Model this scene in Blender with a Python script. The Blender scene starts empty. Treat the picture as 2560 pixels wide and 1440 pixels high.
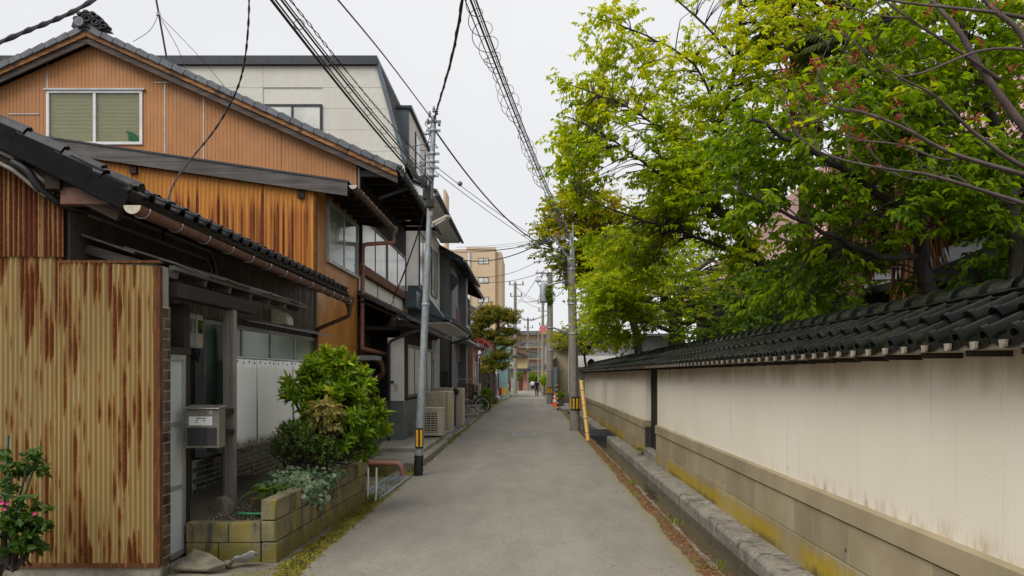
import bpy, math, random
import numpy as np
from mathutils import Vector, Matrix
R = math.radians
PI = math.pi
scene = bpy.context.scene
C = scene.collection

# ------------------------------------------------------------------ camera, sky, sun, exposure
CAMH = 1.7
FOC = 1991.0            # focal length in pixels of the 2560 wide photograph
VX, VY = 1325.0, 937.0  # vanishing point of the street
cam_d = bpy.data.cameras.new('camera')
cam = bpy.data.objects.new('camera', cam_d)
C.objects.link(cam)
cam.location = (0, 0, CAMH)
cam.rotation_euler = (R(90), 0, 0)
cam_d.sensor_width = 36.0
cam_d.lens = 36.0 * FOC / 2560.0
cam_d.shift_x = -(VX - 1280.0) / 2560.0
cam_d.shift_y = (VY - 720.0) / 2560.0
cam_d.clip_start = 0.1
cam_d.clip_end = 3000
scene.camera = cam

SUN_EL, SUN_AZ = R(50), R(220)     # high thin-cloud sun, from behind left
world = bpy.data.worlds.new('World')
scene.world = world
world.use_nodes = True
wn = world.node_tree
wn.nodes.clear()
_o = wn.nodes.new('ShaderNodeOutputWorld')
_bg = wn.nodes.new('ShaderNodeBackground')
_sky = wn.nodes.new('ShaderNodeTexSky')
_sky.sky_type = 'NISHITA'
_sky.sun_disc = False
_sky.sun_elevation = SUN_EL
_sky.sun_rotation = SUN_AZ
_sky.altitude = 10
_sky.air_density = 1.0
_sky.dust_density = 3.0
_tc = wn.nodes.new('ShaderNodeTexCoord')
_ns = wn.nodes.new('ShaderNodeTexNoise')
_ns.inputs['Scale'].default_value = 1.6
_ns.inputs['Detail'].default_value = 4
_rp = wn.nodes.new('ShaderNodeValToRGB')          # the closed cloud layer
_rp.color_ramp.elements[0].position = 0.3
_rp.color_ramp.elements[0].color = (4.15, 4.2, 4.34, 1)
_rp.color_ramp.elements[1].position = 0.72
_rp.color_ramp.elements[1].color = (4.8, 4.81, 4.86, 1)
_mx = wn.nodes.new('ShaderNodeMix')
_mx.data_type = 'RGBA'
_mx.inputs[0].default_value = 0.96
wn.links.new(_tc.outputs['Generated'], _ns.inputs['Vector'])
wn.links.new(_ns.outputs['Fac'], _rp.inputs['Fac'])
wn.links.new(_sky.outputs['Color'], _mx.inputs[6])
wn.links.new(_rp.outputs['Color'], _mx.inputs[7])
wn.links.new(_mx.outputs[2], _bg.inputs['Color'])
_bg.inputs['Strength'].default_value = 0.10
wn.links.new(_bg.outputs[0], _o.inputs['Surface'])

sun_d = bpy.data.lights.new('sun', 'SUN')
sun_d.energy = 1.5
sun_d.angle = R(38)
sun_d.color = (1.0, 0.97, 0.92)
sun = bpy.data.objects.new('sun', sun_d)
C.objects.link(sun)
_dir = Vector((math.sin(SUN_AZ) * math.cos(SUN_EL), math.cos(SUN_AZ) * math.cos(SUN_EL), math.sin(SUN_EL)))
sun.rotation_euler = _dir.to_track_quat('Z', 'Y').to_euler()

scene.view_settings.view_transform = 'Standard'
scene.view_settings.look = 'None'
scene.view_settings.exposure = 0.92
scene.view_settings.gamma = 1.0
scene.view_settings.use_curve_mapping = False
scene.cycles.use_denoising = True
scene.cycles.max_bounces = 8
scene.cycles.diffuse_bounces = 5
scene.cycles.glossy_bounces = 3
scene.cycles.transmission_bounces = 4
scene.cycles.transparent_max_bounces = 6

# ------------------------------------------------------------------ helpers
def P(x, y, Y):
    """where the sight line through a picture point meets the depth Y"""
    return Vector(((x - VX) / FOC * Y, Y, CAMH - (y - VY) / FOC * Y))

ORG = {}
def org(o):
    return ORG.get(o.name, Vector((0, 0, 0)))

def link(name, data, parent=None, loc=None):
    o = bpy.data.objects.new(name, data)
    C.objects.link(o)
    if parent is not None:
        o.parent = parent
    return o

def tag(o, label, cat, group=None):
    o['label'] = label
    o['category'] = cat
    if group:
        o['group'] = group
    return o

def kind(o, k):
    o['kind'] = k
    return o

def thing(name, label, cat, loc, group=None):
    o = bpy.data.objects.new(name, None)
    o.empty_display_size = 0.2
    C.objects.link(o)
    o.location = loc
    ORG[o.name] = Vector(loc)
    return tag(o, label, cat, group)

class MB:
    """collects shapes in world coordinates; build() links them as one mesh object"""
    def __init__(s):
        s.v = []
        s.f = []
    def add(s, vs, fs):
        n = len(s.v)
        s.v.extend([tuple(p) for p in vs])
        s.f.extend([tuple(i + n for i in f) for f in fs])
        return s
    def box(s, x0, x1, y0, y1, z0, z1):
        if x0 > x1: x0, x1 = x1, x0
        if y0 > y1: y0, y1 = y1, y0
        if z0 > z1: z0, z1 = z1, z0
        return s.add([(x0,y0,z0),(x1,y0,z0),(x1,y1,z0),(x0,y1,z0),(x0,y0,z1),(x1,y0,z1),(x1,y1,z1),(x0,y1,z1)],
                     [(0,3,2,1),(4,5,6,7),(0,1,5,4),(1,2,6,5),(2,3,7,6),(3,0,4,7)])
    def bar(s, p, q, w, h, up=(0, 0, 1)):
        p, q = Vector(p), Vector(q)
        d = (q - p).normalized()
        u = Vector(up)
        a = d.cross(u)
        if a.length < 1e-4:
            a = d.cross(Vector((1, 0, 0)))
        a.normalize()
        b = a.cross(d).normalized()
        a, b = a * w / 2, b * h / 2
        vs = [p - a - b, p + a - b, p + a + b, p - a + b, q - a - b, q + a - b, q + a + b, q - a + b]
        return s.add(vs, [(0,1,2,3)[::-1],(4,5,6,7),(0,1,5,4),(1,2,6,5),(2,3,7,6),(3,0,4,7)])
    def tube(s, path, r, n=8, cap=True):
        path = [Vector(p) for p in path]
        k = len(path)
        rs = r if isinstance(r, (list, tuple)) else [r] * k
        vs, fs = [], []
        prev = None
        for i, p in enumerate(path):
            t = (path[min(i + 1, k - 1)] - path[max(i - 1, 0)])
            if t.length < 1e-9: t = Vector((0, 0, 1))
            t.normalize()
            if prev is None:
                a = t.cross(Vector((0, 0, 1)))
                if a.length < 1e-3: a = t.cross(Vector((1, 0, 0)))
            else:
                a = prev - t * prev.dot(t)
                if a.length < 1e-4: a = t.cross(Vector((0, 0, 1)))
            a.normalize()
            prev = a
            b = t.cross(a)
            for j in range(n):
                an = 2 * PI * j / n
                vs.append(p + (a * math.cos(an) + b * math.sin(an)) * rs[i])
        for i in range(k - 1):
            for j in range(n):
                fs.append((i*n+j, i*n+(j+1) % n, (i+1)*n+(j+1) % n, (i+1)*n+j))
        if cap:
            fs.append(tuple(range(n))[::-1])
            fs.append(tuple((k-1)*n + j for j in range(n)))
        return s.add(vs, fs)
    def lathe(s, c, prof, n=16, axis='z'):
        vs, fs = [], []
        c = Vector(c)
        for (r, h) in prof:
            for j in range(n):
                a = 2 * PI * j / n
                if axis == 'z': vs.append(c + Vector((r*math.cos(a), r*math.sin(a), h)))
                elif axis == 'x': vs.append(c + Vector((h, r*math.cos(a), r*math.sin(a))))
                else: vs.append(c + Vector((r*math.sin(a), h, r*math.cos(a))))
        for i in range(len(prof) - 1):
            for j in range(n):
                fs.append((i*n+j, i*n+(j+1) % n, (i+1)*n+(j+1) % n, (i+1)*n+j))
        fs.append(tuple(range(n))[::-1])
        fs.append(tuple((len(prof)-1)*n + j for j in range(n)))
        return s.add(vs, fs)
    def prism(s, poly, axis, a, b):
        """poly of 2D points extruded along an axis: 'x' -> (y,z), 'y' -> (x,z), 'z' -> (x,y)"""
        def pt(p, h):
            return (h, p[0], p[1]) if axis == 'x' else (p[0], h, p[1]) if axis == 'y' else (p[0], p[1], h)
        n = len(poly)
        vs = [pt(p, a) for p in poly] + [pt(p, b) for p in poly]
        fs = [tuple(range(n)), tuple(range(n, 2*n))[::-1]] + [(i, i + n, (i+1) % n + n, (i+1) % n) for i in range(n)]
        return s.add(vs, fs)
    def grid(s, fn, nu, nv):
        vs = [fn(i / nu, j / nv) for i in range(nu + 1) for j in range(nv + 1)]
        m = nv + 1
        return s.add(vs, [(i*m+j, (i+1)*m+j, (i+1)*m+j+1, i*m+j+1) for i in range(nu) for j in range(nv)])
    def build(s, name, mt, parent=None, smooth=False, bevel=0, fix=True, angle=None):
        me = bpy.data.meshes.new(name)
        if parent is None:
            a = np.array(s.v)
            lo, hi = a.min(0), a.max(0)
            og = Vector(((lo[0]+hi[0])/2, (lo[1]+hi[1])/2, lo[2]))
        else:
            og = org(parent)
        me.from_pydata([(p[0]-og.x, p[1]-og.y, p[2]-og.z) for p in s.v], [], s.f)
        if fix:
            import bmesh
            bm = bmesh.new()
            bm.from_mesh(me)
            bmesh.ops.recalc_face_normals(bm, faces=bm.faces)
            bm.to_mesh(me)
            bm.free()
        if smooth:
            me.polygons.foreach_set('use_smooth', [True] * len(me.polygons))
            if angle:
                me.set_sharp_from_angle(angle=angle)
        me.materials.append(mt)
        o = link(name, me, parent)
        if parent is None:
            o.location = og
        ORG[o.name] = og
        if bevel:
            b = o.modifiers.new('bevel', 'BEVEL')
            b.width = bevel
            b.segments = 2
            b.limit_method = 'ANGLE'
        return o

def mesh_only(mb, name, mt, smooth=False, angle=None, bevel=0):
    """a mesh in local coordinates, to be shared by many pieces"""
    import bmesh
    me = bpy.data.meshes.new(name)
    me.from_pydata(mb.v, [], mb.f)
    bm = bmesh.new(); bm.from_mesh(me)
    bmesh.ops.recalc_face_normals(bm, faces=bm.faces)
    if bevel:
        bmesh.ops.bevel(bm, geom=bm.edges[:], offset=bevel, segments=1, affect='EDGES')
    bm.to_mesh(me); bm.free()
    if smooth:
        me.polygons.foreach_set('use_smooth', [True] * len(me.polygons))
        if angle: me.set_sharp_from_angle(angle=angle)
    me.materials.append(mt)
    return me

def piece(name, me, parent, loc, rot=None, scl=None):
    o = link(name, me, parent)
    o.location = Vector(loc) - (org(parent) if parent is not None else Vector((0,0,0)))
    if rot is not None: o.rotation_euler = rot
    if scl is not None: o.scale = scl
    ORG[o.name] = Vector(loc)
    return o

class Face:
    """a wall plane: u along it, v up, d outwards.  'S' faces the camera (-Y), 'E' faces +X, 'W' faces -X"""
    def __init__(s, side, c):
        s.side, s.c = side, c
    def p(s, u, v, d=0):
        if s.side == 'S': return (u, s.c - d, v)
        if s.side == 'E': return (s.c + d, u, v)
        return (s.c - d, u, v)
    def box(s, mb, u0, u1, v0, v1, d0, d1):
        a, b = s.p(u0, v0, d0), s.p(u1, v1, d1)
        return mb.box(a[0], b[0], a[1], b[1], a[2], b[2])
    def wall(s, mb, u0, u1, v0, v1, holes=(), t=0.12):
        us = sorted(set([u0, u1] + [h for q in holes for h in q[:2] if u0 < h < u1]))
        vs = sorted(set([v0, v1] + [h for q in holes for h in q[2:] if v0 < h < v1]))
        for i in range(len(us) - 1):
            run = None
            for j in range(len(vs) - 1):
                cu, cv = (us[i]+us[i+1])/2, (vs[j]+vs[j+1])/2
                hole = any(q[0] < cu < q[1] and q[2] < cv < q[3] for q in holes)
                if not hole:
                    if run is None: run = vs[j]
                if (hole or j == len(vs) - 2) and run is not None:
                    s.box(mb, us[i], us[i+1], run, vs[j] if hole else vs[j+1], -t, 0)
                    run = None
        return mb

def window(face, u0, u1, v0, v1, parent, fm, gm, cols=2, rows=1, fw=0.045, proud=0.03, name='window', label=None, bars=None, gd=None):
    if gd is None: gd = proud - .02
    mb = MB()
    d0 = -0.06
    face.box(mb, u0, u1, v0, v0 + fw, d0, proud)
    face.box(mb, u0, u1, v1 - fw, v1, d0, proud)
    face.box(mb, u0, u0 + fw, v0 + fw, v1 - fw, d0, proud - .002)
    face.box(mb, u1 - fw, u1, v0 + fw, v1 - fw, d0, proud - .002)
    cu = [u0 + fw + (u1 - u0 - 2*fw) * i / cols for i in range(cols + 1)]
    rv = [v0 + fw + (v1 - v0 - 2*fw) * i / rows for i in range(rows + 1)]
    for c in cu[1:-1]:
        face.box(mb, c - fw*.5, c + fw*.5, v0 + fw, v1 - fw, d0, proud - .008)
    for c in rv[1:-1]:
        face.box(mb, u0 + fw, u1 - fw, c - fw*.4, c + fw*.4, d0, proud - .012)
    o = mb.build(name, fm, parent)
    if label: o['label'] = label
    for i in range(cols):
        for j in range(rows):
            g = MB()
            k = 0.006 * (i % 2)
            face.box(g, cu[i] - .004, cu[i+1] + .004, rv[j] - .004, rv[j+1] + .004, gd - .008 - k, gd - k)
            g.build('pane', gm, o)
    return o

def half_pipe(mb, p, q, r, n=8, t=0.006):
    """half-round gutter from p to q, open at the top"""
    p, q = Vector(p), Vector(q)
    d = (q - p).normalized()
    a = d.cross(Vector((0, 0, 1))).normalized()
    b = Vector((0, 0, 1))
    prof = [(math.cos(PI + PI*i/n), math.sin(PI + PI*i/n)) for i in range(n + 1)]
    ring = [(c*r, s_*r) for c, s_ in prof] + [(c*(r-t), s_*(r-t)) for c, s_ in prof[::-1]]
    m = len(ring)
    vs = [e + a*x + b*y for e in (p, q) for x, y in ring]
    fs = [(i, (i+1) % m, (i+1) % m + m, i + m) for i in range(m)]
    nn = n + 1
    for off in (0, m):
        for i in range(n):
            fs.append((off+i, off+i+1, off+m-2-i, off+m-1-i))
    return mb.add(vs, fs)

def catenary(p, q, sag, n=16):
    p, q = Vector(p), Vector(q)
    return [p.lerp(q, i/n) - Vector((0, 0, sag * 4 * (i/n) * (1 - i/n))) for i in range(n + 1)]

def smooth_path(pts, n=6):
    """Catmull-Rom through the points"""
    pts = [Vector(p) for p in pts]
    out = []
    for i in range(len(pts) - 1):
        p0, p1, p2, p3 = pts[max(i-1, 0)], pts[i], pts[i+1], pts[min(i+2, len(pts)-1)]
        for k in range(n):
            t = k / n
            out.append(0.5 * ((2*p1) + (p2-p0)*t + (2*p0-5*p1+4*p2-p3)*t*t + (3*p1-p0-3*p2+p3)*t**3))
    out.append(pts[-1])
    return out

# ------------------------------------------------------------------ materials
class NT:
    def __init__(s, name):
        s.m = bpy.data.materials.new(name)
        s.m.use_nodes = True
        s.t = s.m.node_tree
        s.t.nodes.clear()
        s.out = s.n('ShaderNodeOutputMaterial')
    def n(s, k, **kw):
        nd = s.t.nodes.new(k)
        for a, b in kw.items(): setattr(nd, a, b)
        return nd
    def l(s, a, b):
        s.t.links.new(a, b)
    def inp(s, sock, val):
        if isinstance(val, (int, float)): sock.default_value = val
        elif isinstance(val, (tuple, list)):
            sock.default_value = tuple(val) + ((1,) if len(val) == 3 and sock.type == 'RGBA' else ())
        else: s.l(val, sock)
    def pos(s):
        if not hasattr(s, '_p'): s._p = s.n('ShaderNodeNewGeometry').outputs['Position']
        return s._p
    def xyz(s):
        if not hasattr(s, '_x'):
            q = s.n('ShaderNodeSeparateXYZ'); s.l(s.pos(), q.inputs[0]); s._x = q.outputs
        return s._x
    def vec(s, a, b, c):
        q = s.n('ShaderNodeCombineXYZ')
        for i, k in enumerate((a, b, c)): s.inp(q.inputs[i], k)
        return q.outputs[0]
    def scaled(s, st, v=None):
        q = s.n('ShaderNodeVectorMath', operation='MULTIPLY'); s.l(v or s.pos(), q.inputs[0]); q.inputs[1].default_value = st
        return q.outputs[0]
    def noise(s, sc, v=None, det=4, rough=.55, dist=0):
        q = s.n('ShaderNodeTexNoise'); s.l(v or s.pos(), q.inputs['Vector'])
        q.inputs['Scale'].default_value = sc; q.inputs['Detail'].default_value = det
        q.inputs['Roughness'].default_value = rough; q.inputs['Distortion'].default_value = dist
        return q.outputs['Fac']
    def math(s, op, a, b=0, c=None, clamp=False):
        q = s.n('ShaderNodeMath', operation=op, use_clamp=clamp)
        s.inp(q.inputs[0], a); s.inp(q.inputs[1], b)
        if c is not None: s.inp(q.inputs[2], c)
        return q.outputs[0]
    def ramp(s, v, a, b, o0=0., o1=1.):
        q = s.n('ShaderNodeMapRange', clamp=True, interpolation_type='SMOOTHSTEP'); s.inp(q.inputs[0], v)
        for i, k in enumerate((a, b, o0, o1)): q.inputs[i+1].default_value = k
        return q.outputs[0]
    def mix(s, f, a, b, mode='MIX'):
        q = s.n('ShaderNodeMix', data_type='RGBA', blend_type=mode)
        s.inp(q.inputs[0], f); s.inp(q.inputs[6], a); s.inp(q.inputs[7], b)
        return q.outputs[2]
    def bump(s, h, strength, dist=.02, normal=None):
        q = s.n('ShaderNodeBump'); s.l(h, q.inputs['Height']); q.inputs['Strength'].default_value = strength
        q.inputs['Distance'].default_value = dist
        if normal is not None: s.l(normal, q.inputs['Normal'])
        return q.outputs[0]
    def bsdf(s, col, rough=.7, metal=0., spec=.5, normal=None, **kw):
        b = s.n('ShaderNodeBsdfPrincipled')
        s.inp(b.inputs['Base Color'], col); s.inp(b.inputs['Roughness'], rough)
        s.inp(b.inputs['Metallic'], metal); s.inp(b.inputs['Specular IOR Level'], spec)
        if normal is not None: s.l(normal, b.inputs['Normal'])
        for k, v in kw.items(): s.inp(b.inputs[k.replace('_', ' ')], v)
        return b.outputs[0]
    def done(s, sh):
        s.l(sh, s.out.inputs['Surface']); return s.m

def mat(name, c1, c2=None, sc=3.0, st=(1,1,1), rough=.75, bump=.2, bs=60, bdist=.01, metal=0., spec=.4, rnd=0., fine=.18,
        streak=None, moss=None, speck=None, rvar=.12):
    t = NT(name)
    if c2 is None: c2 = tuple(c*.72 for c in c1)
    v = t.scaled(st)
    col = t.mix(t.ramp(t.noise(sc, v, 6), .33, .68), c1, c2)
    fn = t.noise(sc*9, v, 3)
    col = t.mix(1.0, col, t.vec(*[t.ramp(fn, .25, .75, 1-fine, 1+fine)]*3), 'MULTIPLY')
    if rnd:
        oi = t.n('ShaderNodeObjectInfo')
        k = t.ramp(oi.outputs['Random'], 0, 1, 1-rnd, 1+rnd)
        col = t.mix(1.0, col, t.vec(k, k, k), 'MULTIPLY')
    if streak:
        for (sc_, amt, xs, zs, lo, hi) in (streak if isinstance(streak, list) else [streak]):
            m = t.ramp(t.noise(1.0, t.scaled((xs, xs, zs)), 5, .6), lo, hi, 0, amt)
            col = t.mix(m, col, sc_)
    if moss:
        for (mc, z0, z1, amt, ms) in (moss if isinstance(moss, list) else [moss]):
            h = t.ramp(t.xyz()[2], z0, z1, 1, 0)
            n_ = t.noise(ms, None, 5, .65)
            m = t.math('MULTIPLY', t.ramp(t.math('ADD', t.math('MULTIPLY', h, .75), n_), .72, 1.05), amt)
            col = t.mix(m, col, mc)
    if speck:
        for (pc, ps, lo, hi, amt) in (speck if isinstance(speck, list) else [speck]):
            m = t.ramp(t.noise(ps, None, 2), lo, hi, 0, amt)
            col = t.mix(m, col, pc)
    rg = t.ramp(t.noise(sc*2.3, v, 4), .3, .7, max(.02, rough-rvar), min(1, rough+rvar))
    nb = t.bump(t.noise(bs, v, 5, .6), bump, bdist) if bump else None
    return t.done(t.bsdf(col, rg, metal, spec, nb))

def plain(name, c, rough=.5, metal=0., spec=.5):
    t = NT(name)
    return t.done(t.bsdf(c, rough, metal, spec))
# ---- shared materials
def asphalt():
    t = NT('asphalt')
    big = t.noise(.55, t.scaled((1, .35, 1)), 5)
    col = t.mix(t.ramp(big, .3, .7), (.255, .230, .190), (.315, .286, .238))
    vo = t.n('ShaderNodeTexVoronoi'); t.l(t.pos(), vo.inputs['Vector']); vo.inputs['Scale'].default_value = 95
    ag = t.ramp(vo.outputs['Distance'], .1, .6, 1.28, .72)
    col = t.mix(1., col, t.vec(ag, ag, ag), 'MULTIPLY')
    sp = t.ramp(t.noise(160, None, 2), .62, .75, 0, .5)
    col = t.mix(sp, col, (.42, .40, .35))
    dk = t.ramp(t.noise(70, None, 3), .3, .42, .5, 0)
    col = t.mix(dk, col, (.10, .095, .088))
    # wheel-worn lanes and damp patches
    pt = t.ramp(t.noise(1.3, t.scaled((1.2, .25, 1)), 6, .65), .52, .7, 0, .28)
    col = t.mix(pt, col, (.21, .19, .16))
    mt_ = t.ramp(t.noise(3.2, t.scaled((1, .35, 1)), 6, .7), .35, .68, .92, 1.07)
    col = t.mix(1., col, t.vec(mt_, mt_, mt_), 'MULTIPLY')
    tk = t.math('ABSOLUTE', t.math('SUBTRACT', t.math('ABSOLUTE', t.math('ADD', t.xyz()[0], .27)), .72))
    tm_ = t.math('MULTIPLY', t.ramp(tk, .0, .34, 1, 0), t.ramp(t.noise(.7, t.scaled((1.5, .22, 1)), 4), .38, .62))
    col = t.mix(t.math('MULTIPLY', tm_, .22), col, (.36, .345, .315))
    ol = t.ramp(t.noise(2.1, t.scaled((1, .6, 1)), 3), .69, .77, 0, .35)
    col = t.mix(ol, col, (.12, .115, .10))
    # yellow-green algae along the edges of the carriageway
    ax = t.math('ABSOLUTE', t.math('ADD', t.xyz()[0], .30))
    ed = t.math('ADD', t.ramp(ax, 1.35, 1.80), t.math('MULTIPLY', t.math('SUBTRACT', t.noise(5, None, 6, .7), .5), 1.3))
    col = t.mix(t.ramp(ed, .66, 1.10, 0, .7), col, (.20, .18, .04))
    # cracks
    cr = t.n('ShaderNodeTexVoronoi', feature='DISTANCE_TO_EDGE')
    wv = t.n('ShaderNodeVectorMath', operation='ADD'); t.l(t.scaled((.22, .16, 1)), wv.inputs[0])
    nz = t.n('ShaderNodeTexNoise'); t.l(t.pos(), nz.inputs['Vector']); nz.inputs['Scale'].default_value = 1.2; nz.inputs['Detail'].default_value = 6
    t.l(t.scaled((.16, .16, 0), nz.outputs['Color']), wv.inputs[1]); t.l(wv.outputs[0], cr.inputs['Vector'])
    cm = t.math('MULTIPLY', t.ramp(cr.outputs['Distance'], 0, .0035, 1, 0), t.ramp(t.noise(.8, None, 3), .47, .6))
    col = t.mix(t.math('MULTIPLY', cm, .75), col, (.07, .065, .06))
    h = t.math('ADD', vo.outputs['Distance'], t.math('MULTIPLY', t.noise(220, None, 2), .6))
    return t.done(t.bsdf(col, .82, 0, .3, t.bump(h, .55, .006)))

def rust_sheet(name, pitch, paint, halo, rust, zs=1.3, bias=0., grad=None, phase=0., along='x', bleach=None, nar=.34, n1a=1.0, n2a=.75, soft=(.50, .575, .575, .60)):
    """painted corrugated iron: rust opens lens-shaped along single ribs"""
    t = NT(name)
    x = t.xyz()[0 if along == 'x' else 1]
    z = t.xyz()[2]
    u = t.math('ADD', t.math('DIVIDE', x, pitch), phase + .5)
    rib = t.math('FLOOR', u)
    fr = t.math('ABSOLUTE', t.math('SUBTRACT', t.math('SUBTRACT', u, rib), .5))      # 0 mid rib .. .5 edge
    v = t.vec(t.math('MULTIPLY', rib, 7.31), 0, t.math('MULTIPLY', z, zs))
    n1 = t.noise(1.0, v, 2, .5)
    n2 = t.noise(1.0, t.vec(t.math('MULTIPLY', rib, .23), 3, t.math('MULTIPLY', z, .35)), 3)
    n3 = t.noise(26, None, 4)
    s = t.math('ADD', t.math('MULTIPLY_ADD', t.math('SUBTRACT', n1, .5), n1a, .5), t.math('MULTIPLY', t.math('SUBTRACT', n2, .5), n2a))
    s = t.math('ADD', s, t.math('MULTIPLY', t.math('SUBTRACT', n3, .5), .10))
    s = t.math('ADD', s, bias)
    if grad:   # (z0, z1, amount): more rust towards z1
        s = t.math('ADD', s, t.ramp(z, grad[0], grad[1], 0, grad[2]))
        if len(grad) > 3: s = t.math('ADD', s, t.ramp(z, grad[3], grad[4], grad[5], 0))
    s = t.math('SUBTRACT', s, t.math('MULTIPLY', fr, nar))
    pc = t.mix(t.ramp(t.noise(1.7, t.scaled((1, 1, .5)), 5), .3, .7), paint, tuple(c*.82 for c in paint))
    if bleach: pc = t.mix(t.ramp(t.noise(.9, t.scaled((2, 2, .3)), 4), .45, .7, 0, .6), pc, bleach)
    dirt = t.ramp(t.noise(1., t.scaled((30, 30, .8)), 4), .5, .8, 0, .35)
    pc = t.mix(dirt, pc, tuple(c*.55 for c in halo))
    col = t.mix(t.ramp(s, soft[0], soft[1]), pc, halo)
    rc = t.mix(t.ramp(t.noise(40, None, 4), .3, .7), rust, tuple(min(1, c*1.9) for c in rust))
    m = t.ramp(s, soft[2], soft[3])
    col = t.mix(m, col, rc)
    rg = t.math('ADD', .5, t.math('MULTIPLY', m, .38))
    return t.done(t.bsdf(col, rg, 0, .35, t.bump(t.noise(90, None, 4), .15, .004)))

def wood(name, c1, c2, axis='y', g=40, rough=.8, bump=.5, rnd=.15, wet=None):
    t = NT(name)
    st = {'x': (.6, g, g), 'y': (g, .6, g), 'z': (g, g, .6)}[axis]
    n1 = t.noise(1., t.scaled(st), 5, .65, .4)
    col = t.mix(t.ramp(n1, .3, .7), c1, c2)
    n2 = t.ramp(t.noise(1.5, None, 4), .3, .75, .7, 1.15)
    col = t.mix(1., col, t.vec(n2, n2, n2), 'MULTIPLY')
    if rnd:
        k = t.ramp(t.n('ShaderNodeObjectInfo').outputs['Random'], 0, 1, 1-rnd, 1+rnd)
        col = t.mix(1., col, t.vec(k, k, k), 'MULTIPLY')
    if wet:
        col = t.mix(t.ramp(t.noise(2.2, None, 5, .7), .5, .62, 0, .9), col, wet)
    return t.done(t.bsdf(col, rough, 0, .3, t.bump(n1, bump, .006)))

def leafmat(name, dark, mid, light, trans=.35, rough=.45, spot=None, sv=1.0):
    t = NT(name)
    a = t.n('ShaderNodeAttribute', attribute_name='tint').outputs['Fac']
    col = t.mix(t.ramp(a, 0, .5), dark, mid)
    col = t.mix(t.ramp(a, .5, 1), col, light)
    if spot:
        col = t.mix(t.ramp(t.noise(spot[1], None, 3, .7), spot[2], spot[3]), col, spot[0])
    b = t.bsdf(col, rough, 0, .22)
    tr = t.n('ShaderNodeBsdfTranslucent')
    t.inp(tr.inputs['Color'], t.mix(1., col, (1.6*sv, 1.6*sv, .5*sv), 'MULTIPLY'))
    ms = t.n('ShaderNodeMixShader'); ms.inputs[0].default_value = trans
    t.l(b, ms.inputs[1]); t.l(tr.outputs[0], ms.inputs[2])
    return t.done(ms.outputs[0])

def clear_glass(name, tint=(.9, .95, .93), refl=1.0):
    t = NT(name)
    tr = t.n('ShaderNodeBsdfTransparent'); t.inp(tr.inputs['Color'], tint)
    gl = t.n('ShaderNodeBsdfGlossy'); gl.inputs['Roughness'].default_value = .03
    fz = t.n('ShaderNodeFresnel'); fz.inputs['IOR'].default_value = 1.5
    ms = t.n('ShaderNodeMixShader'); t.l(t.math('MULTIPLY', t.math('ADD', fz.outputs[0], .06), refl, clamp=True), ms.inputs[0])
    t.l(tr.outputs[0], ms.inputs[1]); t.l(gl.outputs[0], ms.inputs[2])
    return t.done(ms.outputs[0])

def pane_mat(name, c1, c2, rough=.12, spec=.9, sc=.9):
    t = NT(name)
    col = t.mix(t.ramp(t.noise(sc, t.scaled((1, 1, .6)), 3), .35, .65), c1, c2)
    return t.done(t.bsdf(col, rough, 0, spec, t.bump(t.noise(2.5, None, 2), .04, .02)))

def plaster_wall():
    t = NT('wall_plaster')
    n = t.noise(1.1, t.scaled((1, 1, .6)), 5)
    col = t.mix(t.ramp(n, .3, .7), (.79, .73, .605), (.74, .68, .56))
    z = t.xyz()[2]
    # brown run-off below the tiles, in drips
    drip = t.noise(1., t.scaled((3.2, 3.2, .6)), 6, .6)
    top = t.math('ADD', t.ramp(z, 1.36, 1.80, 0, .85), t.math('MULTIPLY', t.math('SUBTRACT', drip, .5), .8))
    col = t.mix(t.ramp(top, .40, 1.05, 0, .75), col, (.31, .215, .105))
    thin = t.ramp(t.noise(1., t.scaled((38, 38, .35)), 4, .6), .58, .72, 0, .13)
    col = t.mix(thin, col, (.30, .22, .12))
    # stain just above the ledge
    low = t.math('MULTIPLY', t.ramp(z, .77, .92, 1, 0), t.math('MULTIPLY', t.ramp(t.noise(9, t.scaled((1, 1, .3)), 6, .75), .40, .68), t.ramp(t.noise(.55, None, 3), .42, .62)))
    col = t.mix(t.math('MULTIPLY', low, .65), col, (.36, .22, .08))
    cr = t.n('ShaderNodeTexVoronoi', feature='DISTANCE_TO_EDGE'); t.l(t.vec(0, t.math('ADD', t.math('MULTIPLY', t.xyz()[1], .42), t.math('MULTIPLY', t.noise(2.5, None, 6, .7), .10)), t.math('MULTIPLY', z, .02)), cr.inputs['Vector']); cr.inputs['Scale'].default_value = 1.0
    cm = t.math('MULTIPLY', t.ramp(cr.outputs['Distance'], 0, .0016, 1, 0), t.ramp(t.noise(1.3, None, 3), .42, .6))
    col = t.mix(t.math('MULTIPLY', cm, .6), col, (.16, .12, .08))
    sp = t.ramp(t.noise(55, None, 2), .70, .76, 0, .45)
    col = t.mix(sp, col, (.25, .19, .12))
    h = t.math('ADD', t.noise(120, None, 4), t.math('MULTIPLY', t.noise(14, None, 3), .8))
    return t.done(t.bsdf(col, .88, 0, .25, t.bump(h, .28, .006)))

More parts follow.
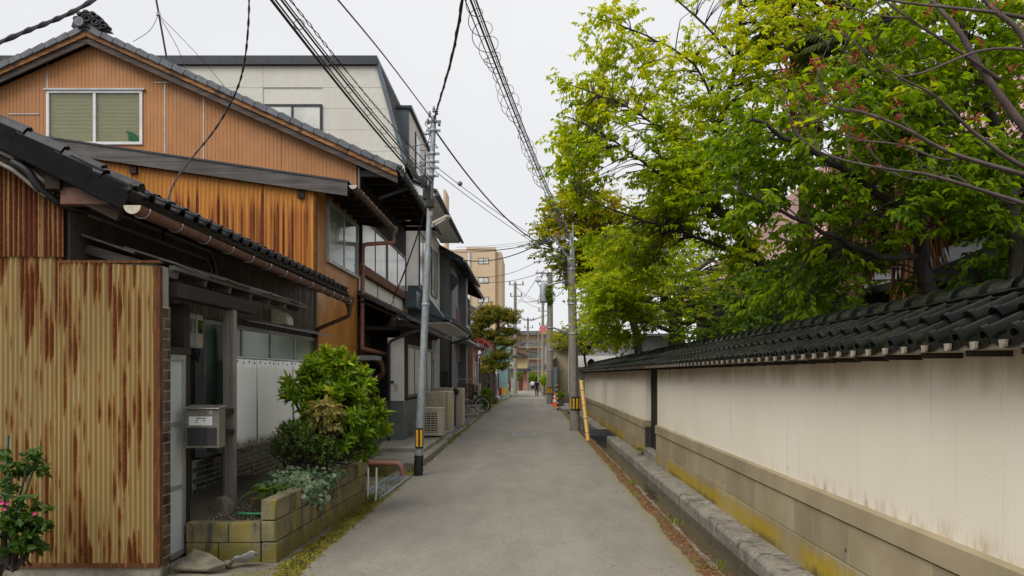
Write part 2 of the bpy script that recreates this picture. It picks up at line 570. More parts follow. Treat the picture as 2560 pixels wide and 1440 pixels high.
def plinth_stone():
    t = NT('wall_plinth')
    col = t.mix(t.ramp(t.noise(2.3, None, 6), .3, .7), (.34, .28, .175), (.27, .22, .132))
    k = t.ramp(t.n('ShaderNodeObjectInfo').outputs['Random'], 0, 1, .9, 1.1)
    col = t.mix(1., col, t.vec(k, k, k), 'MULTIPLY')
    z = t.xyz()[2]; y = t.xyz()[1]
    f = t.noise(5., t.scaled((1, 1, .5)), 6, .7)
    g = t.noise(1., t.scaled((12, 12, 1.2)), 5, .7)
    # yellow algae, strongest in patches along the foot
    pch = t.ramp(t.noise(.30, t.scaled((0, 1, 0)), 2), .37, .52)
    al = t.math('ADD', t.math('MULTIPLY', t.ramp(z, .08, .46, 1, 0), .75), t.math('MULTIPLY', t.math('SUBTRACT', g, .5), 1.1))
    al = t.math('MULTIPLY', t.ramp(al, .25, .62), pch)
    col = t.mix(t.math('MULTIPLY', al, .92), col, (.36, .245, .010))
    bk = t.math('ADD', t.math('MULTIPLY', t.ramp(z, .05, .26, 1, 0), .75), t.math('MULTIPLY', t.math('SUBTRACT', g, .5), 1.3))
    bk = t.math('MULTIPLY', t.ramp(bk, .42, .85), t.ramp(t.noise(.6, t.scaled((0, 1, 0)), 2), .38, .6))
    col = t.mix(t.math('MULTIPLY', bk, .8), col, (.045, .04, .032))
    wh = t.ramp(t.noise(1., t.scaled((16, 16, 1.5)), 4), .64, .72, 0, .35)
    col = t.mix(wh, col, (.42, .38, .30))
    return t.done(t.bsdf(col, .85, 0, .3, t.bump(t.math('ADD', f, t.noise(70, None, 4)), .25, .006)))

def gloss_tile(name, c1, c2, rough=.16, rnd=.2, moss=None, spec=.6):
    t = NT(name)
    n = t.noise(6, None, 5, .6)
    col = t.mix(t.ramp(n, .35, .7), c1, c2)
    k = t.ramp(t.n('ShaderNodeObjectInfo').outputs['Random'], 0, 1, 1-rnd, 1+rnd)
    col = t.mix(1., col, t.vec(k, k, k), 'MULTIPLY')
    rg = t.ramp(t.noise(9, None, 5, .65), .35, .7, rough, rough + .28)
    if moss:
        m = t.ramp(t.noise(3.2, None, 6, .7), moss[1], moss[2], 0, moss[3])
        col = t.mix(m, col, moss[0])
        rg = t.math('ADD', rg, t.math('MULTIPLY', m, .4))
    return t.done(t.bsdf(col, rg, 0, spec, t.bump(t.noise(40, None, 3), .06, .004)))

M = {}
M['asphalt'] = asphalt()
M['soil'] = mat('soil', (.09, .072, .045), (.055, .046, .03), 2.5, bump=.6, bs=25, rough=.95)
M['shoulder'] = mat('shoulder_concrete', (.22, .195, .145), (.14, .122, .085), 1.6, bump=.4, bs=45, rough=.9,
                    speck=[((.13, .125, .03), 1.8, .5, .66, .75), ((.07, .065, .05), 14, .58, .7, .6)])
M['moss'] = mat('moss', (.22, .20, .018), (.12, .10, .025), 6, bump=.9, bs=90, bdist=.02, rough=1, spec=.1, speck=((.19, .15, .09), 22, .55, .65, .8))
M['litter'] = mat('needle_litter', (.20, .085, .042), (.13, .10, .04), 7, bump=.9, bs=120, bdist=.02, rough=1, spec=.1,
                  speck=[((.16, .15, .02), 5, .55, .62, .9), ((.27, .24, .19), 30, .57, .66, .8)])
M['kerb'] = mat('kerb_concrete', (.27, .245, .20), (.17, .155, .12), 3.5, bump=.6, bs=50, rough=.9, rnd=.08,
                speck=[((.06, .055, .045), 6, .57, .66, .7), ((.42, .40, .36), 9, .62, .72, .6)])
M['slab'] = mat('slab_concrete', (.27, .25, .21), (.18, .165, .135), 2.5, bump=.5, bs=50, rough=.9, rnd=.1, speck=((.08, .075, .06), 7, .58, .7, .6))
M['block'] = mat('planter_block', (.20, .175, .095), (.11, .097, .055), 4, bump=.7, bs=70, rough=.95, rnd=.16,
                 streak=[((.27, .21, .022), .85, 5, 1.0, .44, .70), ((.05, .048, .04), .75, 12, 1.6, .55, .68)], moss=((.15, .125, .02), -.1, .35, .8, 5))
M['house_base'] = mat('base_concrete', (.28, .25, .20), (.19, .17, .13), 3, bump=.5, bs=60, rough=.9, moss=((.10, .08, .03), -.2, .15, .6, 6))
M['plaster'] = plaster_wall()
M['plinth'] = plinth_stone()
M['cream_rust'] = rust_sheet('cream_corrugated', .0415, (.345, .235, .088), (.26, .105, .016), (.085, .024, .004), 1.7, bias=.062, grad=(1.7, 2.75, .07, .15, .5, .05), bleach=(.36, .285, .14), nar=.40, n1a=1.25)
M['cream_rust_upper'] = rust_sheet('cream_corrugated_upper', .0415, (.37, .255, .10), (.24, .09, .014), (.07, .017, .004), .40, bias=.27, nar=.42)
M['orange_rust'] = rust_sheet('orange_corrugated', .054, (.54, .215, .032), (.36, .115, .012), (.085, .022, .006), .12, bias=-.23, grad=(5.25, 4.55, .34, 3.2, 3.9, .05), nar=.26, n1a=1.7, n2a=.45, soft=(.40, .60, .56, .68))
M['rust'] = mat('bare_rust', (.13, .045, .008), (.065, .021, .005), 6, st=(4, 4, 1), bump=.4, bs=80, rough=.85, streak=((.33, .12, .02), .8, 30, 1.0, .56, .7))
M['orange_sheet'] = mat('orange_sheet', (.50, .215, .035), (.40, .165, .03), 1.5, st=(1, 1, .4), rough=.5, bump=.1, bs=30, streak=[((.17, .075, .025), .7, 7, .5, .55, .75), ((.30, .15, .06), .5, 20, .3, .5, .7)])
M['gable_sheet'] = mat('gable_siding', (.415, .185, .066), (.385, .170, .060), .5, st=(1, 1, .6), rough=.6, bump=.08, bs=40, rnd=.05, fine=.06)
M['brown_board'] = mat('brown_siding', (.085, .066, .050), (.062, .048, .038), 1.5, st=(3, 3, .6), rough=.55, bump=.15, bs=50, rnd=.12, streak=((.10, .08, .055), .5, 14, .5, .55, .75))
M['dark_wood_y'] = wood('dark_wood_y', (.045, .030, .022), (.022, .015, .012), 'y')
M['dark_wood_x'] = wood('dark_wood_x', (.045, .030, .022), (.022, .015, .012), 'x')
M['dark_wood_z'] = wood('dark_wood_z', (.040, .028, .020), (.018, .013, .010), 'z')
M['grey_wood_z'] = wood('grey_wood_z', (.30, .28, .25), (.15, .135, .12), 'z', 60)
M['grey_wood_x'] = wood('grey_wood_x', (.17, .155, .145), (.075, .066, .062), 'x', 45)
M['grey_wood_y'] = wood('grey_wood_y', (.15, .135, .115), (.06, .052, .045), 'y', 45)
M['barge_hi'] = wood('barge_orange', (.42, .20, .075), (.20, .085, .03), 'x', 26, wet=(.085, .05, .035), rnd=.1)
M['barge_lo'] = wood('barge_grey', (.13, .10, .085), (.055, .042, .036), 'x', 30, rnd=.12)
M['plank_brown'] = wood('plank_brown', (.19, .085, .038), (.10, .045, .022), 'z', 60, rnd=.18)
M['black_tile'] = gloss_tile('black_tile', (.003, .003, .004), (.006, .006, .007), .10, spec=.14)
M['wall_tile_roof'] = gloss_tile('wall_roof_tile', (.004, .005, .004), (.008, .009, .007), .08, .5, moss=((.013, .017, .005), .48, .66, .8), spec=.12)
M['grey_tile'] = mat('grey_tile', (.135, .145, .16), (.095, .10, .112), 4, rough=.5, bump=.12, rnd=.14, speck=((.06, .06, .055), 9, .6, .7, .5))
M['dark_tile'] = gloss_tile('dark_tile', (.03, .031, .034), (.05, .051, .053), .25, spec=.35)
M['mud'] = mat('tile_mud', (.36, .32, .26), (.24, .20, .15), 8, bump=.5, rough=.95)
M['gutter'] = mat('gutter_brown', (.155, .068, .043), (.11, .048, .032), 3, rough=.5, bump=.05, streak=((.24, .15, .11), .5, 10, 2, .55, .7))
M['pipe_pink'] = mat('downpipe_faded', (.36, .165, .115), (.28, .12, .085), 2.5, rough=.55, bump=.05, streak=((.42, .27, .22), .6, 16, .6, .52, .7))
M['pipe_grey'] = mat('conduit', (.20, .18, .155), (.15, .135, .12), 5, rough=.5, bump=.05)
M['white_pvc'] = mat('white_frame', (.68, .69, .70), (.58, .59, .60), 3, rough=.4, bump=.03, fine=.05)
M['alu'] = mat('aluminium', (.42, .43, .43), (.34, .35, .35), 4, rough=.42, metal=.55, bump=.03, fine=.06)
M['alu_brown'] = mat('bronze_frame', (.095, .065, .048), (.07, .05, .04), 4, rough=.45, bump=.03)
M['black_frame'] = plain('black_frame', (.016, .018, .022), .4)
M['glass_green'] = pane_mat('glass_green', (.10, .17, .135), (.17, .25, .20), .12)
M['glass_grey'] = pane_mat('glass_grey', (.13, .17, .165), (.20, .24, .225), .10)
M['glass_dark'] = pane_mat('glass_dark', (.02, .024, .026), (.045, .052, .055), .06)
M['glass_curtain'] = pane_mat('glass_curtain', (.50, .51, .47), (.66, .66, .61), .15, .6, 1.6)
M['glass_frost'] = pane_mat('glass_frost', (.40, .42, .42), (.50, .52, .52), .35, .5)
M['glass_clear'] = clear_glass('glass_clear', (.93, .95, .88), .6)
M['blind'] = mat('blind_slat', (.64, .57, .34), (.60, .53, .31), 2, rough=.5, bump=.02, fine=.04)
M['black'] = plain('black_rubber', (.012, .012, .014), .55)
M['cable'] = plain('cable_black', (.012, .011, .016), .5)
M['cable_blue'] = plain('cable_blue', (.02, .07, .12), .5)
M['wire_grey'] = plain('wire_grey', (.16, .165, .175), .5)
M['galv'] = mat('galvanised', (.33, .355, .375), (.27, .29, .31), 3, st=(1, 1, .4), rough=.5, metal=.35, bump=.04, streak=((.22, .21, .20), .4, 14, .5, .55, .75))
M['pole_conc'] = mat('pole_concrete', (.25, .225, .19), (.19, .17, .145), 2, st=(1, 1, .3), rough=.85, bump=.2, streak=((.12, .105, .09), .5, 14, .35, .52, .72))
M['yellow'] = mat('reflector_yellow', (.72, .40, .02), (.66, .36, .02), 6, rough=.4, bump=.02)
M['bamboo'] = mat('bamboo_yellow', (.66, .42, .12), (.58, .36, .10), 5, st=(1, 1, .3), rough=.45, bump=.05)
M['white_paint'] = mat('white_paint', (.78, .775, .75), (.70, .695, .67), 1.5, rough=.6, bump=.06, fine=.06, streak=((.40, .37, .32), .3, 8, .4, .55, .8))
M['white_siding'] = mat('white_siding', (.76, .75, .70), (.70, .69, .64), 1.2, rough=.6, bump=.05, fine=.05, rnd=.04, streak=((.46, .44, .39), .35, 6, .3, .52, .8))
M['cream_siding'] = mat('cream_siding', (.60, .58, .515), (.56, .54, .48), .8, rough=.6, bump=.04, fine=.04, rnd=.025, streak=((.45, .43, .375), .3, 5, .25, .55, .8))
M['slate_blue'] = mat('slate_blue_trim', (.10, .135, .16), (.085, .115, .14), 3, rough=.45, bump=.03)
M['dark_trim'] = mat('dark_trim', (.035, .04, .048), (.028, .032, .038), 3, rough=.45, bump=.03)
M['grey_house'] = mat('grey_render', (.155, .168, .178), (.13, .142, .15), 1.5, rough=.7, bump=.15, bs=90, fine=.08)
M['seam_roof'] = mat('seam_roof', (.14, .13, .125), (.10, .094, .09), 2, rough=.5, bump=.05)
M['beige_wall'] = mat('beige_gate_wall', (.52, .46, .36), (.46, .40, .31), 2, rough=.85, bump=.2, bs=90, streak=((.33, .28, .20), .5, 9, .6, .52, .75))
M['speckle'] = mat('green_terrazzo', (.13, .155, .14), (.10, .125, .112), 3, rough=.7, bump=.3, bs=70, speck=[((.25, .27, .25), 45, .55, .62, .8), ((.05, .06, .055), 60, .6, .66, .8)])
M['apt'] = mat('apartment_beige', (.57, .43, .285), (.54, .405, .265), .15, rough=.8, bump=.05, fine=.04, streak=((.47, .35, .235), .4, .6, .05, .5, .75))
M['teal'] = mat('teal_siding', (.27, .46, .42), (.23, .40, .37), .7, rough=.6, bump=.04)
M['yellow_wall'] = mat('yellow_render', (.56, .43, .20), (.50, .38, .18), .6, rough=.8, bump=.05)
M['tan_wall'] = mat('tan_render', (.37, .31, .19), (.32, .265, .165), .7, rough=.8, bump=.06)
M['pale_wall'] = mat('pale_render', (.56, .57, .58), (.49, .50, .52), .6, rough=.75, bump=.05, streak=((.40, .40, .40), .4, 3, .3, .5, .75))
M['peach_wall'] = mat('peach_tile', (.70, .52, .38), (.64, .47, .34), .5, rough=.7, bump=.05)
M['pink_wall'] = mat('pink_render', (.44, .22, .16), (.37, .18, .135), 1.2, rough=.75, bump=.1)
M['aged_conc'] = mat('aged_concrete', (.33, .33, .32), (.22, .225, .22), 1.6, rough=.9, bump=.3, streak=((.07, .07, .068), .8, 6, .8, .5, .66))
M['dark_block'] = mat('dark_block', (.075, .062, .05), (.045, .038, .032), 5, rough=.9, bump=.5, rnd=.2)
M['lattice'] = wood('lattice_wood', (.15, .095, .065), (.09, .055, .04), 'z', 40)
M['louver'] = mat('louver_red', (.22, .095, .065), (.17, .075, .05), 3, rough=.6)
M['tile_brown'] = gloss_tile('pillar_tile', (.055, .038, .028), (.09, .065, .045), .22, .55)
M['tile_green'] = gloss_tile('plinth_tile_green', (.045, .050, .034), (.075, .078, .052), .22, .5)
M['grout'] = mat('grout', (.42, .38, .30), (.30, .27, .21), 9, rough=.95, bump=.3)
M['cloth'] = mat('white_cloth', (.88, .88, .87), (.84, .84, .83), 1.5, st=(5, 5, .4), rough=.75, bump=.02, bs=20, fine=.03, spec=.2)
M['reed'] = mat('reed_blind', (.26, .245, .22), (.12, .11, .10), 1, st=(2, 2, 160), rough=.9, bump=.5, bs=1.2)
M['meter'] = mat('meter_case', (.33, .34, .31), (.27, .28, .26), 3, rough=.4, bump=.03)
M['cream_plastic'] = mat('cream_plastic', (.52, .47, .37), (.46, .41, .32), 3, rough=.45, bump=.03)
M['steel'] = mat('steel', (.30, .29, .26), (.23, .22, .195), 5, st=(1, 1, .4), rough=.38, metal=.6, bump=.04)
M['paper'] = plain('paper_label', (.66, .66, .64), .6)
M['print_grey'] = plain('print_grey', (.12, .15, .17), .6)
M['stone'] = mat('field_stone', (.19, .165, .115), (.10, .088, .065), 7, rough=.95, bump=.8, bs=40, rnd=.2)
M['gravel'] = mat('gravel', (.40, .34, .25), (.24, .20, .145), 20, rough=.95, bump=.4, rnd=.2)
M['bark'] = mat('bark_dark', (.050, .042, .034), (.026, .021, .018), 6, st=(1, 1, .4), rough=.95, bump=.9, bs=26, bdist=.03, speck=((.085, .085, .05), 4, .58, .7, .5))
M['bark_moss'] = mat('bark_moss', (.10, .092, .065), (.05, .045, .033), 3, st=(1, 1, .5), rough=.95, bump=.9, bs=26, bdist=.03, speck=((.16, .14, .03), 2, .5, .66, .8))
M['bark_red'] = mat('bark_twig', (.13, .095, .085), (.08, .058, .052), 6, rough=.8, bump=.3, bs=60)
M['pine_bark'] = mat('pine_bark', (.17, .095, .062), (.09, .05, .036), 5, rough=.95, bump=.9, bs=20)
M['palm_dead'] = mat('palm_dead', (.17, .10, .045), (.09, .055, .028), 5, st=(2, 2, .5), rough=.95, bump=.4)
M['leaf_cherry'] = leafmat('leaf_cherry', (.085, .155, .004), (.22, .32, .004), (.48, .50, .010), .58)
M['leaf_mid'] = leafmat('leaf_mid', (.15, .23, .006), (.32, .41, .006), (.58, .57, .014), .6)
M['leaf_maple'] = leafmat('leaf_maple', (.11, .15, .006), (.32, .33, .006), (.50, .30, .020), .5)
M['leaf_deep'] = leafmat('leaf_deep', (.035, .075, .008), (.08, .15, .008), (.18, .26, .010), .35)
M['leaf_aucuba'] = leafmat('leaf_aucuba', (.045, .11, .010), (.14, .26, .012), (.38, .42, .02), .25, .28, spot=((.55, .47, .08), 60, .61, .65))
M['leaf_azalea'] = leafmat('leaf_azalea', (.025, .055, .012), (.06, .11, .016), (.14, .20, .025), .2)
M['leaf_ivy'] = leafmat('leaf_ivy', (.06, .12, .05), (.16, .23, .12), (.42, .46, .32), .2)
M['leaf_fern'] = leafmat('leaf_fern', (.07, .14, .012), (.15, .23, .015), (.26, .30, .02), .3)
M['leaf_pine'] = leafmat('leaf_pine', (.05, .085, .014), (.16, .18, .02), (.46, .31, .05), .25, .6)
M['leaf_red'] = leafmat('leaf_red', (.20, .03, .03), (.32, .05, .05), (.42, .10, .09), .3)
M['leaf_rose'] = leafmat('leaf_rose', (.015, .045, .006), (.035, .085, .008), (.08, .14, .012), .3)
M['leaf_bud'] = leafmat('leaf_bud', (.22, .045, .035), (.34, .07, .06), (.40, .14, .07), .3)
M['leaf_palm'] = leafmat('leaf_palm', (.045, .075, .025), (.10, .13, .05), (.20, .19, .09), .2)
M['stake_green'] = plain('stake_green', (.006, .035, .018), .5)
M['needle_dead'] = leafmat('needle_dead', (.12, .05, .022), (.25, .10, .05), (.34, .20, .09), .1)
M['petal'] = plain('petal_pink', (.62, .05, .22), .6)
M['roof_pink'] = mat('temple_roof_tile', (.43, .27, .245), (.33, .20, .18), 3, rough=.6, bump=.1, fine=.25)
M['red_sign'] = plain('sign_red', (.60, .012, .025), .4)
M['sign_white'] = plain('sign_white', (.80, .80, .80), .5)
M['cone'] = plain('cone_orange', (.80, .12, .03), .5)
M['skin'] = plain('skin', (.50, .31, .22), .6)
M['hair'] = plain('hair', (.012, .010, .010), .5)
M['black_cloth'] = mat('black_cloth', (.016, .016, .02), (.011, .011, .014), 8, rough=.9, bump=.2)
M['white_shirt'] = plain('white_shirt', (.62, .62, .64), .8)
M['plastic_bag'] = plain('plastic_bag', (.62, .64, .68), .35)
M['hose'] = plain('hose_green', (.02, .18, .07), .4)
M['red_plastic'] = plain('red_plastic', (.42, .05, .04), .5)
def water_mat():
    t = NT('canal_water')
    col = t.mix(t.ramp(t.noise(1.5, t.scaled((2, .4, 1)), 4), .3, .7), (.055, .045, .020), (.035, .029, .014))
    h = t.noise(5, t.scaled((2.5, .8, 1)), 4, .6, .6)
    return t.done(t.bsdf(col, .06, 0, .5, t.bump(h, .25, .02), IOR=1.33))
M['water'] = water_mat()
rng = random.Random(7)
# ------------------------------------------------------------------ ground and road
def gz(Y):
    """level of the street: flat, then a long gentle dip"""
    if Y < 34: return 0.0
    if Y > 92: return -0.66
    t = (Y - 34) / 58.0
    return -0.66 * (t * t * (3 - 2 * t))
YS = [-12, -6, 0, 3, 5, 7, 9, 11, 13, 15, 17, 19, 21, 23, 25, 27, 29, 31, 33, 34.5, 35.2, 36, 38, 41, 44, 48, 52, 56, 60, 65, 70, 75, 80, 86, 92, 100, 115, 135, 160]
XL, XR = -2.02, 1.49       # edges of the carriageway

g = MB(); g.box(-700, 700, -300, 1400, -3, -0.95)
kind(g.build('ground', M['soil']), 'structure')

def strip(fn_x0, fn_x1, dz0, dz1, ys=YS, nx=1, jit=0):
    mb = MB()
    vs, fs = [], []
    for Y in ys:
        for i in range(nx + 1):
            t = i / nx
            vs.append((fn_x0(Y) * (1-t) + fn_x1(Y) * t + (rng.uniform(-jit, jit) if 0 < i < nx else 0), Y,
                       gz(Y) + dz0 * (1-t) + dz1 * t + (rng.uniform(-jit, jit) * .3 if jit else 0)))
    m = nx + 1
    for j in range(len(ys) - 1):
        for i in range(nx):
            fs.append((j*m+i, j*m+i+1, (j+1)*m+i+1, (j+1)*m+i))
    return mb.add(vs, fs)
def fine(ys, step):
    out = []
    y = ys[0]
    while y < ys[1]:
        out.append(y); y += step * max(1, y / 12)
    out.append(ys[1])
    return out
from mathutils import noise as mnoise
def edge_l(Y): return XL + .05 * mnoise.noise(Vector((0, Y*1.1, 0))) + .04 * mnoise.noise(Vector((3, Y*4.1, 0))) + .025 * mnoise.noise(Vector((3, Y*11, 4)))
def edge_r(Y): return XR + .05 * mnoise.noise(Vector((7, Y*.9, 0))) + .035 * mnoise.noise(Vector((9, Y*4.7, 0))) + .02 * mnoise.noise(Vector((9, Y*12, 5)))

road = MB()
vs, fs = [], []
ysr = fine((-12, 2.5), .5)[:-1] + fine((2.5, 160), .06)
NXR = 8
for Y in ysr:
    for i in range(NXR + 1):
        t = i / NXR
        x = edge_l(Y) * (1-t) + edge_r(Y) * t
        # the hump of an old trench patch, and a camber
        z = gz(Y) + .03 * (1 - (2*t - 1)**2)
        if 34.6 < Y < 36.2: z += .02 * math.sin((Y - 34.6) / 1.6 * PI)
        vs.append((x, Y, z))
m = NXR + 1
for j in range(len(ysr) - 1):
    for i in range(NXR):
        fs.append((j*m+i, j*m+i+1, (j+1)*m+i+1, (j+1)*m+i))
road.add(vs, fs)
kind(road.build('road', M['asphalt'], smooth=True, fix=False), 'structure')

# left shoulder: concrete apron up to the houses
sh = strip(lambda Y: -7.5, lambda Y: edge_l(Y) + .04, -.02, -.012, YS, 1)
kind(sh.build('pavement', M['shoulder'], fix=False), 'structure')
# moss along the left edge of the asphalt
mo = MB()
vs, fs = [], []
ysm = fine((0, 90), .05)
for Y in ysm:
    w = .07 + .09 * (math.sin(Y*2.1) * .5 + .5) * rng.random() + .04
    x = edge_l(Y)
    for (dx, dz) in ((-w - .03 - .06*rng.random(), -.008), (-w*.6, .008 + rng.random()*.014), (-w*.1, .006 + rng.random()*.010), (.03 + .03*rng.random(), .002)):
        vs.append((x + dx, Y, gz(Y) + dz))
for j in range(len(ysm) - 1):
    for i in range(3):
        fs.append((j*4+i, j*4+i+1, (j+1)*4+i+1, (j+1)*4+i))
mo.add(vs, fs)
o = mo.build('moss_verge', M['moss'], smooth=True, fix=False)
kind(tag(o, 'yellow green moss growing along the left edge of the asphalt', 'moss'), 'stuff')
# right verge: needle litter and moss on the stone edge of the canal
lt = MB()
vs, fs = [], []
for Y in ysm:
    x = edge_r(Y)
    w = 1.63 - x
    for (dx, dz) in ((-.03 - .02*rng.random(), .001), (.03, .012 + rng.random()*.012), (w*.55, .014 + rng.random()*.016), (w + rng.uniform(-.03, .0), .004)):
        vs.append((x + dx, Y, gz(Y) + dz))
for j in range(len(ysm) - 1):
    for i in range(3):
        fs.append((j*4+i, j*4+i+1, (j+1)*4+i+1, (j+1)*4+i))
lt.add(vs, fs)
o = lt.build('needle_litter', M['litter'], smooth=True, fix=False)
kind(tag(o, 'reddish brown needle litter along the canal edge of the road', 'litter'), 'stuff')

# ------------------------------------------------------------------ canal: near bank stones, bed, water, far kerb
WATER = -0.10
cb = MB()
ysc = [y for y in YS if y <= 92]
cb = strip(lambda Y: 1.62, lambda Y: 2.2, -.45, -.45, ysc)
kind(cb.build('canal_bed', M['soil'], fix=False), 'structure')
bank = thing('canal_bank', 'row of worn edging stones between road and canal', 'kerb', (1.6, 10, -.4))
del bank['category'], bank['label']; kind(bank, 'structure')
yb = -1.0
while yb < 90:
    ln = rng.uniform(.45, .8) * max(1, yb / 25)
    if not (22.6 < yb < 24.6 and False):
        b = MB(); b.box(1.55, 1.65 + rng.uniform(-.015, .015), yb, yb + ln - .012, gz(yb) - .45, gz(yb) + .006 + rng.uniform(-.006, .008))
        b.build('edging_stone', M['kerb'], bank, bevel=.012)
    yb += ln
w = strip(lambda Y: 1.60, lambda Y: 2.12, WATER, WATER, ysc)
kind(w.build('canal_water', M['water'], fix=False), 'structure')
kerb = thing('canal_kerb', 'kerb', 'kerb', (2.2, 10, -.4))
del kerb['category'], kerb['label']; kind(kerb, 'structure')
yb = -2.98
while yb < 48:
    ln = 1.98
    hz = .055 + rng.uniform(-.006, .006)
    b = MB()
    b.prism([(2.05 + rng.uniform(-.006, .006), gz(yb) - .5), (2.05, gz(yb) + hz - .035), (2.075, gz(yb) + hz), (2.36, gz(yb) + hz), (2.36, gz(yb) - .5)], 'y', yb, yb + ln - .01)
    b.build('kerb_block', M['kerb'], kerb, bevel=.01)
    yb += ln
# metal tread bridge and concrete bridge slabs over the canal
t = thing('canal_grating', 'dark metal grating laid across the canal beside the nearest pole', 'grating', (1.8, 22, .0))
fr = MB()
for x in (1.50, 2.30): fr.box(x - .02, x + .02, 21.3, 23.9, .0, .075)
for y in (21.3, 23.9): fr.box(1.5, 2.3, y - .02, y + .02, -.09, .073)
fr.build('frame', M['dark_trim'], t)
for i in range(20):
    y = 21.42 + i * .126
    b = MB(); b.box(1.53, 2.27, y - .022, y + .022, .03, .068)
    b.build('bar', M['dark_trim'], t)
def slab(label, x0, x1, y0, y1, z, th=.14):
    b = MB(); b.box(x0, x1, y0, y1, z - th, z)
    o = b.build('bridge_slab', M['slab'], bevel=.015)
    return tag(o, label, 'slab')
slab('thin concrete slab bridging the canal by the orange cone', 1.50, 2.45, 37.0, 41.5, .12 + gz(39), .16)
slab('far pale slab across the canal near the round hedge', 1.5, 2.6, 66, 72, .10 + gz(69), .2)
slab('concrete slab under the parked bicycle', -2.9, -2.05, 31.3, 33.6, .13, .15)
slab('small concrete step slab in front of the beige gate post', -2.55, -2.05, 19.2, 21.3, .12, .16)

# ------------------------------------------------------------------ the tiled clay wall on the right
WX = 2.335
WEND = 34.4
WGAP = (14.8, 16.3)
wall = thing('temple_wall', 'long plastered boundary wall with black tiled coping along the canal', 'wall', (2.4, 15, 0))
def stone_run(y0, y1):
    """plinth courses: footing, body blocks with two courses, cap band"""
    y = y0
    while y < y1 - .05:
        ln = min(1.22, y1 - y)
        if y1 - y - ln < .3: ln = y1 - y
        b = MB(); b.box(WX, WX + .30, y + .003, y + ln - .003, -.3, .300)
        b.build('foot_block', M['plinth'], wall, bevel=.004)
        y += ln
    y = y0
    first = True
    while y < y1 - .05:
        ln = min(1.22, y1 - y) if not first else min(.75, y1 - y)
        first = False
        if y1 - y - ln < .3: ln = y1 - y
        b = MB(); b.box(WX + .004, WX + .30, y + .003, y + ln - .003, .306, .600)
        b.build('plinth_block', M['plinth'], wall, bevel=.004)
        y += ln
    b = MB(); b.box(WX + .022, WX + .29, y0, y1, -.2, .64)
    b.build('joint_bed', M['dark_block'], wall)
    y = y0
    while y < y1 - .05:
        ln = min(2.4, y1 - y)
        b = MB(); b.prism([(WX - .012, .615), (WX - .012, .757), (WX + .035, .772), (WX + .3, .772), (WX + .3, .615)], 'y', y + .001, y + ln - .001)
        b.build('cap_stone', M['plinth'], wall)
        y += ln
stone_run(-1.0, WGAP[0])
stone_run(WGAP[1], WEND)
for (y0, y1) in ((-1.0, 4.7), (4.703, 8.1), (8.103, 11.5), (11.503, WGAP[0]), (WGAP[1], 22.4), (22.403, 28.6), (28.603, WEND)):
    b = MB(); b.box(WX + .032, WX + .27, y0, y1, .766, 1.83)
    b.build('plaster_panel', M['plaster'], wall)
for y in (5.9, 9.6):   # weep holes in the plinth
    b = MB(); b.lathe((WX + .0015, y, .40), [(.012, -.001), (.014, 0)], 8, 'x'); b.build('weep_hole', M['black'], wall)
# gateway: recessed dark door, sill, jamb
b = MB(); b.box(WX + .14, WX + .19, WGAP[0] + .002, WGAP[1] - .002, .22, 1.85); b.build('gate_door', M['dark_wood_z'], wall)
b = MB(); b.box(WX + .02, WX + .13, WGAP[0] + .002, WGAP[0] + .14, .16, 1.84); b.build('gate_post', M['dark_wood_z'], wall)
b = MB(); b.box(WX - .02, WX + .3, WGAP[0] + .01, WGAP[1] - .01, -.2, .22); b.build('gate_sill', M['slab'], wall, bevel=.02)
b = MB(); b.box(WX + .02, WX + .26, -1.0, WEND, 1.832, 1.90); b.build('wall_plate', M['dark_wood_y'], wall)
b = MB()
y = -.6
while y < WEND:
    b.box(2.16, 2.40, y, y + .05, 1.79, 1.835); y += .45
kind(b.build('eave_batten', M['dark_wood_x'], wall), 'stuff')
# roof: geometry of the tiles, slope facing the street
EX, EZ = 2.10, 1.865      # eave
TX, TZ = 2.50, 2.055      # top of the tiled slope
SL = math.atan2(TZ - EZ, TX - EX)
def pan_mesh(L=.30, W=.27, n=6):
    mb = MB()
    vs = []
    for k, (s0, zz) in enumerate(((0, 0), (L, 0))):
        for i in range(n + 1):
            u = -1 + 2*i/n
            vs.append((s0, u*W*.5, .035*u*u - .012)); 
        for i in range(n + 1):
            u = -1 + 2*i/n
            vs.append((s0, u*W*.5, .035*u*u - .012 - (.040 if k == 0 else .014)))
    m = n + 1
    fs = []
    for i in range(n):
        fs += [(i, i+1, 2*m+i+1, 2*m+i), (m+i+1, m+i, 3*m+i, 3*m+i+1), (i+1, i, m+i, m+i+1), (2*m+i, 2*m+i+1, 3*m+i+1, 3*m+i)]
    mb.add(vs, fs)
    return mb
def cover_mesh(L=.26, r0=.078, r1=.066, n=8, hollow=True):
    mb = MB()
    vs, fs = [], []
    prof = [(-.012, r0 + .010), (.02, r0 + .010), (.022, r0), (L, r1)]
    m = n + 1
    for (s0, r) in prof:
        for i in range(m):
            a = -.18 + (PI + .36) * i / n
            vs.append((s0, r*math.cos(a), r*math.sin(a)))
    for (s0, r) in ((-.012, r0 - .012), (.10, r0 - .014)):
        for i in range(m):
            a = -.18 + (PI + .36) * i / n
            vs.append((s0, r*math.cos(a), r*math.sin(a)))
    for j in range(3):
        for i in range(n): fs.append((j*m+i, j*m+i+1, (j+1)*m+i+1, (j+1)*m+i))
    for i in range(n):
        fs.append((i+1, i, 4*m+i, 4*m+i+1))
        fs.append((4*m+i, 4*m+i+1, 5*m+i+1, 5*m+i))
    fs.append(tuple(5*m+i for i in range(m)))
    fs.append((0, 4*m, 4*m+n, n))
    mb.add(vs, fs)
    return mb
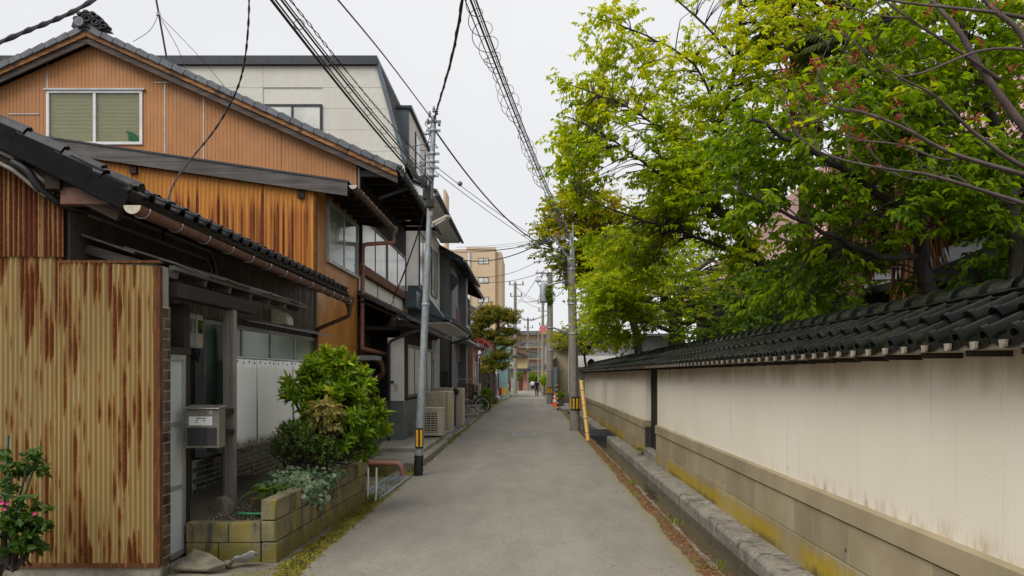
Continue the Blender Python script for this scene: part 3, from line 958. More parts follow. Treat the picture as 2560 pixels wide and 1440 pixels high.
def end_cap_mesh(r=.079, n=12):
    """round eave end, hollow-looking disc with rim"""
    mb = MB()
    mb.lathe((0, 0, 0), [(r + .006, .012), (r + .008, -.006), (r - .006, -.012), (r - .014, .004), (.002, .008)], n, 'x')
    return mb
pan_me = mesh_only(pan_mesh(.30, .232), 'pan_tile', M['wall_tile_roof'], True, .6)
cov_me = mesh_only(cover_mesh(.27, .046, .038), 'roll_tile', M['wall_tile_roof'], True, .6)
cap_me = mesh_only(end_cap_mesh(), 'eave_end', M['wall_tile_roof'], True, .6)
PITCH = .235
roofp = MB(); roofp.prism([(EX + .03, EZ - .045), (EX + .03, EZ - .02), (TX, TZ - .03), (2.78, TZ - .03), (3.16, EZ - .02), (3.16, EZ - .045)], 'y', -1.0, WEND - .05)
slope_o = roofp.build('coping_bed', M['mud'], wall)
smear = MB(); smear.prism([(-.026, .004), (.026, .004), (.02, -.030), (.004, -.036), (-.018, -.026)], 'x', -.003, .012)
smear_me = mesh_only(smear, 'mud_smear', M['mud'])
far = MB()
def add_xf(mb, src, M4):
    mb.add([M4 @ Vector(v) for v in src.v], src.f)
pan_src, cov_src, cap_src = pan_mesh(.30, .232, n=4), cover_mesh(.27, .046, .038, n=5), end_cap_mesh(n=8)
y = -.7
c_, s_ = math.cos(SL), math.sin(SL)
while y < WEND - .1:
    near = y < 14.5
    for k in range(2):
        d = k * .215
        lift = .018 * k
        px, pz = EX + d*c_ , EZ + d*s_ + lift
        jr = rng.uniform(-.012, .012)
        for (src, me, dy, ddx, ddz, nm) in ((pan_src, pan_me, 0, 0, 0, 'pan_tile'), (cov_src, cov_me, PITCH/2, -.008, .010, 'roll_tile')):
            p = Vector((px + ddx, y + dy + jr*.3, pz + ddz))
            e = (0, -SL + rng.uniform(-.012, .012), rng.uniform(-.015, .015))
            if near: piece(nm, me, wall, p, e)
            else: add_xf(far, src, Matrix.Translation(p) @ Matrix.Rotation(-SL, 4, 'Y'))
    if near:
        piece('mud_smear', smear_me, wall, (EX - .006, y, EZ - .012))
    y += PITCH
kind(far.build('coping_tiles', M['wall_tile_roof'], wall, smooth=True, angle=.6), 'stuff')
# ridge: mud bed, three courses of flat tiles, round cap tiles with lips
b = MB(); b.box(2.51, 2.77, -1.0, WEND - .05, TZ - .05, TZ + .02); b.build('ridge_bed', M['mud'], wall)
flat = MB(); flat.prism([(-.155, 0), (-.165, .018), (-.14, .026), (.14, .026), (.165, .018), (.155, 0)], 'y', .002, .296)
flat_me = mesh_only(flat, 'ridge_tile', M['wall_tile_roof'], bevel=.004)
rc = MB()
vs, fs = [], []
n = 8
for (yy, r) in ((0, .108), (.03, .108), (.032, .092), (.30, .088)):
    for i in range(n + 1):
        a = PI * i / n
        vs.append((r*math.cos(a), yy, r*.85*math.sin(a)))
for j in range(3):
    for i in range(n): fs.append((j*(n+1)+i, j*(n+1)+i+1, (j+1)*(n+1)+i+1, (j+1)*(n+1)+i))
fs.append(tuple(range(n+1))); fs.append(tuple(3*(n+1)+i for i in range(n+1)))
rc.add(vs, fs)
rc_me = mesh_only(rc, 'ridge_cap', M['wall_tile_roof'], True, .6)
farr = MB()
y = -.9
k = 0
while y < WEND - .3:
    near = y < 13.5
    for lv in range(3):
        p = Vector((2.64 + rng.uniform(-.006, .006), y + (.15 if lv % 2 else 0), TZ + .018 + lv*.028))
        sx = 1.0 - lv*.12
        if near: piece('ridge_tile', flat_me, wall, p, (rng.uniform(-.012, .012), 0, rng.uniform(-.01, .01)), (sx, 1, 1))
        else: add_xf(farr, flat, Matrix.Translation(p) @ Matrix.Diagonal((sx, 1, 1, 1)))
    p = Vector((2.64, y, TZ + .098 + rng.uniform(-.004, .004)))
    if near: piece('ridge_cap', rc_me, wall, p, (rng.uniform(-.02, .005), 0, rng.uniform(-.015, .015)))
    else: add_xf(farr, rc, Matrix.Translation(p))
    y += .30
    k += 1
kind(farr.build('ridge_tiles', M['wall_tile_roof'], wall, smooth=True, angle=.6), 'stuff')
# end ornament of the ridge at the far end, tail slope of the last bay
b = MB(); b.prism([(2.50, TZ - .02), (2.47, TZ + .16), (2.55, TZ + .30), (2.64, TZ + .34), (2.73, TZ + .30), (2.81, TZ + .16), (2.78, TZ - .02)], 'y', WEND - .12, WEND + .02)
b.build('ridge_end', M['black_tile'], wall, bevel=.02)
# garden soil behind the wall
b = MB(); b.box(2.60, 60, -6, 60, -.9, .30)
kind(b.build('temple_ground', M['soil']), 'structure')
# continuing low wall of aged concrete beyond the clay wall
b = MB(); b.box(2.36, 2.6, 34.5, 44, -.6, 1.35); b.box(2.33, 2.62, 34.5, 44, 1.352, 1.42)
tag(b.build('concrete_wall', M['aged_conc']), 'stained concrete garden wall behind the striped pole', 'wall')
# ================================================================== LEFT SIDE
AX = -3.9
Y1, Y2, Y3, Y4, Y5 = 6.7, 14.5, 17.97, 25.05, 34.5

def eave_pan_mesh(W=.30, L=.32, n=6, apron=.075):
    mb = MB()
    vs, fs = [], []
    m = n + 1
    def prof(u): return .022 * (u*u) - .01
    rows = [(0.0, -apron), (0.0, 0.0), (L, 0.0)]
    for (s0, dz) in rows:
        for i in range(m):
            u = -1 + 2*i/n
            z = prof(u) + (dz * (1 - .35*u*u) if dz else 0)
            vs.append((s0, u*W*.5, z))
    for (s0, dz) in ((.014, -apron), (.014, -.016), (L, -.016)):
        for i in range(m):
            u = -1 + 2*i/n
            z = prof(u) + (dz * (1 - .35*u*u) if dz < -.05 else dz)
            vs.append((s0, u*W*.5, z))
    for j in range(2):
        for i in range(n):
            fs.append((j*m+i, j*m+i+1, (j+1)*m+i+1, (j+1)*m+i))
            fs.append(((j+3)*m+i+1, (j+3)*m+i, (j+4)*m+i, (j+4)*m+i+1))
    for i in range(n): fs.append((i+1, i, 3*m+i, 3*m+i+1))
    mb.add(vs, fs)
    return mb
TILES = {}
def tile_meshes(key):
    if key not in TILES:
        TILES[key] = (mesh_only(eave_pan_mesh(), 'pan_tile', M[key], True, .7), mesh_only(cover_mesh(.30, .062, .055, 8), 'roll_tile', M[key], True, .6))
    return TILES[key]
def eave_row(parent, xe, ze, slope, y0, y1, key='black_tile', pitch=.30, courses=1, scale=1.0, joined=False):
    """tiles along an eave that faces the street on the left side"""
    a = math.atan(slope)
    y = y0 + pitch/2
    jm = MB()
    ps, cs = eave_pan_mesh(n=3), cover_mesh(.30, .062, .055, 5)
    while y < y1:
        for k in range(courses):
            d = k * .26
            p = Vector((xe - d*math.cos(a), y + rng.uniform(-.006, .006), ze + d*math.sin(a) + k*.012))
            if joined:
                mt = Matrix.Translation(p) @ Matrix.Rotation(PI, 4, 'Z') @ Matrix.Rotation(-a, 4, 'Y')
                add_xf(jm, ps, mt)
                add_xf(jm, cs, Matrix.Translation(Vector((0, -pitch/2, .014))) @ mt)
            else:
                e = (0, -a + rng.uniform(-.01, .01), PI + rng.uniform(-.012, .012))
                pm, cm = tile_meshes(key)
                piece('pan_tile', pm, parent, p, e)
                piece('roll_tile', cm, parent, p + Vector((0, -pitch/2, .014)), e)
        y += pitch
    if joined:
        kind(jm.build('eave_tiles', M[key], parent, smooth=True, angle=.6), 'stuff')

def gutter(parent, x, z, y0, y1, r=.06, key='gutter', step=.6, drop=.0):
    mb = MB()
    half_pipe(mb, (x, y0, z), (x, y1, z - drop), r)
    g = mb.build('gutter', M[key], parent, smooth=True, angle=.7)
    y = y0 + .15
    while y < y1:
        b = MB()
        zz = z - drop * (y - y0) / (y1 - y0)
        pts = [(x + (r+.006)*math.cos(PI + PI*i/8), y, zz + (r+.006)*math.sin(PI + PI*i/8)) for i in range(9)]
        b.tube([(x - r - .05, y, zz + .05)] + pts, .006, 5)
        b.build('bracket', M['alu'], g, smooth=True)
        y += step
    return g

def pipe(parent, pts, r, key, name='downspout', rings=(), n=10, bend=3):
    pts = [Vector(p) for p in pts]
    path = [pts[0]]
    for i in range(1, len(pts) - 1):
        a, b, c = pts[i-1], pts[i], pts[i+1]
        d = min(r*2.2, (b-a).length*.4, (c-b).length*.4)
        p0, p1 = b + (a-b).normalized()*d, b + (c-b).normalized()*d
        for k in range(bend + 1):
            t = k / bend
            path.append(p0*(1-t)**2 + b*2*t*(1-t) + p1*t*t)
    path.append(pts[-1])
    mb = MB(); mb.tube(path, r, n)
    o = mb.build(name, M[key], parent, smooth=True, angle=.9)
    for q in rings:
        b = MB(); b.lathe(q, [(r + .004, -.012), (r + .006, 0), (r + .004, .012)], 10)
        b.build('clip', M['alu'], o, smooth=True)
    return o

def hopper(parent, c, key, s=.075):
    mb = MB()
    x, y, z = c
    mb.lathe((x, y, z), [(s*.55, -.20), (s*.6, -.12), (s*1.15, -.05), (s*1.25, .05), (s*1.25, .06), (s*.9, .06)], 10)
    return mb.build('hopper', M[key], parent, smooth=True, angle=.7)

def corr_sheet(face, u0, u1, v0, vtop, pitch, amp, d, mt, parent, name='corrugated_sheet', ph=0., per=6):
    mb = MB()
    n = max(2, int((u1 - u0) / pitch * per))
    vs, fs = [], []
    for i in range(n + 1):
        u = u0 + (u1 - u0) * i / n
        dd = d + amp * math.cos(2*PI*(u/pitch + ph))
        vs.append(face.p(u, v0(u) if callable(v0) else v0, dd))
        vs.append(face.p(u, vtop(u) if callable(vtop) else vtop, dd))
    fs = [(2*i, 2*i+2, 2*i+3, 2*i+1) for i in range(n)]
    mb.add(vs, fs)
    return mb.build(name, mt, parent, smooth=True, fix=False)

# ------------------------------------------------------------------ house 1: low lean-to house with the rusty sheets
def wall_parts(face, u0, u1, v0, v1, holes, t, name, mt, parent):
    us = sorted(set([u0, u1] + [h for q in holes for h in q[:2] if u0 < h < u1]))
    for a_, b_ in zip(us[:-1], us[1:]):
        vs = sorted(set([v0, v1] + [h for q in holes for h in q[2:] if q[0] < (a_+b_)/2 < q[1] and v0 < h < v1]))
        for c_, d_ in zip(vs[:-1], vs[1:]):
            if any(q[0] < (a_+b_)/2 < q[1] and q[2] < (c_+d_)/2 < q[3] for q in holes): continue
            mb = MB(); face.box(mb, a_, b_, c_, d_, -t, 0); mb.build(name, mt, parent)
h1 = thing('lean_to_house', 'low house with rust-streaked cream corrugated end wall and glossy black roof', 'house', (-4.6, 10, 0))
S1 = Face('S', Y1)
E1 = Face('E', AX)
XC = -3.11           # right end of the wing wall
RS = .50             # roof pitch
EXH, EZH = -3.25, 3.17
# body behind the sheets
b = MB(); b.box(-9.0, AX - .06, Y1 + .09, Y2 - .02, -.3, 3.35); b.build('core_wall', M['dark_wood_z'], h1)
b = MB(); b.box(-9.0, XC - .02, Y1 + .03, Y1 + .15, .10, 2.60); b.build('wing_wall', M['dark_wood_z'], h1)
b = MB(); b.box(-9.0, XC + .01, Y1 - .015, Y1 + .16, -.3, .098); b.build('base', M['house_base'], h1, bevel=.01)
topB = lambda u: 2.655 - .045 * (u + 3.95) / .84
corr_sheet(S1, -6.6, -3.93, .10, 2.715, .0415, .0105, .008, M['cream_rust'], h1)
corr_sheet(S1, -3.965, XC - .03, .10, topB, .0415, .0105, .024, M['cream_rust'], h1)
corr_sheet(S1, -6.6, -3.905, 2.69, lambda u: EZH + .02 + RS * (EXH - u) - .10, .0415, .0105, .024, M['cream_rust_upper'], h1)
b = MB(); b.box(XC - .045, XC + .012, Y1 - .034, Y1 + .02, .095, 2.61); b.build('corner_flashing', M['rust'], h1)
b = MB(); b.box(-3.95, XC + .012, Y1 - .032, Y1 + .02, 2.635, 2.66); b.add([], []); b.build('top_flashing', M['rust'], h1)
b = MB(); b.box(-6.6, XC + .01, Y1 - .036, Y1 - .02, .086, .122); b.build('bottom_flashing', M['rust'], h1)
# wing wall end: brown facing tiles in running bond, weathered post above
pil = MB(); pil.box(XC - .03, XC + .004, Y1 + .022, Y1 + .175, -.05, 2.28)
pl = pil.build('tile_pillar', M['grout'], h1)
tm = MB(); tm.box(-.004, .006, .003, .097, .004, .084)
tme = mesh_only(tm, 'facing_tile', M['tile_brown'], bevel=.002)
tm2 = MB(); tm2.box(-.004, .006, .003, .046, .004, .084)
tme2 = mesh_only(tm2, 'facing_tile', M['tile_brown'], bevel=.002)
for k in range(26):
    z = -.03 + k * .0885
    if k % 2:
        piece('facing_tile', tme, pl, (XC + .004, Y1 + .024, z)); piece('facing_tile', tme2, pl, (XC + .004, Y1 + .124, z))
    else:
        piece('facing_tile', tme2, pl, (XC + .004, Y1 + .024, z)); piece('facing_tile', tme, pl, (XC + .004, Y1 + .074, z))
b = MB(); b.box(XC - .05, XC, Y1 + .03, Y1 + .16, 2.281, 2.62); b.build('post_stub', M['grey_wood_z'], h1, bevel=.006)
# aluminium entrance door, half seen behind the pillar, and the dark doorway
FD = Face('E', -3.20)
door = window(FD, Y1 + .20, 7.34, .06, 1.88, h1, M['alu'], M['glass_frost'], 1, 3, .05, .03, 'door')
b = MB(); b.box(-3.33, -3.2, 7.36, 7.50, -.02, 2.36); b.build('door_post', M['dark_wood_z'], h1)
b = MB(); b.box(-3.9, -3.15, 6.88, 9.1, -.15, .03); b.build('threshold', M['slab'], h1)
b = MB(); b.box(-3.27, -3.19, 6.87, 7.5, 1.885, 1.95); b.build('door_header', M['dark_wood_y'], h1)
b = MB(); E1.box(b, 6.88, 9.2, .02, 2.9, -.06, .0); b.build('porch_wall', M['dark_wood_z'], h1)
# brown metal siding boards under the eave
bd = MB(); E1.box(bd, Y1 + .02, Y2 - .01, 1.9, 3.42, -.05, .0); bd.build('siding_backing', M['black'], h1)
y = Y1 + .02
while y < Y2 - .1:
    w_ = min(.245, Y2 - .01 - y)
    z0 = 2.38 if y > 9.2 else 2.1
    b = MB(); E1.box(b, y, y + w_ - .012, z0, 3.42, .001, .016)
    b.build('siding_board', M['brown_board'], h1)
    y += w_
b = MB(); E1.box(b, 14.36, Y2 - .005, 0, 3.3, .0, .03); b.build('end_board', M['brown_board'], h1)
# street window with steel hood, vent, reed blind inside the left bay
win1 = window(E1, 9.42, 14.34, .72, 2.36, h1, M['alu'], M['glass_green'], 4, 1, .055, .05)
b = MB(); E1.box(b, 9.42, 14.34, .70, 2.38, -.2, -.07); b.build('window_backing', M['black'], h1)
hd = MB(); hd.prism([(AX, 2.50), (AX + .30, 2.40), (AX + .30, 2.388), (AX, 2.485)], 'y', 10.2, 14.46)
hd.build('window_hood', M['galv'], h1)
v = MB()
vs = []
for i in range(9):
    a = PI/2 * i / 8
    vs.append((AX + .26 * math.sin(a), 2.50 + .20 * math.cos(a)))
v.prism([(AX, 2.46)] + [(AX, 2.70)] + vs[1:] + [(AX + .26, 2.46)], 'y', 11.95, 12.25)
v.build('vent_hood', M['cream_plastic'], h1, smooth=True, angle=.5)
# dark green wall tiles below the window
gp = MB(); E1.box(gp, 9.18, Y2 - .02, -.1, .70, -.05, .012)
gpl = gp.build('tile_skirt', M['grout'], h1)
tm = MB(); tm.box(-.004, .007, .004, .186, .004, .058)
tmg = mesh_only(tm, 'skirt_tile', M['tile_green'], bevel=.0025)
for r_ in range(11):
    y = 9.18 + (.0 if r_ % 2 else -.095)
    while y < 12.9:
        if y >= 9.17:
            piece('skirt_tile', tmg, gpl, (AX + .012, y, .0 + r_ * .0625))
        y += .19
# roof: deck with black underside, verge tiles, eave tiles
a1 = math.atan(RS)
dk = MB()
for (x0, x1) in ((-9.0, EXH - .02),):
    z0, z1 = EZH + RS*(EXH - x0), EZH + RS*(EXH - x1)
    dk.prism([(x0, z0 - .03), (x1, z1 - .03), (x1, z1 - .075), (x0, z0 - .075)], 'y', Y1 - .22, Y2 - .03)
dk.build('roof_deck', M['dark_wood_x'], h1)
sf = MB(); sf.prism([(-9.0, EZH + RS*(EXH + 9.0) + .03), (EXH - .30, EZH + RS*.30 + .012), (EXH - .30, EZH + RS*.30 - .02), (-9, EZH + RS*(EXH + 9.0) - .02)], 'y', Y1 - .22, Y2 - .03)
sf.build('tile_field', M['black_tile'], h1)
eave_row(h1, EXH, EZH, RS, Y1 - .20, Y2 - .25, 'black_tile', .30, 2)
b = MB(); b.box(EXH - .05, EXH - .02, Y1 - .2, Y2 - .05, EZH - .14, EZH - .045); b.build('eave_board', M['dark_wood_y'], h1)
for i in range(16):
    y = Y1 - .1 + i * .5
    p, q = (EXH - .04, y, EZH - .09), (AX - .3, y, EZH - .09 + RS*(EXH - AX + .26))
    b = MB(); b.bar(p, q, .045, .07); b.build('rafter', M['dark_wood_x'], h1)
# verge facing the camera: stepped black tiles, board and brown purlin
vt = MB()
vt.prism([(0, -.155), (0, .02), (-.03, .05), (-.33, .05), (-.36, .03), (-.36, -.14)], 'y', -.02, .20)
vtm = mesh_only(vt, 'verge_tile', M['black_tile'], bevel=.008)
k = 0
x = EXH + .02
while x > -6.3:
    z = EZH + RS * (EXH - x)
    piece('verge_tile', vtm, h1, (x, Y1 - .24, z + .01), (0, a1 - .055, 0))
    rl = MB(); 
    x -= .31
rr = MB()
rr.tube([(0, 0, 0), (-.34, 0, .0)], [.07, .06], 8)
rrm = mesh_only(rr, 'verge_roll', M['black_tile'], True, .6)
x = EXH + .02
while x > -6.3:
    piece('verge_roll', rrm, h1, (x, Y1 - .10, EZH + RS*(EXH - x) + .062), (0, a1 - .04, 0))
    x -= .31
b = MB(); p, q = (EXH - .12, Y1 - .13, EZH - .14), (-6.5, Y1 - .13, EZH - .14 + RS*(EXH - .12 + 6.5)); b.bar(p, q, .05, .14); b.build('verge_board', M['dark_wood_x'], h1)
b = MB(); b.box(AX - .06, AX + .06, Y1 - .2, Y2 - .1, EZH + .05, EZH + .21); b.build('purlin', M['dark_wood_y'], h1)
b = MB(); b.box(-3.86, -3.42, Y1 - .16, Y1 - .06, 3.10, 3.24); b.build('purlin_end', M['gutter'], h1, bevel=.006)
# gutter, hopper and downspout
gutter(h1, EXH + .035, EZH - .10, Y1 - .26, 14.2, .068, 'gutter', .62, .05)
b = MB(); b.prism([(EXH + .035 + .07*math.cos(PI + PI*i/10), EZH - .10 + .07*math.sin(PI + PI*i/10)) for i in range(11)], 'y', Y1 - .266, Y1 - .258); b.build('gutter_end', M['cream_plastic'], h1)
hopper(h1, (EXH + .035, 14.18, EZH - .15), 'gutter')
pipe(h1, [(EXH + .035, 14.18, EZH - .30), (EXH + .035, 14.18, EZH - .42), (AX + .06, 14.30, EZH - .66), (AX + .06, 14.30, .1)], .036, 'gutter')
# conduits running under the eave
pipe(h1, [(-6.3, Y1 - .19, 4.52), (-4.20, Y1 - .19, 3.46), (-3.98, Y1 - .15, 3.28), (-3.855, Y1 + .08, 3.21), (-3.855, 9.6, 3.19), (-3.855, 9.78, 3.02), (-3.855, 9.8, 2.6)], .020, 'pipe_grey', 'conduit')
pipe(h1, [(-6.3, Y1 - .19, 4.43), (-4.22, Y1 - .19, 3.37), (-4.0, Y1 - .15, 3.18), (-3.865, Y1 + .08, 3.10), (-3.865, 9.5, 3.08), (-3.865, 9.68, 2.95), (-3.865, 9.7, 2.6)], .018, 'pipe_grey', 'conduit')
b = MB(); b.tube(smooth_path([(-4.22, Y1 - .20, 3.44), (-4.10, Y1 - .20, 3.36), (-4.02, Y1 - .15, 3.22), (-3.9, Y1 - .02, 3.12), (-3.84, Y1 + .2, 3.11)]), .034, 8)
b.build('cable_bundle', M['black'], h1, smooth=True)

# things on the wall of house 1
for i, (y, lab) in enumerate(((8.62, 'leftmost round-cornered grey electricity meter under the porch'), (8.86, 'middle electricity meter with dark window under the porch'), (9.10, 'rightmost cream electricity meter under the porch'))):
    t = thing('electricity_meter', lab, 'meter', (AX, y, 2.05), 'meters on the porch wall')
    b = MB()
    b.prism([(y - .10, 2.06), (y - .08, 2.0), (y + .08, 2.0), (y + .10, 2.06), (y + .10, 2.34), (y + .07, 2.39), (y - .07, 2.39), (y - .10, 2.34)], 'x', AX + .002, AX + .17 - .02*i)
    b.build('case', M['meter'] if i < 2 else M['cream_plastic'], t, bevel=.012)
    b = MB(); b.box(AX + .165 - .02*i, AX + .178 - .02*i, y - .055, y + .055, 2.17, 2.32); b.build('dial_window', M['glass_dark'], t)
    b = MB(); b.tube(smooth_path([(AX + .06, y, 2.0), (AX + .07, y + .02, 1.92), (AX + .05, y + .12, 1.86)]), .012, 6); b.build('lead', M['cable'], t, smooth=True)

# weathered porch canopy on its post
pc = thing('porch_canopy', 'weathered board canopy over the entrance on a grey timber post', 'canopy', (-3.1, 8.23, .2))
b = MB(); b.box(-3.155, -3.045, 8.18, 8.28, .15, 2.37); b.build('post', M['grey_wood_z'], pc, bevel=.006)
b = MB(); b.box(-3.16, -3.04, 6.88, 8.88, 2.372, 2.50); b.build('beam', M['dark_wood_y'], pc, bevel=.006)
for z in (1.09, 1.30):
    b = MB(); b.box(-3.10, -3.035, 7.31, 8.178, z, z + .055); b.build('cross_rail', M['dark_wood_y'], pc)
for i in range(7):
    y = 6.98 + i * .62
    b = MB(); b.bar((AX + .02, y, 2.80), (-3.09, y, 2.575), .055, .08); b.build('rafter', M['grey_wood_x'], pc, bevel=.004)
for k, (xa, za, xb, zb) in enumerate(((AX + .03, 2.91, -3.42, 2.755), (-3.50, 2.80, -3.04, 2.655))):
    for i in range(11):
        y = 6.86 + i * .362
        j = rng.uniform(-.02, .02)
        b = MB()
        hw = .178
        dz = rng.uniform(-.012, .012)
        b.add([(xa, y - hw + .18, za + dz), (xb + j, y - hw + .18, zb + dz), (xb + j, y + hw + .18, zb - dz), (xa, y + hw + .18, za - dz),
               (xa, y - hw + .18, za + dz - .018), (xb + j, y - hw + .18, zb + dz - .018), (xb + j, y + hw + .18, zb - dz - .018), (xa, y + hw + .18, za - dz - .018)],
              [(0,1,2,3),(7,6,5,4),(0,4,5,1),(1,5,6,2),(2,6,7,3),(3,7,4,0)])
        b.build('roof_board', M['grey_wood_x'], pc)
b = MB(); b.box(-3.10, -3.05, 6.84, 10.95, 2.60, 2.64); b.build('edge_batten', M['grey_wood_y'], pc)

# mailbox on the cross rails
mx0, mx1, my = -3.10, -2.795, 7.16
t = thing('mailbox', 'steel wall mailbox with white name label and black lower window', 'mailbox', (-2.95, 7.2, 1.04))
b = MB(); b.prism([(my, 1.04), (my, 1.385), (my + .02, 1.40), (my + .15, 1.40), (my + .15, 1.04)], 'x', mx0, mx1); b.build('body', M['steel'], t, bevel=.008)
b = MB(); b.prism([(my - .035, 1.392), (my - .03, 1.405), (my + .16, 1.425), (my + .16, 1.40)], 'x', mx0 - .012, mx1 + .012); b.build('lid', M['steel'], t, bevel=.004)
b = MB(); b.box(mx0 + .015, mx1 - .02, my - .006, my + .002, 1.062, 1.225); b.build('front_window', M['glass_dark'], t)
b = MB(); b.box(mx0 + .035, mx1 - .06, my - .004, my + .002, 1.245, 1.325); b.build('name_label', M['paper'], t)
b = MB()
for (u, w_, v) in ((.10, .09, 1.305), (.095, .02, 1.285), (.16, .018, 1.285), (.095, .015, 1.265)):
    b.box(mx0 + u, mx0 + u + w_, my - .0055, my - .004, v, v + .009)
kind(b.build('label_print', M['print_grey'], t), 'stuff')
b = MB(); c = ((mx1 - .075), 1.363); b.prism([(c[0], c[1]-.017), (c[0]+.017, c[1]), (c[0], c[1]+.017), (c[0]-.017, c[1])], 'y', my - .004, my + .001); b.build('badge', M['paper'], t)
b = MB(); c = ((mx1 - .075), 1.363); b.prism([(c[0], c[1]-.008), (c[0]+.008, c[1]), (c[0], c[1]+.008), (c[0]-.008, c[1])], 'y', my - .0055, my - .004); b.build('badge_mark', M['print_grey'], t)

# white cloth screen tied in front of the window
t = thing('white_cloth_screen', 'white cloth screen with eyelets hung before the green window', 'screen', (-3.6, 11, .75))
yy = [9.0, 9.78, 10.5, 11.25, 12.05]
for i in range(4):
    y0, y1 = yy[i] + .008, yy[i+1] - .008
    ph = rng.uniform(0, 6)
    def fn(u, v, y0=y0, y1=y1, ph=ph, i=i):
        y = y0 + (y1 - y0) * u
        x = -3.35 + .008*math.sin(u*6 + ph) * (.3 + .7*(1-v)) + .002*math.sin(u*23 + ph*2) * (1 - v*.5) + (.02*(1-v) if i % 2 else 0)
        return (x, y, .845 + .008*math.sin(u*12+ph) + (1.89 - .845) * v)
    b = MB(); b.grid(fn, 26, 8)
    c = b.build('cloth_panel', M['cloth'], t, smooth=True, fix=False)
    sm = c.modifiers.new('thick', 'SOLIDIFY'); sm.thickness = .004
    for k in range(4):
        for v in (.96, .05):
            p = fn((k + .5) / 4, v)
            e = MB(); e.lathe((p[0] + .006, p[1], p[2]), [(.009, -.006), (.011, .004)], 8, 'x'); e.build('eyelet', M['black'], c)
b = MB(); b.tube([(-3.35, 8.95, 1.90), (-3.35, 12.1, 1.90)], .012, 6); b.build('rod', M['alu'], t)
# reed blind hanging beside
b = MB()
def fr_(u, v): return (-3.72 + .03*math.sin(u*3 + v*2) , 9.62 + .52*u + .05*v*math.sin(v*3), .52 + 1.78*v - .10*u*(1-v) + .02*math.sin(u*17))
b.grid(fr_, 10, 40)
o = b.build('reed_blind', M['reed'], smooth=True, fix=False); o.modifiers.new('thick', 'SOLIDIFY').thickness = .012
tag(o, 'ragged grey reed blind hanging behind the porch post', 'blind')

# ------------------------------------------------------------------ planter of concrete blocks and things in it
pw = thing('planter_wall', 'algae-stained concrete block planter wall with openwork blocks', 'planter wall', (-2.3, 8.9, 0))
pa, pb = Vector((-2.38, 7.25, 0)), Vector((-2.27, 10.62, 0))
pd = (pb - pa).normalized(); pn = Vector((pd.y, -pd.x, 0)); pang = math.atan2(pd.y, pd.x)
bm_ = MB(); bm_.box(.004, .396, -.07, .07, .004, .190); blk = mesh_only(bm_, 'concrete_block', M['block'], bevel=.008)
bm_ = MB(); bm_.box(.004, .196, -.07, .07, .004, .190); hblk = mesh_only(bm_, 'concrete_block', M['block'], bevel=.008)
ow = MB()
ow.box(.004, .026, -.07, .07, .004, .19); ow.box(.174, .196, -.07, .07, .004, .19); ow.box(.026, .174, -.07, .07, .004, .02); ow.box(.026, .174, -.07, .07, .174, .19)
for (sx, sy) in ((1, 1), (1, -1), (-1, 1), (-1, -1)):
    ow.bar((.10, -.05, .095), (.10 + sx*.075, -.05, .095 + sy*.078), .028, .02)
ow.bar((.10, -.05, .095), (.10, -.05, .17), .02, .02); ow.bar((.10, -.05, .095), (.10, -.05, .02), .02, .02)
ow.bar((.03, -.05, .095), (.17, -.05, .095), .02, .02)
ow.box(.03, .17, .04, .05, .02, .17)
owm = mesh_only(ow, 'openwork_block', M['block'])
for r_ in range(3):
    u = 0.0
    z = -.02 + r_ * .195
    if r_ % 2:
        piece('concrete_block', hblk, pw, pa + Vector((0, 0, z)), (0, 0, pang)); u = .2
    while u < 3.3:
        at = pa + pd*u + Vector((rng.uniform(-.004, .004), 0, z))
        if r_ == 2 and any(abs(u - q) < .11 for q in (.4, 1.2, 2.8)):
            piece('openwork_block', owm, pw, at, (0, 0, pang)); u += .2
            piece('concrete_block', hblk, pw, pa + pd*u + Vector((0, 0, z)), (0, 0, pang)); u += .2
        else:
            piece('concrete_block', blk, pw, at, (0, 0, pang)); u += .4
# return wall towards the door: two courses
for r_ in range(2):
    x = -2.46
    for k in range(2):
        wb = .39 if (k + r_) % 2 == 0 else .30
        b = MB(); b.box(x - wb + .004, x - .004, 7.28, 7.42, -.02 + r_*.185, .16 + r_*.185)
        b.build('return_block', M['block'], pw, bevel=.008)
        x -= wb
b = MB(); b.grid(lambda u, v: (-3.86 + 1.50*u, 7.43 + 3.2*v, .30 + .06*math.sin(u*5)*math.sin(v*7) + .05*v), 14, 20)
kind(tag(b.build('planter_soil', M['soil'], smooth=True, fix=False), 'dark soil filling the block planter', 'soil'), 'stuff')
# gravel, brick edging, stones, rubbish by the doorstep
gv = MB()
for i in range(700):
    x, y = rng.uniform(-3.05, -2.48), rng.uniform(7.44, 8.5)
    z = .30 + .06*math.sin((x+3.86)/1.5*5)*math.sin((y-7.43)/3.2*7) + .02
    s = rng.uniform(.008, .018)
    e = [Vector((rng.uniform(-1, 1), rng.uniform(-1, 1), rng.uniform(-1, 1))).normalized()*s for _ in range(4)]
    gv.add([Vector((x, y, z)) + q for q in e], [(0,1,2),(0,2,3),(0,3,1),(1,3,2)])
o = gv.build('gravel', M['gravel'], fix=False); kind(tag(o, 'pale gravel and bark chips by the porch post', 'gravel'), 'stuff')
for i, (x, y) in enumerate(((-2.86, 8.55), (-2.68, 8.75))):
    pass
b = MB(); b.box(-2.98, -2.72, 8.46, 8.56, .28, .385); tag(b.build('edging_brick', M['block'], bevel=.008), 'small yellowish edging brick lying in the gravel', 'brick')
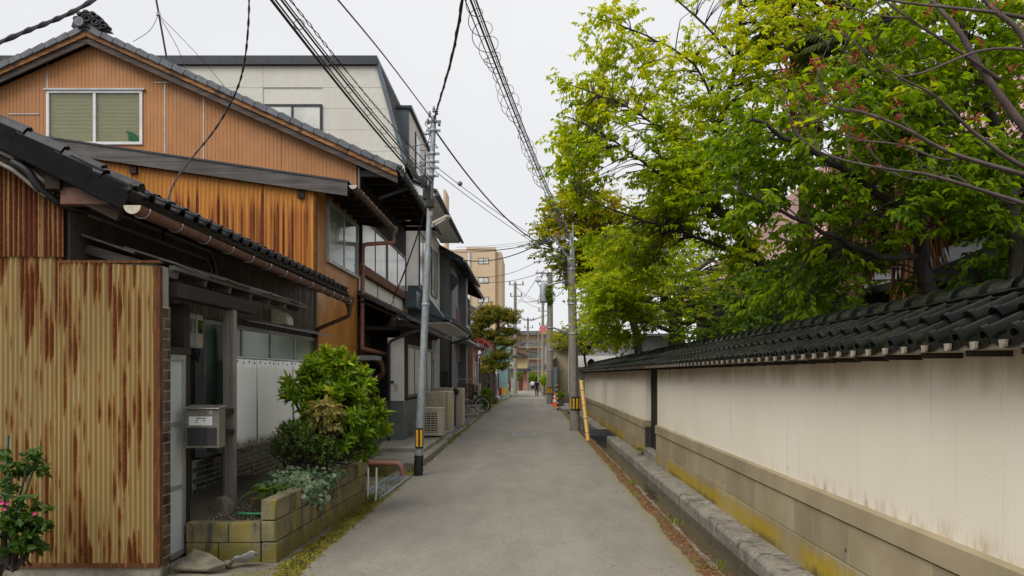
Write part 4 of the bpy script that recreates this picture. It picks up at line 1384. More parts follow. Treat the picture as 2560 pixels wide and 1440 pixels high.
def rock(label, c, r, seed, mt='stone', name='rock', flat=1.0):
    rg = random.Random(seed)
    import bmesh
    bm = bmesh.new(); bmesh.ops.create_icosphere(bm, subdivisions=2, radius=1)
    ax = [Vector((rg.uniform(-1, 1), rg.uniform(-1, 1), rg.uniform(-1, 1))).normalized() for _ in range(7)]
    ds = [rg.uniform(.55, .85) for _ in ax]
    for v_ in bm.verts:
        for a_, d_ in zip(ax, ds):
            k = v_.co.dot(a_) - d_
            if k > 0: v_.co -= a_*k
    me = bpy.data.meshes.new(name); bm.to_mesh(me); bm.free()
    me.materials.append(M[mt])
    o = link(name, me); o.location = c; o.scale = (r[0], r[1], r[2]); o.rotation_euler = (0, 0, rg.uniform(0, 6))
    ORG[o.name] = Vector(c)
    return tag(o, label, 'rock')
rock('shaggy brown rock by the green tiles behind the doorstep blocks', (-3.05, 7.95, .33), (.17, .15, .17), 3)
rock('flat rock at the foot of the planter ferns', (-2.75, 9.0, .38), (.16, .13, .09), 5)
b = MB(); b.prism([(-3.08, 6.86), (-2.98, 7.12), (-2.80, 7.02), (-2.62, 6.86), (-2.75, 6.80)], 'z', .03, .065)
o = b.build('broken_slab', M['stone'], bevel=.01); o.rotation_euler = (R(26), R(-6), 0); o.location.z += .04
tag(o, 'broken stone slab leaning against the doorstep blocks', 'slab')
rock('small pale rubble stone near the crumpled bag', (-2.66, 7.02, .03), (.06, .05, .04), 8)
bg = MB()
def bagf(u, v):
    r_ = .03 + .055*math.sin(PI*v)*(1+.5*math.sin(u*2*PI*3+v*5)+.3*math.sin(u*2*PI*7))
    return (-2.53 + .20*(v-.5) + r_*.6*math.cos(u*2*PI), 7.08 + r_*math.sin(u*2*PI), .055 + .05*v + r_*.6*math.cos(u*2*PI+1))
bg.grid(bagf, 22, 10)
tag(bg.build('plastic_bag', M['plastic_bag'], fix=False), 'crumpled white plastic bag on the doorstep ground', 'bag')
b = MB(); b.tube(smooth_path([(-2.74, 7.48, .40), (-2.62, 7.47, .395), (-2.50, 7.5, .39)]), .014, 8)
tag(b.build('green_hose', M['hose'], smooth=True), 'short green hose on the gravel behind the blocks', 'hose')
for i, (x, y, lab) in enumerate(((-2.18, 10.66, 'white stake beside the planter corner, nearer the wall'), (-2.06, 10.62, 'white stake at the planter corner, nearer the road'))):
    b = MB(); b.tube([(x, y, -.02), (x + .01, y, .16)], .012, 6); b.tube([(x + .01, y, .16), (x + .012, y + .01, .46)], [.016, .013], 8)
    tag(b.build('stake', M['white_paint'], smooth=True, angle=.8), lab, 'stake')
# drain gratings in the left gutter
def grate(label, x0, x1, y0, y1, skew, n):
    t = thing('drain_grating', label, 'grating', ((x0+x1)/2, y0, 0), 'steel gratings in the left gutter')
    f = MB()
    def q(x, y): return x + skew * (y - y0)
    for xx in (x0, x1):
        f.bar((q(xx, y0), y0, .012), (q(xx, y1), y1, .012), .035, .05)
    for yy_ in (y0, (y0+y1)/2, y1):
        f.bar((q(x0, yy_), yy_, .010), (q(x1, yy_), yy_, .010), .03, .045)
    f.build('frame', M['galv'], t)
    pit = MB(); pit.add([(q(x0, y0), y0, -.008), (q(x1, y0), y0, -.008), (q(x1, y1), y1, -.008), (q(x0, y1), y1, -.008)], [(0, 1, 2, 3)])
    pit.build('pit', M['black'], t)
    for i in range(1, n):
        yy_ = y0 + (y1 - y0) * i / n
        b = MB(); b.bar((q(x0, yy_), yy_, .015), (q(x1, yy_), yy_, .015), .02, .03); b.build('bar', M['galv'], t)
    for k in (.33, .66):
        b = MB(); xx = x0 + (x1 - x0)*k; b.bar((q(xx, y0), y0, .026), (q(xx, y1), y1, .026), .012, .01); b.build('bar', M['galv'], t)
grate('nearest drain grating, just past the block planter', -2.36, -2.03, 10.75, 13.2, .02, 26)
grate('middle drain grating by the beige gate wall', -2.42, -2.10, 22.4, 26.3, .01, 26)
grate('far drain grating before the bicycle', -2.38, -2.06, 26.9, 30.9, .0, 26)
# concrete step with mossy face and the red drain pipe
b = MB(); b.box(-3.2, -2.40, 13.4, 14.2, -.05, .20); tag(b.build('mossy_step', M['block'], bevel=.012), 'mossy low concrete step beside the red drain pipe', 'step')
dp = thing('drain_pipe', 'red plastic drain pipe bending down into the gutter', 'pipe', (-2.2, 13.2, 0))
pipe(dp, [(-2.95, 13.30, .235), (-2.14, 13.22, .225), (-2.10, 13.20, -.03)], .045, 'pipe_pink', 'pipe_run', (), 12, 5)
b = MB(); b.box(-3.0, -1.99, 14.3, 19.3, -.1, .12); kind(b.build('kerb_step', M['slab'], bevel=.02), 'structure')
b = MB(); b.box(-3.3, -2.15, 16.3, 21.5, .0, .20); tag(b.build('porch_step', M['slab'], bevel=.015), 'long concrete porch step under the air conditioner', 'step')
# ------------------------------------------------------------------ house 2: orange corrugated annex
h2 = thing('orange_annex', 'orange two-storey annex with rust-streaked corrugated side wall', 'house', (-5.5, 16, 0))
S2 = Face('S', Y2); E2 = Face('E', AX)
F2S = .146
fz = lambda x: 5.20 + F2S * (-3.29 - x)       # top of the fascia over x
b = MB(); b.box(-10.5, AX - .05, Y2 + .05, Y3 - .01, -.3, 5.05); b.build('core_wall', M['dark_wood_z'], h2)
u = -10.4
while u < AX - .02:
    u1 = min(u + .79, AX + .01)
    corr_sheet(S2, u - .02, u1, 2.7, lambda q: fz(q) - .2, .079, .010, .012 + (.006 if int((u+20)/.79) % 2 else 0), M['orange_rust'], h2)
    u += .79
b = MB(); b.box(AX - .03, AX + .018, Y2 - .03, Y2 + .03, 2.0, 5.15); b.build('corner_flashing', M['rust'], h2)
hw2 = [(15.22, 17.86, 3.86, 5.06)]
for (ya, yb_) in ((Y2 + .03, 15.72), (15.722, 16.9), (16.902, Y3 - .002)):
    wall_parts(E2, ya, yb_, 2.02, 5.2, hw2, .04, 'metal_panel', M['orange_sheet'], h2)
b = MB(); E2.box(b, Y2 + .03, Y3 - .01, -.2, 2.0, -.05, -.004); b.build('lower_wall', M['plank_brown'], h2)
b = MB(); E2.box(b, Y2 + .03, Y3 - .01, 1.96, 2.04, .0, .10); b.build('drip_ledge', M['galv'], h2)
window(E2, 15.22, 17.86, 3.86, 5.06, h2, M['alu'], M['glass_grey'], 2, 1, .07, .06)
# shallow roof: deck, fascia, sheet
rd = MB()
rd.prism([(-10.5, fz(-10.5) + .012), (-3.27, fz(-3.27) + .012), (-3.27, fz(-3.27) - .02), (-10.5, fz(-10.5) - .02)], 'y', Y2 - .14, Y3 + .75)
rd.build('roof_sheet', M['dark_trim'], h2)
rd = MB(); rd.prism([(-10.5, fz(-10.5) - .022), (-3.31, fz(-3.31) - .022), (-3.31, fz(-3.31) - .07), (-10.5, fz(-10.5) - .07)], 'y', Y2 - .08, Y3 + .70)
rd.build('soffit', M['dark_wood_x'], h2)
for (xa, xb) in ((-10.4, -6.9), (-6.898, -3.30)):
    f = MB(); f.prism([(xa, fz(xa) - .022), (xb, fz(xb) - .022), (xb, fz(xb) - .27), (xa, fz(xa) - .27)], 'y', Y2 - .125, Y2 - .085)
    f.build('fascia_board', M['grey_wood_x'], h2)
for i in range(7):
    y = Y2 + .15 + i * .58
    b = MB(); b.bar((-3.34, y, fz(-3.34) - .12), (AX - .1, y, fz(AX - .1) - .12), .06, .09); b.build('rafter', M['dark_wood_x'], h2)
for x in (-7.2, -4.15):
    b = MB(); b.box(x - .06, x + .06, Y2 - .08, Y2 + .1, fz(x) - .42, fz(x) - .275); b.build('purlin_end', M['dark_wood_y'], h2)
gutter(h2, -3.20, 5.13, Y2 - .10, 18.62, .07, 'gutter', .42)
b = MB(); b.prism([(-3.20 + .072*math.cos(PI + PI*i/10), 5.13 + .072*math.sin(PI + PI*i/10)) for i in range(11)], 'y', Y2 - .106, Y2 - .098); b.build('gutter_end', M['cream_plastic'], h2)
hopper(h2, (-3.20, 18.66, 5.10), 'pipe_grey', .085)
pipe(h2, [(-3.20, 18.66, 4.92), (-3.20, 18.66, 4.80), (-3.80, 18.10, 4.66), (-3.80, 18.02, 2.35), (-3.80, 18.02, 2.30), (-3.36, 18.55, 2.18)], .048, 'pipe_pink', 'downspout', [(-3.80, 18.03, 4.2), (-3.80, 18.03, 3.3), (-3.80, 18.03, 2.6)])

# ------------------------------------------------------------------ house 3: gabled wooden house
h3 = thing('gabled_house', 'old gabled house with brown ribbed siding and weathered bargeboards', 'house', (-8, 21, 0))
RX, RZ, GS = -9.86, 9.42, .45
EX3 = -2.93
S3 = Face('S', Y3)
rz3 = lambda x: RZ - GS * abs(x - RX)      # top of tiles
b = MB(); b.prism([(-17, -.3), (AX - .08, -.3), (AX - .08, rz3(AX) - .35), (RX, RZ - .35), (-17, rz3(-17) - .35)], 'y', Y3 + .08, Y4 - .02); b.build('core_wall', M['dark_wood_z'], h3)
# ribbed sheets on the gable, cut at the seams
def rib_sheet(u0, u1, v0, v1fn, d=0.0):
    mb = MB()
    n = int(round((u1 - u0) / .085))
    prof = []
    for i in range(n):
        a_ = u0 + (u1 - u0) * i / n
        w_ = (u1 - u0) / n
        prof += [(a_, .012), (a_ + w_*.92, .012), (a_ + w_*.935, .004), (a_ + w_*.985, .004)]
    prof.append((u1, .012))
    vs, fs = [], []
    for (u_, dd) in prof:
        vs += [S3.p(u_, v0, d + dd), S3.p(u_, v1fn(u_), d + dd)]
    fs = [(2*i, 2*i+2, 2*i+3, 2*i+1) for i in range(len(prof) - 1)]
    mb.add(vs, fs)
    mb.build('ribbed_sheet', M['gable_sheet'], h3, fix=False)
seams = [-15.2, -13.0, -10.87, -8.22, -7.35, -5.6, AX]
for i in range(len(seams) - 1):
    u0, u1 = seams[i], seams[i+1]
    top = lambda q: rz3(q) - .30
    if u0 == -10.87:
        rib_sheet(u0, u1, 8.1, top, .02); rib_sheet(u0, u1, 5.2, lambda q: 6.88, .02); rib_sheet(-8.72, u1, 6.88, lambda q: 8.1, .02)
    else:
        rib_sheet(u0 + .004, u1 - .004, 5.2, top, .02)
for u_ in (-10.87, -8.22, -7.35):
    b = MB(); S3.box(b, u_ - .012, u_ + .012, 5.6, 8.3 if u_ > -9 else 8.9, .03, .042); b.build('seam_strip', M['alu'], h3)
b = MB(); S3.box(b, -8.45, -7.98, 8.27, 8.29, .034, .05); b.build('seam_strip', M['alu'], h3)
b = MB(); S3.box(b, -11.75, -11.05, 7.56, 7.58, .034, .05); b.build('seam_strip', M['alu'], h3)
# gable window with blinds behind clear glass
w3 = window(S3, -10.88, -8.72, 6.88, 8.10, h3, M['white_pvc'], M['glass_clear'], 2, 1, .06, .07, gd=.03)
sl = MB()
for k in range(36):
    z = 6.96 + k * .0305
    sl.add([S3.p(-10.80, z, .004), S3.p(-8.80, z, .004), S3.p(-8.80, z + .026, -.014), S3.p(-10.80, z + .026, -.014)], [(0, 1, 2, 3)])
kind(sl.build('blind_slats', M['blind'], w3, fix=False), 'stuff')
b = MB(); S3.box(b, -10.85, -8.75, 6.9, 8.08, -.05, -.03); b.build('blind_backing', M['blind'], w3)
b = MB(); b.prism([(-9.05, 6.97), (-8.82, 6.96), (-8.82, 7.06), (-8.92, 7.15), (-9.02, 7.18), (-9.12, 7.19), (-9.05, 7.10)], 'y', Y3 - .024, Y3 - .016); b.build('sticker', M['hose'], w3)
hd = MB(); S3.box(hd, -10.92, -8.66, 8.10, 8.135, .02, .10); hd.build('head_flashing', M['alu'], w3)
# bargeboards, two layers, in lengths
def sloped(xa, xb, dz0, dz1, y0, y1):
    mb = MB()
    mb.prism([(xa, rz3(xa) - dz0), (xb, rz3(xb) - dz0), (xb, rz3(xb) - dz1), (xa, rz3(xa) - dz1)], 'y', y0, y1)
    return mb
for (xa, xb) in ((RX + .003, -7.35), (-7.347, -5.1), (-5.097, EX3 - .02)):
    sloped(xa, xb, .075, .20, Y3 - .30, Y3 - .26).build('bargeboard', M['barge_hi'], h3)
    sloped(xa, xb, .19, .345, Y3 - .255, Y3 - .20).build('lower_bargeboard', M['barge_lo'], h3)
for (xa, xb) in ((-12.2, RX - .003), (-15, -12.203)):
    sloped(xa, xb, .075, .20, Y3 - .30, Y3 - .26).build('bargeboard', M['barge_hi'], h3)
    sloped(xa, xb, .19, .345, Y3 - .255, Y3 - .20).build('lower_bargeboard', M['barge_lo'], h3)
# roof decks
for (xa, xb) in ((-16.9, RX), (RX, EX3 + .03)):
    mb = MB(); mb.prism([(xa, rz3(xa) - .02), (xb, rz3(xb) - .02), (xb, rz3(xb) - .074), (xa, rz3(xa) - .074)], 'y', Y3 - .34, Y4 + .1)
    mb.build('roof_deck', M['dark_tile'], h3)
mb = MB(); mb.prism([(AX + .0, rz3(AX) - .076), (EX3 - .03, rz3(EX3 - .03) - .076), (EX3 - .03, rz3(EX3 - .03) - .10), (AX, rz3(AX) - .10)], 'y', Y3 - .19, Y4 + .05); mb.build('soffit', M['dark_wood_x'], h3)
# verge tiles, each lapping the next
vt = MB()
vt.prism([(0, -.085), (0, .045), (.02, .06), (.285, .045), (.285, -.085)], 'y', -.02, .22)
v3m = mesh_only(vt, 'verge_tile', M['grey_tile'], bevel=.012)
ga = math.atan(GS)
k = 0
x = RX + .12
while x < EX3 - .1:
    piece('verge_tile', v3m, h3, (x, Y3 - .33, rz3(x) + .0), (0, ga + .045, rng.uniform(-.01, .01))); x += .262
x = RX - .12
while x > -14.6:
    o = piece('verge_tile', v3m, h3, (x, Y3 - .33, rz3(x) + .0), (0, -ga - .045, 0), (-1, 1, 1)); x -= .262
# ridge ornament
oni = MB()
oni.lathe((RX - .09, Y3 - .42, RZ + .075), [(.105, .0), (.115, .03), (.115, .20), (.09, .24)], 14, 'y')
o3 = oni.build('ridge_end_disc', M['grey_tile'], h3, smooth=True, angle=.6)
od = MB()
def blob(c, r, n=7):
    od.lathe(c, [(max(.001, r[0]*math.sin(PI*i/n)), -r[2]*math.cos(PI*i/n)) for i in range(n+1)], 9)
od.prism([(RX - .30, RZ - .02), (RX - .24, RZ + .22), (RX - .10, RZ + .42), (RX + .12, RZ + .44), (RX + .30, RZ + .30), (RX + .42, RZ + .10), (RX + .55, RZ - .14), (RX, RZ - .02)], 'y', Y3 - .34, Y3 - .14)
for (dx, dz, r) in ((-.10, .37, .07), (.03, .42, .075), (.17, .38, .07), (.29, .27, .06), (.39, .13, .055), (.48, .0, .05)):
    od.lathe((RX + dx, Y3 - .34, RZ + dz), [(r*.5, -.06), (r, -.03), (r*1.05, .0), (r, .16)], 10, 'y')
for (cx_, cz_, r0_, n_, sg_) in ((.06, .22, .15, 16, 1), (.26, .12, .12, 14, -1), (-.16, .20, .09, 12, 1), (.42, -.02, .08, 10, -1)):
    od.tube([(RX + cx_ + r0_*(1 - k_/n_*.75)*math.cos(sg_*k_*.62), Y3 - .36 - .02*k_/n_, RZ + cz_ + r0_*(1 - k_/n_*.75)*math.sin(sg_*k_*.62)) for k_ in range(n_)], [.034 - .012*k_/n_ for k_ in range(n_)], 7)
od.v = [(a_, b_, RZ + (c_ - RZ)*.72) for a_, b_, c_ in od.v]
od.build('ridge_ornament', M['dark_tile'], h3, smooth=True, angle=.8)
# street-side eave: tiles, purlins, rafters, gutter, oblique pipe
eave_row(h3, EX3 + .05, rz3(EX3) - .02, GS, Y3 - .25, 20.6, 'dark_tile', .28, 1)
eave_row(h3, EX3 + .05, rz3(EX3) - .02, GS, 20.6, Y4 + .1, 'dark_tile', .28, 1, joined=True)
zE = rz3(EX3)
gutter(h3, EX3 + .11, zE - .14, Y3 - .28, Y4 + .1, .06, 'dark_trim', .5)
for i in range(9):
    y = Y3 + .02 + i * .86
    b = MB(); b.box(AX, EX3 + .0 - .22, y, y + .11, zE - .09, zE + .04); b.build('bracket_beam', M['dark_wood_x'], h3)
for i in range(16):
    y = Y3 - .12 + i * .45
    b = MB(); b.bar((EX3 - .01, y, zE - .13), (AX, y, rz3(AX) - .15), .05, .06); b.build('rafter', M['dark_wood_x'], h3)
b = MB(); b.box(EX3 - .34, EX3 - .22, Y3 - .15, Y4 - .02, zE - .02, zE + .09); b.build('eave_purlin', M['dark_wood_y'], h3)
b = MB(); b.box(EX3 - 1.02, EX3 - .22, Y3 + .01, Y3 + .13, zE - .12, zE - .0); b.build('gable_bracket', M['grey_wood_x'], h3)
pipe(h3, [(EX3 + .06, Y3 + .8, zE - .2), (EX3 - .1, Y3 + .75, zE - .26), (-3.45, Y3 + .3, zE - .55)], .04, 'dark_trim')
pipe(h3, [(AX + .06, Y3 - .08, 6.35), (AX + .06, Y3 - .08, 5.45)], .028, 'pipe_grey', 'conduit')
# upper street wall: posts, window band, plaster strip
E3 = Face('E', AX)
b = MB(); E3.wall(b, Y3 + .0, Y4, 3.0, zE - .05, [(18.3, 24.85, 4.22, 5.34)], .06); b.build('upper_wall', M['dark_wood_z'], h3)
window(E3, 18.3, 21.55, 4.22, 5.34, h3, M['alu_brown'], M['glass_curtain'], 2, 1, .045, .05)
window(E3, 21.6, 24.85, 4.22, 5.34, h3, M['alu_brown'], M['glass_curtain'], 2, 1, .045, .05)
b = MB(); E3.box(b, 18.0, Y4 - .02, 4.0, 4.20, .0, .12); b.build('sill_beam', M['plank_brown'], h3)
for (ya, yb_) in ((18.1, 20.2), (20.35, 22.6), (22.75, 24.9)):
    b = MB(); E3.box(b, ya, yb_, 3.62, 3.98, .0, .02); b.build('plaster_infill', M['white_paint'], h3)
b = MB(); E3.box(b, 18.0, Y4 - .02, 3.50, 3.61, .0, .10); b.build('tie_beam', M['plank_brown'], h3)
# tiled pent roof over the ground floor
pent = lambda x: 3.42 - .42 * (x - AX)
for k in range(3):
    pass
b = MB(); b.prism([(AX, pent(AX)), (-3.02, pent(-3.02)), (-3.02, pent(-3.02) - .05), (AX, pent(AX) - .05)], 'y', 18.0, 22.5); b.build('pent_roof', M['dark_wood_x'], h3)
eave_row(h3, -3.0, pent(-3.0) + .05, .42, 18.0, 22.4, 'dark_tile', .27, 4, joined=True)
b = MB(); b.box(-3.08, -3.03, 17.98, 22.5, pent(-3.0) - .12, pent(-3.0) - .045); b.build('pent_board', M['plank_brown'], h3)
gutter(h3, -2.93, pent(-3.0) - .06, 17.95, 22.5, .05, 'alu_brown', .6)
# ground floor: plank wall and the projecting white bay on a terrazzo base
y = Y3 + .02
while y < 19.9:
    b = MB(); E3.box(b, y, y + .135, .05, 2.98, .06, .085); b.build('plank', M['plank_brown'], h3); y += .142
b = MB(); E3.box(b, Y3 + .0, Y4, -.1, 3.0, -.06, .055); b.build('lower_wall', M['dark_wood_z'], h3)
YB, XB0, XB1 = 18.25, -3.26, -2.90
bayS, bayE = Face('S', YB), Face('E', XB1)
b = MB(); b.box(AX + .02, XB1, YB, 23.6, .08, 1.10); b.build('bay_base', M['speckle'], h3)
b = MB(); bayE.wall(b, YB + .0, 23.6, 1.102, 2.72, [(18.62, 23.3, 1.16, 2.42)], .08); b.build('bay_wall', M['dark_wood_z'], h3)
b = MB(); b.box(XB0, XB1 + .003, YB - .006, YB + .1, 1.103, 2.55); b.build('bay_front', M['white_paint'], h3)
window(bayE, 18.62, 20.95, 1.16, 2.42, h3, M['alu_brown'], M['glass_frost'], 2, 1, .07, .05)
window(bayE, 21.0, 23.3, 1.16, 2.42, h3, M['alu_brown'], M['glass_frost'], 2, 1, .07, .05)
b = MB(); b.box(AX, XB1 + .16, YB - .1, 23.7, 2.722, 2.80); b.build('bay_lintel', M['dark_wood_y'], h3)
b = MB(); b.prism([(-3.05, 2.98), (XB1 + .42, 2.80), (XB1 + .42, 2.76), (-3.05, 2.80)], 'y', YB - .2, 23.7); b.build('bay_roof', M['dark_wood_x'], h3)
eave_row(h3, XB1 + .44, 2.83, .4, YB + .9, 23.7, 'dark_tile', .27, 2, joined=True)
gutter(h3, XB1 + .50, 2.76, YB - .2, 23.7, .05, 'alu_brown', .6)
pipe(h3, [(XB1 + .46, YB - .14, 2.74), (XB1 + .1, YB - .16, 2.62), (XB0 + .06, YB - .16, 2.45), (XB0 + .06, YB - .16, .05)], .034, 'dark_trim', 'downspout')
b = MB(); b.box(XB1 - .20, XB1 - .13, YB - .035, YB - .006, 1.34, 1.50); b.build('intercom', M['cream_plastic'], h3, bevel=.004)
b = MB(); b.box(XB0 - .05, XB1 - .22, YB - .03, YB - .006, 1.50, 1.56); b.build('name_plate', M['dark_wood_x'], h3)
b = MB(); b.box(-3.75, -3.35, 17.2, 18.0, 2.02, 2.12); b.build('side_hood', M['galv'], h3)
v = MB(); v.lathe((-3.72, 18.3, 1.62), [(.10, 0), (.115, .05), (.115, .16), (.08, .22), (.02, .24)], 12); v.build('vent_cowl', M['galv'], h3, smooth=True, angle=.6)
pipe(h3, [(-3.62, 18.4, 2.1), (-3.40, 18.35, 1.95), (-3.36, 18.35, 1.70), (-3.75, 18.4, 1.55)], .07, 'gutter', 'duct')

# television mast on the roof of house 3
t = thing('roof_mast', 'thin dark antenna mast with guy wires above the gabled roof', 'antenna', (-8.1, 18.6, rz3(-8.1)))
b = MB(); b.tube([P(416, 141, 18.6), P(390, -4, 18.6), P(370, -120, 18.6)], .022, 6); b.build('mast', M['cable'], t)
b = MB(); b.lathe(P(396, 36, 18.6), [(.05, -.03), (.05, .03)], 8); b.build('clamp', M['alu'], t)
for i, (x, y) in enumerate(((333, 104), (470, 190), (560, 215))):
    b = MB(); p, q = P(396, 36, 18.6), P(x, y, 18.55 if i == 0 else 21); b.tube(smooth_path([p, (p+q)/2 + Vector((.1, 0, -.05)), q], 4), .008, 4, False); b.build('guy_wire', M['wire_grey'], t)

# ------------------------------------------------------------------ house 4: tall modern house, pale siding, raked dark roof
h4 = thing('tall_pale_house', 'tall modern house with cream siding and steep dark raked roof', 'house', (-9, 30, 0))
ZT = 11.70
XT, XM, ZM = -4.84, -3.92, 8.33
prof4 = [(-20, -.6), (XM, -.6), (XM, ZM), (XT, ZT - .05), (-20, ZT - .05)]
b = MB(); b.prism([(x + (.0 if x < -19 else -.10), z) for x, z in prof4], 'y', Y4 + .05, Y5); b.build('core_wall', M['dark_trim'], h4)
S4 = Face('S', Y4)
def edge4(z): return XM + (XT - XM) * max(0, (z - ZM)) / (ZT - ZM) if z > ZM else XM
z = 5.4
win4 = (-8.4, -6.53, 8.5, 10.2)
rows4 = [5.4 + .667 * i for i in range(9)] + [ZT - .30]
for i in range(len(rows4) - 1):
    z0, z1 = rows4[i], rows4[i+1]
    if z1 - z0 < .05: continue
    cuts = [-16.0, -12.1, -8.4, -3.0] if i % 1 == 0 else []
    for (ca, cb_) in zip(cuts[:-1], cuts[1:]):
        segs = [(ca, cb_)]
        if z0 < win4[3] and z1 > win4[2]:
            out = []
            for (p, q) in segs:
                if p < win4[0]: out.append((p, min(q, win4[0])))
                if q > win4[1]: out.append((max(p, win4[1]), q))
            segs = out
        for (p, q) in segs:
            zz0, zz1 = z0, z1
            e0, e1 = min(q, edge4(z0)), min(q, edge4(z1))
            if e0 - p < .1: continue
            mb = MB(); mb.prism([(p + .004, z0 + .004), (e0 - .004, z0 + .004), (e1 - .004, z1 - .004), (p + .004, z1 - .004)], 'y', Y4, Y4 + .045)
            mb.build('siding_panel', M['cream_siding'], h4)
mb = MB(); mb.prism([(-20, 3), (XM - .02, 3), (XM - .02, ZM), (XT - .02, ZT - .05), (-20, ZT - .05)], 'y', Y4 + .03, Y4 + .055); mb.build('joint_backing', M['cream_siding'], h4)
window(S4, win4[0], win4[1], win4[2], win4[3], h4, M['black_frame'], M['glass_curtain'], 2, 1, .07, .05)
mb = MB(); mb.box(-20, XT + .05, Y4 - .12, Y5, ZT - .27, ZT + .0); mb.build('roof_edge', M['dark_trim'], h4)
mb = MB(); mb.add([(XT + .04, Y4 - .06, ZT - .02), (XM + .06, Y4 - .06, ZM), (XM + .06, Y4 + .06, ZM), (XT + .04, Y4 + .06, ZT - .02),
                   (XT - .08, Y4 - .06, ZT - .02), (XM - .06, Y4 - .06, ZM), (XM - .06, Y4 + .06, ZM), (XT - .08, Y4 + .06, ZT - .02)],
                  [(0,1,2,3),(7,6,5,4),(0,4,5,1),(1,5,6,2),(2,6,7,3),(3,7,4,0)]); mb.build('rake_trim', M['slate_blue'], h4)
rk = Vector((XM - XT, 0, ZM - ZT)).normalized()
mb = MB(); mb.add([(XT, Y4 + .06, ZT - .02), (XM, Y4 + .06, ZM), (XM, Y5, ZM), (XT, Y5, ZT - .02)], [(0, 1, 2, 3)]); mb.build('raked_roof', M['seam_roof'], h4)
for i in range(26):
    y = Y4 + .2 + i * .36
    b = MB(); b.bar((XT + .015, y, ZT - .03), (XM + .015, y, ZM), .03, .05, (1, 0, .3)); b.build('roof_seam', M['seam_roof'], h4)
# dormer on the rake
YD0, YD1, XD, ZD = 27.0, 32.6, -4.12, 10.72
mb = MB(); mb.box(-4.9, XD, YD0, YD1, 7.4, ZD); dm = mb.build('dormer', M['slate_blue'], h4)
mb = MB(); mb.box(-4.9, XD + .12, YD0 - .06, YD1 + .06, ZD + .002, ZD + .10); mb.build('dormer_roof', M['dark_trim'], dm)
ED = Face('E', XD)
mb = MB(); ED.box(mb, YD0 + .1, YD1 - .02, 7.4, ZD - .02, .004, .02); mb.build('dormer_cladding', M['cream_siding'], dm)
for (ya, yb_) in ((28.4, 29.5), (31.0, 32.3)):
    mb = MB(); ED.box(mb, ya, yb_, 7.7, ZD - .35, .02, .06); f = mb.build('dormer_window', M['black_frame'], dm)
    mb = MB(); ED.box(mb, ya + .09, yb_ - .09, 7.8, ZD - .45, .058, .064); 
    o = mb.build('dormer_pane', M['glass_grey'], dm)
# main street wall, siding boards, eave with white soffit
E4 = Face('E', AX)
ww = [(27.9, 29.7, 4.85, 6.75), (31.3, 33.2, 4.85, 6.75)]
for i in range(9):
    z0 = 3.3 + i * .455
    wall_parts(E4, Y4 + .02, Y5 - .02, z0, z0 + .447, ww, .05, 'siding_panel', M['white_siding'], h4)
for (ya, yb_, za, zb) in ww:
    window(E4, ya, yb_, za, zb, h4, M['black_frame'], M['glass_curtain'], 2, 1, .06, .05)
mb = MB(); E4.box(mb, Y4 + .01, Y5, -.5, 3.29, -.05, .0); mb.build('lower_wall', M['pale_wall'], h4)
mb = MB(); mb.prism([(AX + .02, 7.42), (-3.05, 7.42), (-3.05, 7.50), (AX + .02, 7.9)], 'y', Y4 + .35, Y5 + .1); mb.build('eave_soffit', M['white_paint'], h4)
mb = MB(); mb.prism([(AX, 7.93), (-3.0, 7.52), (-3.0, 7.46), (-3.045, 7.46), (-3.045, 7.515), (AX, 7.90)], 'y', Y4 + .3, Y5 + .14); mb.build('eave_roof', M['dark_trim'], h4)
eave_row(h4, -2.98, 7.53, .46, Y4 + .3, Y5, 'dark_tile', .28, 3, joined=True)
gutter(h4, -2.93, 7.45, Y4 + .3, Y5 + .1, .06, 'dark_trim', .7)
mb = MB(); mb.box(AX, -3.0, Y4 + .36, Y4 + .42, 7.425, 7.6); mb.build('eave_end', M['white_paint'], h4)
# lower blue-black canopy and its gutter
mb = MB(); mb.prism([(AX, 4.55), (-3.55, 4.55), (-2.75, 3.55), (-2.75, 3.42), (AX, 3.42)], 'y', 25.4, 26.1); mb.build('canopy_cheek', M['slate_blue'], h4)
mb = MB(); mb.prism([(AX, 3.95), (-2.55, 3.48), (-2.55, 3.42), (AX, 3.88)], 'y', 25.3, 33.8); mb.build('canopy_roof', M['slate_blue'], h4)
mb = MB(); mb.box(AX, -2.58, 25.5, 33.7, 3.34, 3.40); mb.build('canopy_soffit', M['white_siding'], h4)
eave_row(h4, -2.52, 3.49, .35, 26.2, 33.7, 'dark_tile', .28, 3, joined=True)
gutter(h4, -2.47, 3.42, 25.3, 33.8, .055, 'dark_trim', .7)
mb = MB(); mb.box(-3.8, -3.45, 24.2, 25.2, 3.75, 4.25); mb.build('sign_box', M['slate_blue'], h4)
mb = MB(); E4.box(mb, 27.0, 28.0, .05, 2.2, .0, .05); mb.build('front_door', M['alu_brown'], h4)
window(E4, 29.5, 32, 1.0, 2.3, h4, M['alu_brown'], M['glass_frost'], 3, 1, .06, .05)
pipe(h4, [(-2.47, 33.6, 3.38), (-2.6, 33.7, 3.25), (-3.4, 34.2, 3.05)], .04, 'dark_trim')

